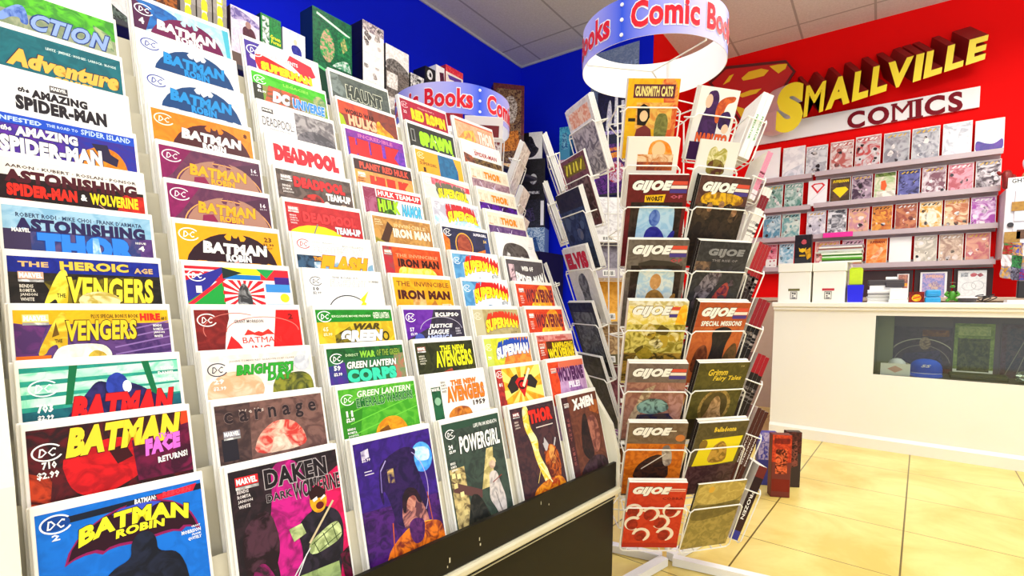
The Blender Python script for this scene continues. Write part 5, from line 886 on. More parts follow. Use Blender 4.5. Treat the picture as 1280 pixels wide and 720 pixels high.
LEDGE = mat('mauve_grey_ledge', '#c4b4b6', .45, noise='#b6a4a8', scale=8)
ROWS = [('top', 2.10), ('second', 1.823), ('third', 1.548), ('fourth', 1.275)]
xj = at(1016, 250, 1, 5.35).x; xr = .695
for i, (nm, z) in enumerate(ROWS):
    for side, x0, x1 in (('left', -1.55, xj - .012), ('right', xj + .012, xr)):
        m = MB(); zz = z - (.008 if side == 'left' else 0)
        m.box((x0, 5.30, zz - .022), (x1, 5.392, zz - .012)); m.box((x0, 5.294, zz - .034), (x1, 5.30, zz + .006)); m.box((x0, 5.392, zz - .05), (x1, 5.399, zz + .03))
        tag(m.obj('display_ledge', LEDGE), 'narrow mauve grey wall ledge, %s from the top, %s length' % ({'top': 'first'}.get(nm, nm), side), 'ledge')
WALLC = [
 (0, [(940, 974, '#f4f4f4', '#e8e8ec', 'plain white bagged comic'), (977, 1005, '#f2f2f2', '#dcdce0', 'white bagged comic with faint grey'), (1006, 1033, '#d8d8da', '#a8a8b0', 'silver grey sketch cover comic'), (1036, 1065, '#d8c8c4', '#b8605a', 'silver comic with red linework'), (1067, 1099, '#d0c8c8', '#c04848', 'grey comic with red face-like swirl'), (1102, 1135, '#b8b8bc', '#8c8890', 'dull silver grey comic'), (1137, 1172, '#c4c4c8', '#8a8a94', 'silver comic with dark scribbled art'), (1175, 1212, '#f0f2f4', '#b8bcc4', 'glossy white oversized comic'), (1215, 1252, '#e8eaf4', '#5a3c9a', 'white oversized comic with violet foot')]),
 (1, [(952, 976, '#6a9a8a', '#c8d8d0', 'green grey misty comic'), (978, 1001, '#5c8c80', '#c0d4cc', 'matching green grey misty comic beside it'), (1007, 1031, '#f4f2f2', '#f0eeee', 'white comic with red diamond outline'), (1034, 1060, '#4a3a2a', '#6a4c34', 'brown comic with yellow diamond'), (1061, 1087, '#b8a0b0', '#4a3448', 'mauve and black comic'), (1089, 1116, '#e0d8c0', '#a8c088', 'cream comic with orange figure shape'), (1118, 1146, '#6a6cb0', '#2c2848', 'violet blue dark comic'), (1148, 1178, '#e0d0d4', '#7a4a58', 'pale pink comic with dark figures'), (1180, 1212, '#e09aa8', '#b0505c', 'rose pink comic'), (1214, 1246, '#3a2430', '#d8d0d4', 'black comic with white scratch lines')]),
 (2, [(953, 975, '#5a90a8', '#c0d4d8', 'teal blue misty comic'), (976, 999, '#6aa0a0', '#d0dcd0', 'aqua misty comic beside it'), (1007, 1031, '#b8b4c0', '#e8e4e8', 'silver lilac comic'), (1033, 1057, '#e8e8ea', '#505058', 'white comic with black square drawing'), (1059, 1085, '#c88a98', '#e0b08a', 'pink and peach busy comic'), (1088, 1114, '#b85a30', '#e8a040', 'rust comic with yellow burst'), (1117, 1145, '#9a4c40', '#c88058', 'brick brown comic'), (1147, 1176, '#d8a038', '#f4ead0', 'gold comic with white figure shape'), (1178, 1209, '#b86a40', '#e8c8a0', 'copper comic with cream glow'), (1211, 1243, '#a040a0', '#e8d0e8', 'purple and white comic')]),
 (3, [(958, 972, '#e0909c', '#c04860', 'pink red narrow comic'), (974, 993, '#7ab0c8', '#d8e8ec', 'sky blue comic'), (1019, 1050, '#c87a80', '#e8b8a0', 'coral patterned comic behind the case stack'), (1053, 1080, '#c080a0', '#e8c8d0', 'lilac patterned comic behind the case stack'), (1083, 1110, '#ec7a28', '#f4a860', 'bright orange comic'), (1112, 1140, '#f2f0ec', '#eeece8', 'blank white board'), (1143, 1172, '#b8b0a0', '#e0d8c8', 'grey beige comic'), (1174, 1205, '#a88878', '#d8c0a8', 'brown pink busy comic'), (1207, 1239, '#d8a088', '#c06a70', 'salmon and red busy comic')])]
ordn = ['first', 'second', 'third', 'fourth', 'fifth', 'sixth', 'seventh', 'eighth', 'ninth', 'tenth']
nmr = ['top', 'second', 'third', 'fourth']
for ri, items in WALLC:
    z = ROWS[ri][1]
    for k, (p0, p1, c, c2, lab) in enumerate(items):
        py = 225 if ri == 0 else 300
        x0, x1 = at(p0, py, 1, 5.335).x, at(p1, py, 1, 5.335).x
        Wd = x1 - x0; H = .285 if ri == 0 else .232
        if ri == 0: H = min(.30, Wd * 1.56)
        q = random.Random(ri * 20 + k); hh = H / Wd; tcol = q.choice(['#f0ece8', '#2a2024', '#d8b040'])
        ops = [bg(c, c2)] if 'plain' not in lab and 'blank' not in lab else [bg(c)]
        if 'plain' in lab or 'blank' in lab: pass
        elif 'diamond outline' in lab: ops += [P_([(.12,.3),(.3,.16),(.75,.16),(.9,.32),(.5,.85)], '#d83038'), P_([(.25,.32),(.36,.24),(.7,.24),(.78,.34),(.5,.68)], '#f0e8e8'), L_(.2,1.2,.9,.5,.03,'#d0ccd0')]
        elif 'yellow diamond' in lab: ops += [T_('SUPERMAN', .12, .1, .92, .28, '#e8c81c', .05), P_([(.12,.72),(.3,.56),(.78,.56),(.92,.74),(.52,1.2)], '#f0d81c')]
        elif 'orange figure' in lab: ops += [R_(0, 0, 1, .22, '#4a5c28', '#8aa050'), P_([(.3,.5),(.5,.45),(.6,.8),(.5,1.1),(.3,1.0)], '#e0602c'), R_(.1, 1.1, 1, 1.5, '#f0ece0', '#c8c0b0')]
        elif 'square' in lab: ops += [R_(.2, .3, .8, 1.2, '#5a5a60', '#c8c8cc'), P_([(.3,.12),(.5,.04),(.7,.12),(.5,.2)], '#505058')]
        elif 'violet foot' in lab: ops = [bg('#f2f4f8', '#dfe4ee'), P_([(0,.9),(.4,1.15),(.7,1.2),(1,.9),(1,1.6),(0,1.6)], '#5a2c9a', '#3a2a8a')]
        elif 'bright orange' in lab: ops += [T_('SUPERMAN', .15, .12, .88, .28, '#8a2c10', .04), P_([(.2,1.2),(.7,.5),(.9,.6),(.5,1.3)], '#f4c8a0', '#e88a50')]
        elif 'white' in lab and ri == 0: ops += [P_([(.1,hh*.85),(.9,hh*.6),(1,hh),(0,hh)], '#c8ccd4', '#e8e8ee')]
        else:
            ops += blobs(ri*40+k, 9, .05, .3, .95, hh - .05, [c, c2, '#2c2428', '#e8e0dc'], .12) + [R_(.05, .05, .95, .24, c2, c), L_(.14, .2, .3, .09, .06, tcol), L_(.38, .2, .46, .09, .07, tcol), L_(.56, .2, .7, .09, .06, tcol), L_(.76, .2, .86, .09, .05, tcol)]
        if 'figure' in lab and 'white' in lab: ops += [P_([(.35,.5),(.6,.36),(.75,.6),(.8,1.3),(.3,1.3)], '#f4ecd8', '#e0d0b0')]
        bw_ = Wd * .94
        o = book('comic_book', bw_, H * .95, .006, ops, Wd * .985, H, (H - H * .95) / 2)
        for ch in o.children: ch.data.materials[0] = WALLPRINT
        o.matrix_world = frame(Vector(((x0 + x1) / 2, 5.332 if ri == 0 else 5.334, z - .0118)), (0, -1, 0), -math.radians(7))
        tag(o, '%s, %s from left on the %s wall ledge' % (lab.replace(' behind the case stack', ''), ordn[k], nmr[ri]), 'comic')
# pink strip on third ledge
m = MB(); a, b = at(1029, 290, 1, 5.285), at(1066, 293, 1, 5.285); m.rbox((a.x, 5.278, 1.545 - .03), (b.x, 5.292, 1.545 + .012), .002)
tag(m.obj('label_strip', mat('hot_pink_card', '#ea1c9a', .5)), 'hot pink strip fixed to the third wall ledge', 'label')

# back counter below the ledges, with framed comics
m = MB(); m.rbox((-1.5, 4.98, .955), (1.6, 5.395, .985), .004); m.box((-1.5, 5.0, 0), (1.6, 5.39, .955))
tag(m.obj('back_counter', mat('tan_laminate', '#cdb8a0', .5, noise='#c2ab90')), 'low tan counter running along the red wall', 'counter')
m = MB()
for px0, px1 in ((1078, 1141), (1143, 1190), (1192, 1241)):
    a, b = at(px0, 350, 1, 5.38).x, at(px1, 350, 1, 5.38).x; m.box((a, 5.372, .9855), (b, 5.396, 1.218))
    tag(m.obj('wall_board', mat('dark_maroon_board', '#38161a', .45, noise='#2c1014')), {1078: 'dark maroon board on the red wall above the printer', 1143: 'dark maroon board behind the lilac print', 1192: 'dark maroon board behind the white sketch print'}[px0], 'board'); m = MB()
for p0, p1, pt, pb, ops, lab in [
   (1120, 1137, 342, 376, [bg('#e8e4e0'), R_(.1, .08, .9, 1.9, '#c88a70', '#8a5c58'), R_(.2, 1.0, .9, 1.3, '#e8882c', '#f0c040')], 'framed orange print half hidden by the printer'),
   (1149, 1185, 339, 376, [bg('#eae6e4'), R_(.08, .07, .92, 1.4, '#b8a0c4', '#8088c0'), T_('SUPERMAN', .2, .16, .85, .32, '#e0b0a0', .05, '#7a5068', .02, arch=.03), P_([(.3,.6),(.6,.45),(.8,.7),(.5,1.0)], '#d0b8a0', '#8a7aa8')], 'framed lilac print on the back counter'),
   (1196, 1235, 337, 380, [bg('#e8eae8', '#d8dcdc'), P_([(.42,.18),(.55,.1),(.7,.18),(.6,.3),(.46,.3)], '#c86a70', '#a85058'), P_([(.66,.2),(.8,.12),(.9,.24),(.76,.32)], '#a86068', '#8a4850'), R_(.1, .1, .36, .3, '#b8bcc0', '#8a9094'), O_(.4,.75,.25,.2,.02,'#b0b4b4'), O_(.7,.7,.22,.22,.02,'#b0b4b4')], 'white pencil sketch print on the back counter')]:
    a, b = at(p0, pb, 1, 5.30), at(p1, pt, 1, 5.30); Wd = b.x - a.x; H = max(.2, b.z - .986)
    o = book('framed_print', Wd, H, .008, ops, title=True); o.matrix_world = frame(Vector(((a.x + b.x) / 2, 5.322, .9858)), (0, -1, 0), -math.radians(8)); tag(o, lab, 'print')

# white cabinet with stickers at the right end of the wall
ca, cb = at(1241, 237, 1, 5.12), at(1300, 340, 1, 5.12)
cabt = empty('wall_cabinet', (.95, 5.25, ca.z)); tag(cabt, 'white wall cabinet with yellow stickers at the right edge', 'cabinet')
WC = mat('white_cabinet', '#e9e7ea', .45, noise='#dedce2', scale=6)
cx0, cx1, cz1, cz0 = .702, 1.42, ca.z, at(1241, 322, 1, 5.12).z
m = MB(); m.rbox((cx0, 5.13, cz0), (cx1, 5.398, cz1), .006); child(m.obj('body', WC), cabt)
zm = (cz0 + cz1) / 2
for z0, z1 in ((cz0 + .012, zm - .006), (zm + .006, cz1 - .02)):
    m = MB(); m.rbox((cx0 + .05, 5.118, z0), (cx1 - .012, 5.1295, z1), .003); d = child(m.obj('door', WC), cabt)
    m = MB(); p = at(1263, 281, 1, 5.117) if z1 < cz1 - .1 else Vector((cx0 + .4, 0, z0 + .05)); m.lathe([(.018, 0), (.016, .004)], 12); hb = m.obj('handle', mat('dark_handle', '#2a262a', .4)); hb.matrix_world = Matrix.Translation((p.x, 5.1175, p.z)) @ Matrix.Rotation(math.pi/2, 4, 'X'); child(hb, d)
for px, py, s, c in ((1273, 258, .05, '#c89a30'), (1265, 297, .06, '#c8a040'), (1279, 293, .05, '#3a3434')):
    p = at(px, py, 1, 5.115); m = MB(); m.box((p.x - s*.7, 5.1135, p.z - s*.6), (p.x + s*.7, 5.116, p.z + s*.7)); st = child(m.obj('sticker', mat('sticker_' + c[1:], c, .5, noise='#7a4a20', scale=60)), cabt)
def crumpled(pxs, y, seed, cols, n=9):
    """hanging printed sheet with soft folds"""
    q = random.Random(seed); m = MB(); P = [at(a, b, 1, y) for a, b in pxs]; V = []
    for j in range(n + 1):
        for i in range(n + 1):
            u, v = i / n, j / n
            p = P[0].lerp(P[1], u).lerp(P[3].lerp(P[2], u), v)
            V.append((p.x + q.uniform(-.004, .004), p.y + .018 * math.sin(u * 7 + v * 3) - .01 + q.uniform(-.006, .006), p.z + q.uniform(-.004, .004)))
    for j in range(n):
        for i in range(n):
            a = j * (n + 1) + i; m.add([V[a], V[a+1], V[a+n+2], V[a+n+1]], [(0, 1, 2, 3)], K(cols[(i//3 * 5 + j//3 * 3) % len(cols)], cols[(i//3 + j//3 * 2 + 1) % len(cols)]))
    return m
m = crumpled([(1255, 303), (1290, 305), (1286, 353), (1249, 347)], 5.05, 4, ['#b02030', '#3a8a4a', '#4a4a9a', '#e8e0e0', '#2a2430', '#d0a040', '#8a8aa0'])
o = tag(m.obj('hanging_poster', SHINY, fixn=False), 'crumpled colourful plastic poster hanging under the white cabinet', 'poster')
md = o.modifiers.new('thick', 'SOLIDIFY'); md.thickness = .002
# things on the cabinet
def toy(name, base, parts, label, cat='figurine'):
    t = empty(name, base); tag(t, label, cat); bpy.context.view_layer.update()
    for nm, pts, rad, mt in parts:
        m = bpy.data.meshes.new(nm); m.from_pydata([p for p in pts], [(i, i+1) for i in range(len(pts)-1)], [])
        o = bpy.data.objects.new(nm, m); COL.objects.link(o); o.parent = t
        sk = o.modifiers.new('skin', 'SKIN'); m.skin_vertices.new() if not m.skin_vertices else None
        for v, r in zip(m.skin_vertices[0].data, rad): v.radius = (r, r)
        m.skin_vertices[0].data[0].use_root = True
        ss = o.modifiers.new('smooth', 'SUBSURF'); ss.levels = 1; ss.render_levels = 2
        m.materials.append(mt)
    return t
RT = mat('red_plastic', '#a8241c', .4, noise='#5a1410', scale=40); FT = mat('tan_plastic', '#d8945a', .4); GT = mat('green_plastic', '#4c9a1c', .35, noise='#2c6a10', scale=40); WT = mat('white_plastic', '#eceae8', .35)
p = at(1262, 236, 1, 5.2)
toy('toy_figurine', (p.x - .02, 5.2, cz1), [('body', [(0, 0, .0), (.01, 0, .06), (0, 0, .11), (.0, 0, .15)], (.03, .032, .036, .022), RT), ('arm', [(.03, 0, .11), (.05, -.02, .07), (.03, -.04, .05)], (.013, .012, .011), RT), ('arm', [(-.03, 0, .11), (-.055, -.02, .14)], (.013, .011), RT)], 'small dark red toy figure standing on the white cabinet')
toy('toy_figurine', (p.x + .09, 5.2, cz1), [('body', [(0, 0, 0), (0, 0, .06), (0, 0, .13)], (.035, .04, .03), FT), ('arm', [(.0, 0, .13), (-.02, 0, .20), (.05, 0, .24)], (.022, .02, .024), WT)], 'tan and white toy figure standing on the white cabinet')
m = MB(); a, b = at(1260, 237, 1, 5.12), at(1292, 226, 1, 5.12); m.rbox((a.x, 5.135, cz1 + .0005), (a.x + .28, 5.143, cz1 + .075), .001)
o = tag(m.obj('card_sign', mat('white_card', '#fbfaf6', .6)), 'small white card sign with black letters on the cabinet', 'sign')
m = MB(); vs, fs, _ = glyphs('GHT', .03, 0, 2); m.add([(a.x + .02 + .075 * s, 5.1345, cz1 + .035 + .03 * q) for s, q in vs], fs); m.obj('lettering', mat('black_ink', '#1c1a1c', .5), o, fixn=False)

# ------------------------------------------------------------------ front counter with display case
CREAMC = mat('cream_counter_laminate', '#f5f1e3', .4, noise='#f1ecdc', scale=3)
cnt = empty('sales_counter', (-.602, 3.978, 0), -D3); tag(cnt, 'long cream sales counter with glass display case on the right', 'counter')
WX, WZ0, WZ1, LEN = .585, .478, .852, 2.7
m = MB(); m.rbox((-.012, -.030, .902), (LEN, .64, .935), .006); m.rbox((-.004, -.018, .882), (LEN, .63, .9015), .004); m.obj('countertop', CREAMC, cnt)
m = MB(); m.box((0, 0, .085), (WX, .02, .8815)); m.box((WX, 0, .085), (LEN, .02, WZ0)); m.box((WX, 0, WZ1), (LEN, .02, .8815)); m.obj('front_panel', CREAMC, cnt)
m = MB(); m.box((0, .0205, .0), (.02, .62, .8815)); m.obj('side_panel', CREAMC, cnt)
m = MB(); m.add([(0, -.020, 0), (LEN, -.020, 0), (LEN, -.020, .066), (0, -.020, .066), (0, -.002, .0845), (LEN, -.002, .0845), (0, .0195, 0), (LEN, .0195, 0), (0, .0195, .0845), (LEN, .0195, .0845)],
      [(0, 1, 2, 3), (3, 2, 5, 4), (4, 5, 9, 8), (0, 3, 4, 8, 6), (1, 7, 9, 5, 2), (6, 8, 9, 7), (0, 6, 7, 1)]); m.obj('plinth', CREAMC, cnt)
CASE = mat('case_lining', '#6a5a60', .6, noise='#5a4a52', scale=5); OLV = mat('olive_case_side', '#8a8a66', .5, noise='#76764f', scale=6)
m = MB(); m.box((WX - .01, .021, WZ0 - .02), (LEN, .40, WZ0 - .002)); m.obj('case_floor', mat('case_floor_dark', '#5a5446', .5, noise='#4a443a'), cnt)
m = MB(); m.box((WX - .01, .40, WZ0 - .02), (LEN, .41, WZ1 + .02)); m.obj('case_back', CASE, cnt)
m = MB(); m.box((WX - .012, .021, WZ0 - .001), (WX - .002, .399, WZ1 + .01)); m.obj('case_side', OLV, cnt)
m = MB(); m.box((WX - .0015, .30, WZ0 - .0015), (WX + .085, .31, WZ1 + .01)); m.obj('case_post', OLV, cnt)
m = MB(); m.box((WX - .01, .021, WZ1 + .011), (LEN, .40, WZ1 + .02)); m.obj('case_top', CASE, cnt)
gl = bpy.data.materials.new('clear_glass'); gl.use_nodes = True; nt = gl.node_tree; bs = nt.nodes['Principled BSDF']
tr = nt.nodes.new('ShaderNodeBsdfTransparent'); tr.inputs[0].default_value = (.93, .97, .93, 1); mxs = nt.nodes.new('ShaderNodeMixShader'); fr = nt.nodes.new('ShaderNodeFresnel'); fr.inputs[0].default_value = 1.45
gs = nt.nodes.new('ShaderNodeBsdfGlossy'); gs.inputs['Roughness'].default_value = .03
nt.links.new(fr.outputs[0], mxs.inputs[0]); nt.links.new(tr.outputs[0], mxs.inputs[1]); nt.links.new(gs.outputs[0], mxs.inputs[2]); nt.links.new(mxs.outputs[0], nt.nodes['Material Output'].inputs[0])
m = MB(); m.box((WX + .001, .007, WZ0 + .001), (LEN - .001, .012, WZ1 - .001)); m.obj('glass_pane', gl, cnt)
strip = bpy.data.lights.new('case_strip_lamp', 'AREA'); strip.shape = 'RECTANGLE'; strip.size = 1.6; strip.size_y = .03; strip.energy = 2.2; strip.color = (.96, 1.0, .82)  # lamp added to brighten the case interior; no fixture is seen there
so = bpy.data.objects.new('case_strip_lamp', strip); COL.objects.link(so); so.parent = cnt; so.location = (WX + .95, .06, WZ1 + .008)
cM = Matrix.Translation((-.602, 3.978, 0)) @ Matrix.Rotation(-D3, 4, 'Z')
def on(o, lx, ly, z, rz=0): o.matrix_world = cM @ Matrix.Translation((lx, ly, z)) @ Matrix.Rotation(rz, 4, 'Z'); return o
fz = WZ0 - .0018
# in the case
o = book('wall_print', .30, .30, .006, [bg('#3c2834', '#54404c'), O_(.5, .75, .62, .5, .02, '#b8b098', 190, 350), O_(.5, .85, .5, .45, .015, '#8a7c70', 190, 350), R_(.5, .06, .95, .2, '#8a5a2c', '#5c2c20'), E_(.55, .36, .1, .14, '#a08870', '#6a5044'), P_([(.2,.6),(.8,.5),(.9,.9),(.1,.9)], '#4a3a5c', '#2a2034'), L_(.05,.75,.6,.95,.02,'#c8c0a8'), R_(0, .9, 1, 1, '#6a2024', '#3a1a20')])
o.matrix_world = cM @ frame(Vector((.82, .385, fz)), (0, -1, 0), -.03); tag(o, 'dark purple print with pale arcs at the back of the display case', 'print')
o = book('wall_print', .24, .33, .006, [bg('#4a2c34', '#5c4450'), R_(.1, .1, .9, 1.2, '#3a3444', '#5a4a50')] + [L_(.1+.2*i, 1.3, .5+.1*i, .2, .015, '#8a8474') for i in range(4)])
o.matrix_world = cM @ frame(Vector((1.32, .385, fz)), (0, -1, 0), -.03); tag(o, 'dim maroon print at the right of the display case', 'print')
o = book('wall_print', .19, .33, .006, [bg('#6a7a3a', '#8a9a4c'), R_(.1, .1, .9, .4, '#a8b070', '#8a9a5c'), R_(.1, .5, .9, 1.6, '#3a3a24', '#5a5c34')])
o.matrix_world = cM @ frame(Vector((1.075, .385, fz)), (0, -1, 0), -.03); tag(o, 'olive green print in the middle of the display case', 'print')
m = MB(); m.rbox((-.075, -.004, 0), (.075, .004, .075), .001); o = m.obj('price_card', mat('white_card', '#fbfaf6', .6)); on(o, .695, .05, fz); tag(o, 'white card with a pale red diamond inside the case', 'card')
m = MB(); m.poly([(-.04, .04), (0, .018), (.04, .04), (0, .062)], 0, None); d = m.obj('diamond_mark', mat('pale_red_ink', '#e0b0a4', .6)); d.matrix_world = Matrix.Rotation(math.pi/2, 4, 'X') @ Matrix.Translation((0, 0, .0046)); d.parent = o
m = MB(); m.lathe([(.002, .001), (.046, .004), (.052, .022), (.050, .06), (.04, .085), (.022, .10), (.002, .104)], 24); o = m.obj('paper_globe', mat('white_plastic', '#eceae8', .35), smooth=True); on(o, .70, .135, fz); tag(o, 'small white globe ornament standing behind the white card', 'ornament')
m = MB(); [m.box((-.026 + .014*i, -.0535, .046), (-.017 + .014*i, -.0528, .060)) for i in range(4)]; m.obj('printed_mark', mat('grey_ink', '#4a4646', .6), o)
# blue cap
cap = empty('baseball_cap', (0, 0, 0)); on(cap, .845, .15, fz + .004, .0); tag(cap, 'royal blue baseball cap with white mark in the display case', 'cap')
CAPM = mat('blue_cloth', '#0a50d8', .8, noise='#0846c4', scale=90, bump=.2)
m = MB(); n = 28; prf = [(1, 0), (.995, .25), (.95, .5), (.82, .74), (.6, .9), (.32, .98), (.02, 1)]
V = []; 
for r, z in prf:
    for k in range(n):
        a = 2*math.pi*k/n; V.append((.082 * r * math.cos(a), .07 * r * math.sin(a), .016 + .088 * z))
F = [(i*n+k, i*n+(k+1) % n, (i+1)*n+(k+1) % n, (i+1)*n+k) for i in range(len(prf)-1) for k in range(n)] + [tuple((len(prf)-1)*n+k for k in range(n))]
m.add(V, F); m.obj('crown', CAPM, cap, smooth=True)
m = MB(); V = []; 
for t in (0, 1):
    for k in range(15):
        a = math.radians(-160 + 140 * k / 14); rr = 1 + .55 * t * math.sin(math.pi * (k + .6) / 15.2)
        V.append((.082 * rr * math.cos(a), .07 * rr * math.sin(a) * (1 + .15*t), .018 - .016 * t + .003 * math.cos(a*2)))
F = [(k, k+1, 15+k+1, 15+k) for k in range(14)]; m.add(V, F); b = m.obj('brim', CAPM, cap); b.modifiers.new('thick', 'SOLIDIFY').thickness = .003
m = MB(); V = [(.082*1.0*math.cos(math.radians(-160+140*k/14))*1.0, .071*math.sin(math.radians(-160+140*k/14)), .017) for k in range(15)]; m.tube(V, .0022, 5); m.obj('piping', WT, cap)
m = MB(); 
vs, fs, _ = glyphs('SS', .04, .3, 2); m.add([((-.024 + .048*s), -.0005 - .07*math.sqrt(max(0, 1-((-.024+.048*s)/.082)**2)) * .985, .055 + .018*q) for s, q in vs], fs)
m.obj('emblem', WT, cap, fixn=False)
m = MB(); m.rbox((-.13, -.08, 0), (.13, .08, .028), .006); o = m.obj('display_plinth', mat('olive_slab', '#4a4a2c', .5, noise='#3a3a20')); on(o, 1.09, .2, fz); tag(o, 'flat dark olive plinth lying in the display case', 'plinth')
def silver_bag():
    q = random.Random(8); m = MB(); bm = bmesh.new(); bmesh.ops.create_icosphere(bm, subdivisions=3, radius=1)
    for v in bm.verts:
        k = 1 + q.uniform(-.12, .12); v.co = Vector((v.co.x * .11 * k, v.co.y * .06 * k, max(0, (v.co.z + .75)) * .045 * k))
    bm.verts.index_update(); m.add([v.co[:] for v in bm.verts], [[v.index for v in f.verts] for f in bm.faces]); bm.free(); return m
o = silver_bag().obj('foil_bag', mat('silver_foil', '#b8c0b8', .25, metal=.8)); on(o, 1.345, .10, fz); tag(o, 'crumpled silver bag in the right of the display case', 'bag')

# on the counter
CT_Z = .9352
CARD = mat('white_corrugated_card', '#f0ecdf', .6, noise='#ebe6d6', scale=5)
def comic_box(px0, px1, slotc, label):
    a, b = at(px0, 377, 1, 4.07).x, at(px1, 377, 1, 4.07).x; Wd = b - a; H = .272
    t = empty('storage_box', ((a + b) / 2, 4.07, CT_Z), -D3); tag(t, label, 'box'); bpy.context.view_layer.update()
    m = MB(); m.rbox((-Wd/2 + .004, .003, 0), (Wd/2 - .004, .38, H - .06), .003); m.obj('body', CARD, t)
    m = MB(); m.rbox((-Wd/2, -.002, H - .0595), (Wd/2, .385, H), .003); m.obj('lid', CARD, t)
    m = MB(); m.rbox((-.036, .0015, .08), (.036, .0032, .096), .0007); m.obj('hand_slot', mat('slot_' + slotc[1:], slotc, .6), t)
    m = MB(); zb = .022
    for x0, z0, x1, z1 in ((-.021, zb, -.018, zb+.053), (.018, zb, .021, zb+.053), (-.021, zb, .021, zb+.003), (-.021, zb+.05, .021, zb+.053), (-.012, zb+.036, .0, zb+.046), (.003, zb+.032, .012, zb+.046), (-.012, zb+.006, .012, zb+.013), (-.01, zb+.018, -.002, zb+.028)): m.box((x0, .0014, z0), (x1, .0031, z1))
    m.obj('printed_mark', mat('grey_ink', '#4a4646', .6), t)
    return t
comic_box(971, 1013, '#6a6432', 'white cardboard comic box with a dark hand slot, left of the pair')
comic_box(1014, 1055.5, '#b83038', 'white cardboard comic box with a red hand slot, right of the pair')
zl = CT_Z + .2725
# figure box on the left carton
a = at(993, 328, 1, 4.2).x; b = at(1014, 328, 1, 4.2).x
o = book('figure_box', b - a, .212, .05, [bg('#17131a', '#241a20'), P_([(.35,.5),(.5,.3),(.68,.34),(.72,.6),(.5,.66)], '#c8505a', '#8a2c34'), P_([(.3,.95),(.6,.85),(.75,1.0),(.7,1.5),(.4,1.6)], '#3a2c24', '#1c1618'), P_([(.62,1.1),(.95,.85),(1,1.5),(.78,1.7)], '#e0a41c', '#b07c10'), P_([(.25,.85),(.36,.95),(.48,.9),(.6,.95),(.7,.85),(.66,1.1),(.47,1.2),(.3,1.1)], '#e8b81c'), R_(.3,1.35,.65,1.45,'#d0a018')], edge=mat('black_carton', '#141216', .4), shiny=True)
o.matrix_world = frame(Vector(((a + b) / 2, 4.25, zl)), (math.sin(-D3), -math.cos(D3), 0), 0); tag(o, 'black figure box with yellow wing shape standing on the left carton', 'box')
# stack of clear cases
a = at(1018, 328, 1, 4.14).x; b = at(1076, 328, 1, 4.14).x
cc = ['#d8e0d4', '#3a5a1c', '#4ea41c', '#7ac42c', '#2c6a10', '#e8ecd8', '#5a7a50', '#c8ccc8', '#8a5a50', '#d8d0d0', '#9a8a94']
q = random.Random(3); z = zl
for i, c in enumerate(cc):
    h = .0112; m = MB(); dx = q.uniform(-.006, .006)
    Wd = (b - a) * (.86 if i < 6 else .98 - .02*(i-6)); x0 = b - Wd + dx + .006
    m.rbox((x0, 4.13, z), (x0 + Wd, 4.33, z + h - .0004), .002); z += h
    x_col = ['clear', 'dark green', 'green', 'lime green', 'deep green', 'pale', 'grey green', 'silver', 'brown', 'pinkish', 'mauve'][i]
    tag(m.obj('plastic_case', mat('case_' + c[1:], c, .2, noise='#f0f0e8' if i % 3 == 0 else c, scale=20)), '%s flat case, %s up in the stack on the right carton' % (x_col, ordn[i] if i < 10 else 'topmost'), 'case', 'flat cases stacked on the carton')
# blue tub and lime box
def tapered(w0, w1, d, h):
    m = MB(); m.add([(-w0/2, 0, 0), (w0/2, 0, 0), (w0/2, d, 0), (-w0/2, d, 0), (-w1/2, -.004, h), (w1/2, -.004, h), (w1/2, d+.004, h), (-w1/2, d+.004, h)], [(0, 3, 2, 1), (4, 5, 6, 7), (0, 1, 5, 4), (1, 2, 6, 5), (2, 3, 7, 6), (3, 0, 4, 7)]); return m
a, b = at(1058, 377, 1, 4.10).x, at(1078.5, 377, 1, 4.10).x; lx = (a + b) / 2
o = tapered((b-a)*.9, b-a, .11, .118).obj('storage_tub', mat('cobalt_plastic', '#0808d0', .35)); o.matrix_world = Matrix.Translation((lx, 4.12, CT_Z)); tag(o, 'cobalt blue plastic tub beside the cartons', 'tub')
m = MB(); m.rbox((-.038, 0, 0), (.038, .07, .112), .006); m.rbox((-.03, .005, .1125), (.03, .065, .118), .003); o = m.obj('plastic_box', mat('lime_plastic', '#c4dc10', .3, noise='#a8c40c', scale=50)); o.matrix_world = Matrix.Translation((lx - .001, 4.14, CT_Z + .1185)); tag(o, 'lime yellow plastic box standing on the blue tub', 'box')
# stack of papers and the printer above
a, b = at(1083.5, 377, 1, 4.14).x, at(1111, 377, 1, 4.14).x
cols = ['#e4e2da', '#d2d0c8', '#ecebe4', '#b8b6ae', '#e6e4da', '#8a8884', '#dcdad4', '#f0eee6']; z = CT_Z; q = random.Random(5)
for i, c in enumerate(cols):
    h = .0105 if i < 7 else .012; dx, dy = q.uniform(-.004, .004), q.uniform(-.005, .005); m = MB(); m.rbox((a + dx, 4.15 + dy, z), (b + .012 + dx, 4.38 + dy, z + h - .0004), .002); z += h
    tag(m.obj('paper_stack', mat('paper_' + c[1:], c, .6)), ['lowest', 'second lowest', 'third', 'fourth', 'fifth', 'dark grey sixth', 'seventh', 'topmost'][i] + ' booklet of the grey white pile on the counter', 'booklet', 'booklets piled under the printer')
pz = z
pr = empty('receipt_printer', ((a + b) / 2 + .036, 4.17, pz)); tag(pr, 'white printer with a dark grey lid on the booklet pile', 'printer'); bpy.context.view_layer.update()
m = MB(); m.rbox((-.085, .0, .0), (.09, .17, .030), .004); m.obj('body', WT, pr)
m = MB(); m.rbox((-.098, -.006, .0305), (.10, .18, .066), .008); m.rbox((.0, -.014, .016), (.10, -.0005, .05), .004); m.obj('lid', mat('dark_grey_plastic', '#3a3436', .4), pr)
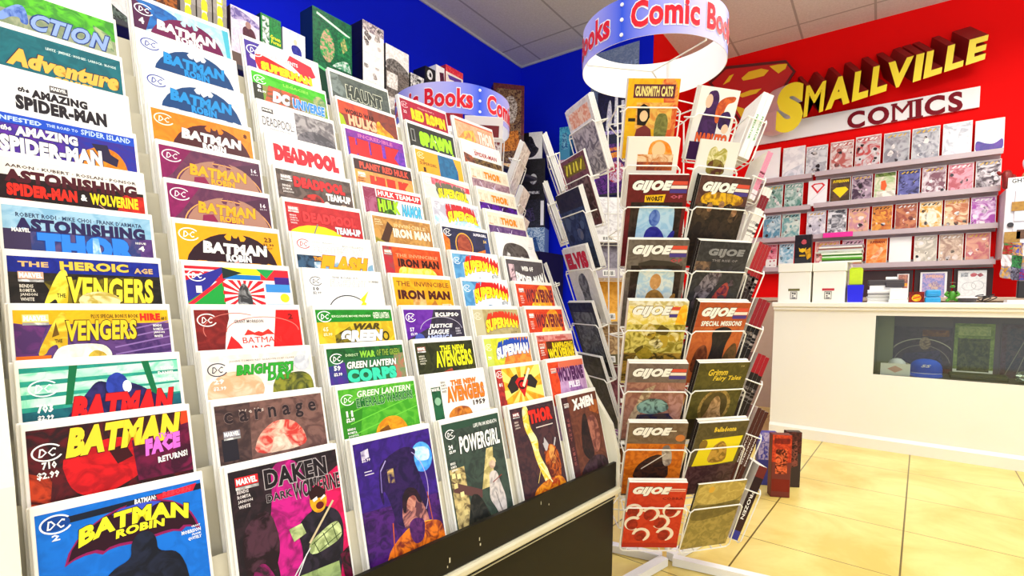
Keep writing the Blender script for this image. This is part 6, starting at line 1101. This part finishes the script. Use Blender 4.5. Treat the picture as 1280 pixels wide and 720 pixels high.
m = MB(); m.rbox((-.0, .02, .0665), (.06, .10, .085), .003); m.obj('paper_slip', mat('white_card', '#fbfaf6', .6), pr)
a, b = at(1108.5, 377, 1, 4.10).x, at(1134, 377, 1, 4.10).x
m = MB(); m.rbox((a + .012, 4.10, CT_Z + .0205), (b, 4.143, CT_Z + .092), .003); m.rbox((a + .008, 4.095, CT_Z), (b + .004, 4.1435, CT_Z + .020), .002)
o = tag(m.obj('card_box', mat('pale_grey_card', '#e2e6e0', .5, noise='#d2dad6')), 'small pale white box in front of the printer', 'box')
a, b = at(1136, 377, 1, 4.14).x, at(1155, 377, 1, 4.14).x
o = book('snack_box', b - a, .07, .05, [bg('#8a2018', '#5c1410'), P_([(.15,.55),(.3,.25),(.6,.2),(.85,.45),(.7,.8),(.3,.8)], '#f0c02c', '#e88a1c'), L_(.25,.6,.75,.4,.09,'#c8281c')], edge=mat('dark_red_carton', '#5c1410', .5), shiny=False)
o.matrix_world = frame(Vector(((a + b) / 2, 4.19, CT_Z)), (0, -1, 0), 0); tag(o, 'small dark red box with a yellow burst on the counter', 'box')
a, b = at(1156, 377, 1, 4.12).x, at(1176, 377, 1, 4.12).x
td = empty('card_case', ((a + b) / 2, 4.12, CT_Z)); tag(td, 'bright cyan plastic case with two stacked halves on the counter', 'case'); bpy.context.view_layer.update()
CYM = mat('cyan_plastic', '#1898d0', .3, noise='#1288c0'); h_ = (b - a) / 2
m = MB(); m.rbox((-h_, 0, 0), (h_, .07, .037), .008); m.obj('base', CYM, td); m = MB(); m.rbox((-h_*.96, 0, .0375), (h_*.98, .07, .082), .010); m.rbox((-h_*.7, -.004, .05), (h_*.7, -.0002, .058), .002); m.obj('lid', CYM, td)
p = at(1187, 376, 1, 4.13)
toy('toy_figurine', (p.x + .012, 4.16, CT_Z), [('body', [(0, 0, .012), (0, 0, .04), (0, 0, .078)], (.020, .024, .016), GT), ('head', [(0, -.004, .092), (0, -.004, .112)], (.018, .014), GT), ('cap', [(0, -.004, .123), (0, -.004, .130)], (.021, .012), mat('olive_plastic', '#5a4a1c', .4)),
   ('arm', [(.02, 0, .072), (.034, -.012, .05), (.016, -.03, .044)], (.008, .008, .008), GT), ('arm', [(-.02, 0, .072), (-.034, -.012, .05), (-.016, -.03, .044)], (.008, .008, .008), GT), ('leg', [(.012, -.006, .022), (.024, -.03, .016), (.024, -.034, .009)], (.010, .010, .009), GT), ('leg', [(-.012, -.006, .022), (-.024, -.03, .016), (-.024, -.034, .009)], (.010, .010, .009), GT)], 'little green seated toy figure with olive cap on the counter')
p = at(1199, 376, 1, 4.12); m = MB(); m.lathe([(.030, 0), (.040, .006), (.043, .020), (.044, .030), (.040, .030), (.036, .022), (.002, .020)], 24, (0, 0, 0)); o = m.obj('tape_dish', [mat('dark_grey_plastic', '#3a3436', .4)], smooth=False); o.matrix_world = Matrix.Translation((p.x + .035, 4.10, CT_Z)); tag(o, 'round dark dish with white rim by the green toy', 'dish')
m = MB(); m.tube([(.043*math.cos(a*.2618), .043*math.sin(a*.2618), .032) for a in range(24)], .004, 8, True); m.obj('rim', WT, o)
q = random.Random(12); p = at(1232, 376, 1, 4.16)
pts = [(.055*math.sin(t*.9)*(.6+.4*math.sin(t*.37)), .04*math.cos(t*1.1), .004 + .03*abs(math.sin(t*.53)) + .018*(math.sin(t*.21)**2)) for t in [i*.35 for i in range(60)]]
m = MB(); m.tube(pts, .0032, 6); o = m.obj('cable', mat('black_rubber', '#1c1618', .5)); o.matrix_world = Matrix.Translation((p.x, 4.17, CT_Z)); tag(o, 'tangled black cable heap on the counter', 'cable')
m = MB(); m.tube([(.055, 0, .004), (.08, .01, .004), (.13, .0, .004), (.19, .02, .004)], .003, 6); m.obj('lead', mat('black_rubber', '#1c1618', .5), o)
p = at(1258, 378, 1, 4.0); m = MB(); m.rbox((p.x, 3.985, CT_Z), (p.x + .34, 4.09, CT_Z + .016), .004); o = m.obj('keyboard', WT); tag(o, 'white keyboard slab at the right end of the counter', 'keyboard')
p = at(1272, 376, 1, 4.18); mo = empty('computer_monitor', (p.x + .17, 4.2, CT_Z)); tag(mo, 'black monitor cut off by the right edge of the photo', 'monitor'); bpy.context.view_layer.update()
m = MB(); m.rbox((-.175, -.02, .03), (.175, .012, .135), .006); m.obj('screen', mat('black_plastic', '#1a1416', .35), mo); m = MB(); m.rbox((-.08, -.05, 0), (.08, .05, .012), .004); m.rbox((-.02, -.006, .0125), (.02, .01, .0295), .002); m.obj('stand', mat('black_plastic', '#1a1416', .35), mo)

# ------------------------------------------------------------------ tall boxes on the left wall and in the blue corner
m = MB(); m.rbox((XL + .0005, .35, 2.02), (-2.55, 3.88, 2.045), .004)
for y in (.6, 1.5, 2.4, 3.3): m.prism([(XL + .001, 2.0195), (XL + .001, 1.80), (-2.7, 2.0195)], 1, y - .012, y + .012)
tag(m.obj('wall_shelf', mat('dark_wall_shelf', '#2a2a34', .5)), 'long dark shelf high on the blue left wall', 'shelf')
SZ = 2.0455; FX = -2.60       # shelf top, front plane of its boxes
KX = 2.60 / 2.75
def wall_box(y0, y1, z0, z1, depth, ops, label, side='#1c2430', name='figure_box', z_base=None):
    H = z1 - z0; Wd = y1 - y0
    o = book(name, Wd, H, depth, ops, edge=mat('carton_' + side[1:], side, .4, noise=side, scale=20), shiny=True)
    o.matrix_world = frame(Vector((FX - depth, (y0 + y1) / 2, z0)), (1, 0, 0), 0)
    tag(o, label, 'box' if name != 'art_print' else 'print'); return o
def zz(z): return .9 + (z - .9) * KX
def yy(y): return y * KX
GRN = [bg('#0c6a3c', '#0a4a30'), L_(.1, .1, .95, .3, .05, '#c8e8d0'), P_([(.2,.5),(.36,.3),(.5,.5),(.56,.8),(.4,1.1),(.16,.9)], '#2a9a4c', '#c89a80'), R_(.62, .3, .95, .8, '#0a5a34', '#1c8a4c'), P_([(.7,.5),(.8,.36),(.88,.6),(.76,.72)], '#c8b870', '#5c8a4c'), P_([(.4,1.1),(.9,.8),(1,1.2),(1,1.5),(.5,1.5)], '#c8d8d0', '#2a8a5c')]
hB = zz(2.335) - SZ
wall_box(yy(1.785), yy(2.055), SZ, zz(2.335), .12, [bg('#0c4a30', '#1a6a44'), R_(0, .12, .4, 1.5, '#0a3c28'), R_(.4, .3, 1, 1.6, '#eef2ee', '#d8e4dc'), L_(.02, .1, .5, .2, .05, '#5cc87a')], 'lower green figure box, white on its right half', '#0c2a38')
wall_box(yy(1.785), yy(2.055), zz(2.335) + .0005, zz(2.63), .12, GRN, 'upper green figure box with pale lettering bars', '#0c2a4a')
BWART = lambda s: [bg('#e8e4e0', '#f4f2f0'), R_(0, 0, 1, .35, '#6a5a6c', '#d8ccc8')] + blobs(s, 8, .05, .05, .95, .9, ['#3a343a', '#8a807c', '#c8beb8'], .13)
wall_box(yy(2.139), yy(2.309), SZ, zz(2.345), .13, [bg('#efeae6', '#e2dcd8'), R_(.1, .2, .9, .3, '#5a5458')] + blobs(41, 5, .05, .1, .95, .9, ['#4a4448', '#c8c0bc'], .12), 'lowest of three white and grey stacked figure boxes', '#14141e')
wall_box(yy(2.139), yy(2.309), zz(2.345) + .0005, zz(2.515), .13, [bg('#f2efec', '#e8e2de')] + blobs(42, 4, .05, .4, .95, .9, ['#c8c0bc', '#8a8480'], .12), 'middle of three white and grey stacked figure boxes', '#14141e')
wall_box(yy(2.139), yy(2.309), zz(2.515) + .0005, zz(2.71), .13, BWART(43), 'topmost of three stacked figure boxes, plum and grey art', '#14141e')
wall_box(yy(2.325), yy(2.530), SZ, zz(2.325), .16, [bg('#8a8078', '#5c544e'), R_(.1, .1, .8, .5, '#d8d4d0', '#a8a09a')], 'lower grey brown figure box with pale label', '#2a2628')
wall_box(yy(2.325), yy(2.530), zz(2.325) + .0005, zz(2.485), .16, [bg('#7a706a', '#4a4440'), R_(.05, .1, .5, .6, '#e8e4e0', '#c0b8b0')], 'middle grey brown figure box with white patch', '#2a2628')
wall_box(yy(2.325), yy(2.530), zz(2.485) + .0005, zz(2.64), .16, [bg('#f0eeec', '#d8d4d0'), P_([(0,.5),(.4,.35),(1,.6),(1,.8),(0,.8)], '#4a4644', '#8a8480')], 'topmost white box with dark mountain shape', '#2a2628')
wall_box(yy(2.545), yy(2.676), SZ, zz(2.53), .12, [bg('#2a2a2c', '#e0dede')] + blobs(44, 6, .05, .1, .95, 1.2, ['#e8e6e4', '#1a1a1c'], .14), 'black and white box right of the grey ones', '#101014')
wall_box(yy(2.690), yy(2.792), SZ, zz(2.63), .12, [bg('#141418', '#26262a'), E_(.45,.5,.28,.34,'#e8e8ea','#b8b8bc'), E_(.5,.5,.12,.16,'#1a1a1e')], 'tall black box with pale oval shape', '#101014')
wall_box(yy(2.800), yy(2.890), SZ, zz(2.68), .12, [bg('#e8e6ea', '#f4f2f4'), P_([(.4,.5),(.9,.4),(1,1.2),(.5,1.4)], '#5a1c3c', '#3a1028')], 'tall white box with maroon shape', '#e0dee2')
wall_box(yy(2.905), yy(3.10), SZ, zz(2.72), .12, [bg('#f2ece6', '#e8d8d0'), R_(0, 0, 1, .25, '#d01c3c', '#e85a5a'), P_([(.3,.6),(.6,.4),(.8,.7),(.5,1.0)], '#e8b81c', '#5a2c8a'), P_([(.1,.35),(.9,.3),(.9,.45),(.2,.5)], '#5a3c9a')], 'red topped white box with yellow shape', '#a01c30')
wall_box(yy(1.600), yy(1.735), SZ, zz(2.43), .05, [bg('#eef0f6', '#e6eaf4'), R_(.1, .05, .7, .22, '#a8c0e8', '#d8e4f4'), P_([(.35,.6),(.6,.5),(.8,.62),(.85,.9),(.65,1.0),(.4,.9)], '#2c2c9a', '#1c1c80'), E_(.55,.42,.08,.12,'#e8c8a8'), P_([(.42,1.0),(.75,1.0),(.85,1.4),(.36,1.4)], '#e8a8a0', '#f0d8d0')], 'white print with dark blue garment shape', '#d8dce8', 'art_print')
wall_box(yy(1.476), yy(1.590), SZ, zz(2.45), .05, [bg('#1c8a3c', '#0f6a2c'), R_(.08, .1, .4, 1.5, '#e8f0e8', '#2a6a3a'), T_('Green', .45, .8, .95, 1.0, '#e0e01c', .03), T_('Forms', .5, 1.02, .98, 1.2, '#e0e01c', .03)], 'green print with white column and yellow words', '#0a3a24', 'art_print')
wall_box(yy(1.320), yy(1.468), SZ, zz(2.42), .05, [bg('#e8e0ea', '#d4c8dc'), P_([(0,0),(.5,.1),(1,.3),(1,.5),(.5,.3),(0,.5)], '#6a5a9c', '#b8a8d0'), P_([(.4,.6),(.55,.5),(.8,.56),(.9,.9),(.8,1.3),(.5,1.3),(.4,.9)], '#4a1c2c', '#5a2438'), E_(.6,.46,.1,.12,'#a88078')], 'lilac print with a dark maroon torso shape', '#5a3c30', 'art_print')
for y0, y1, k, lab in ((1.236, 1.301, 3, 'grey box spine with yellow and white rounded marks, right of three'), (1.162, 1.230, 2, 'grey box spine with yellow and white rounded marks, middle of three'), (1.088, 1.156, 1, 'grey box spine with yellow and white rounded marks, left of three')):
    wall_box(yy(y0), yy(y1), SZ, zz(2.44), .2, [bg('#a8a098', '#968e84'), R_(.3, .05, .65, 3.0, '#f0ece0'), ] + [x for i in range(5) for x in (R_(.28, .2 + i*.9, .7, .75 + i*.9, '#f0e81c'), E_(.49, .12 + i*.9 + .05, .18, .22, '#f0e81c'))] + [R_(.32, 0, .62, .15 + .15*k, '#f4f0e8')], lab, '#8a8278')
wall_box(yy(.99), yy(1.084), SZ, zz(2.36), .1, [bg('#b8641c', '#5a2c10'), R_(.9, 0, 1, 3, '#2c1810')], 'amber and brown box beside the grey spines', '#3a2010')
wall_box(yy(.77), yy(.90), SZ, zz(2.24), .08, [bg('#f0f0ee', '#e4e4e2'), P_([(.1,.2),(.5,.5),(.9,.7),(.8,1.0),(.3,.8),(.1,.5)], '#2a2c2a', '#6a7a70'), R_(0, .1, .12, .9, '#1c1c1c'), P_([(.3,1.0),(.8,1.1),(.7,1.4),(.2,1.3)], '#8ab0a0', '#e0e8e4'), R_(.7, 1.6, .95, 2.4, '#b87060', '#d8c0b8')], 'white and black print above the first column', '#2a2a28', 'art_print')

def block(name, c, dims, z0, ops, label, side, nh=(.6, -.8, 0), cat='box'):
    o = book(name, dims[0], dims[2], dims[1], ops, edge=mat('carton_' + side[1:], side, .4, noise=side, scale=20), shiny=True)
    n = Vector(nh).normalized(); o.matrix_world = frame(Vector((c[0], c[1], z0)) - n * dims[1], n, 0); tag(o, label, cat); return o
# corner tower
NH = (.35, -.94, 0)
m = MB(); m.box((-2.90, 3.86, 0), (-2.50, 4.28, 1.385)); tag(m.obj('pedestal_cabinet', mat('black_plastic', '#1a1416', .35)), 'black cabinet standing in the blue corner', 'cabinet')
block('figure_box', (-2.70, 4.05), (.22, .2, .25), 1.3855, [bg('#b8cce0', '#3c6aa0'), P_([(.3,.5),(.6,.4),(.8,1.0),(.3,1.1)], '#1c3c7a', '#2c5a9a')], 'pale blue figure box, lowest of the corner tower', '#7a98b8', NH)
block('figure_box', (-2.71, 4.05), (.24, .2, .26), 1.636, [bg('#141420', '#26243a'), R_(.82, .05, .95, 1.0, '#e8e8ee'), P_([(.2,.4),(.5,.3),(.6,.8),(.2,.9)], '#3c3060', '#1a1630')], 'midnight blue figure box, second up the corner tower', '#101018', NH)
block('figure_box', (-2.72, 4.05), (.25, .2, .38), 1.8965, [bg('#0f0d14', '#1c1824'), E_(.55,.75,.14,.2,'#c8c8d0','#5a5868'), R_(.2, 1.2, .8, 1.3, '#c8c8d0', '#3a3844')], 'tall black figure box with pale oval, in the corner tower', '#0c0a10', NH)
block('figure_box', (-2.76, 4.05), (.26, .2, .25), 2.277, [bg('#e8e8ee', '#f4f4f8'), P_([(.3,.2),(.6,.1),(.75,.5),(.9,.6),(.7,.9),(.2,.9)], '#141220', '#2c2a40'), R_(.2, 0, .5, .3, '#16141e')], 'white box with black shape crowning the corner tower', '#1a1820', NH)
block('figure_box', (-2.74, 3.70), (.28, .2, .80), SZ, [bg('#6a2c34', '#4a1c28'), R_(.1, .15, .9, 2.4, '#8a6a4c', '#3a1c20'), P_([(.3,.5),(.6,.3),(.8,.6),(.7,1.2),(.4,1.2)], '#c8beb8', '#5c4840'), P_([(.3,1.5),(.8,1.4),(.9,2.0),(.3,2.1)], '#d8842c', '#8a4418'), R_(.1, 2.45, .9, 2.6, '#f0a83c', '#e8d8c0')], 'tall maroon window box with orange lower half near the corner', '#4a1c28', (.75, -.66, 0))
# shelf on the blue back wall
m = MB(); m.rbox((-2.47, 4.05, 1.84), (XJ - .02, 4.3675, 1.862), .004)
for x in (-2.3, -1.9): m.prism([(4.3672, 1.8395), (4.3672, 1.66), (4.12, 1.8395)], 0, x - .01, x + .01)
tag(m.obj('wall_shelf', mat('dark_wall_shelf', '#2a2a34', .5)), 'short dark shelf on the blue back wall behind the spinner', 'shelf')
block('figure_box', (-2.36, 4.08), (.17, .16, .36), 1.8625, [bg('#e0c8d8', '#c088a8'), P_([(.3,.5),(.6,.3),(.8,1.4),(.3,1.6)], '#b01c3c', '#7a1030'), R_(0, 1.8, 1, 2.2, '#7a4a9a')], 'pink and crimson box on the blue wall shelf', '#8a4a80', (.2, -.98, 0))
block('figure_box', (-1.91, 4.08), (.30, .2, .42), 1.8625, [bg('#2a1450', '#6a2c8a'), R_(.05, .1, .95, .2, '#e88a2c', '#8a2c6a'), P_([(.1,.3),(.9,.2),(.95,.34),(.1,.45)], '#f0a02c', '#d0502c'), E_(.6,.8,.25,.3,'#b01c3c','#d8c8e0')], 'purple box with orange stripes on the blue wall shelf', '#1c1040', (.2, -.98, 0))
block('figure_box', (-1.90, 4.08), (.30, .2, .44), 2.283, [bg('#141032', '#1c1848'), P_([(.3,.35),(.38,.2),(.44,.9),(.3,1.1),(.24,1.1)], '#e8e8f0', '#b8b4d0'), P_([(.5,.15),(.58,.15),(.6,1.0),(.48,1.0)], '#f4f4f8', '#c8c8e0'), P_([(.68,.3),(.76,.3),(.86,1.1),(.7,1.05)], '#e8e8f0', '#b8b4d0'), R_(.2, 1.1, .9, 1.2, '#d8d4f0', '#7a5ab0')], 'navy box with white tower shapes on the purple box', '#0c0c38', (.2, -.98, 0))
block('figure_box', (-2.40, 4.10), (.10, .12, .30), 2.2235, [bg('#58b8d8', '#2c80b8'), P_([(.3,.6),(.7,.5),(.8,2.0),(.2,2.0)], '#1c5a9a', '#8ad0e8')], 'small light blue box left of the spinner', '#3a90b8', (.2, -.98, 0))
# poster
P0, P1 = at(737, 165, 1, 4.35), at(799, 45, 1, 4.35)
ph, pw = 3.22 - P0.z, (P1.x - P0.x)
o = book('wall_poster', pw, ph, .006, [bg('#7a90b8', '#98a8c8'), P_([(0,.5),(1,.4),(1,1.5),(0,1.5)], '#6a7a98', '#8a9ab8'), M_('SMALLVILLE', .2, .32, .98, .44, '#a8c0e0', .02, None)], edge=mat('grey_blue_frame', '#7a8aa8', .5))
o.matrix_world = frame(Vector(((P0.x + P1.x) / 2, 4.3645, P0.z)), (0, -1, 0), 0); tag(o, 'hazy blue grey poster with pale capitals on the blue wall', 'poster')

# ------------------------------------------------------------------ things on the floor behind the spinner
for c, dims, rz, ops, lab, sd in [((-.365, 2.69), (.085, .05, .30), .5, [bg('#a8301c', '#d84a24'), R_(.1, .2, .9, .5, '#6a1c14', '#8a2418'), R_(.2, .8, .8, 2.2, '#4a140c', '#e86a3c'), R_(.05, 2.5, .95, 3.2, '#7a2014')], 'bright red book box on the floor behind the spinner', '#6a1c14'),
      ((-.335, 2.875), (.07, .045, .28), .6, [bg('#3a1a18', '#5c2c24'), P_([(.3,.8),(.7,.6),(.8,2.4),(.4,2.6)], '#8a4a3c', '#241210')], 'dark brown book box on the floor by the counter', '#2a1412')]:
    o = book('book_box', dims[0], dims[2], dims[1], ops, edge=mat('carton_' + sd[1:], sd, .45, noise=sd, scale=20), rad=.002)
    o.matrix_world = frame(Vector((c[0], c[1], .0005)), (math.sin(.45), -math.cos(.45), 0), 0); tag(o, lab, 'box')
o = book('book_box', .09, .27, .05, [bg('#b8a8c8', '#3a3a9a'), R_(0, 0, 1, .5, '#4a4ab8', '#c8b8d8')], edge=mat('carton_3a3a8a', '#3a3a8a', .45, noise='#3a3a8a', scale=20), rad=.002)
o.matrix_world = frame(Vector((-.445, 2.83, .0005)), (math.sin(.45), -math.cos(.45), 0), 0); tag(o, 'violet blue book box peeking behind the red one', 'box')
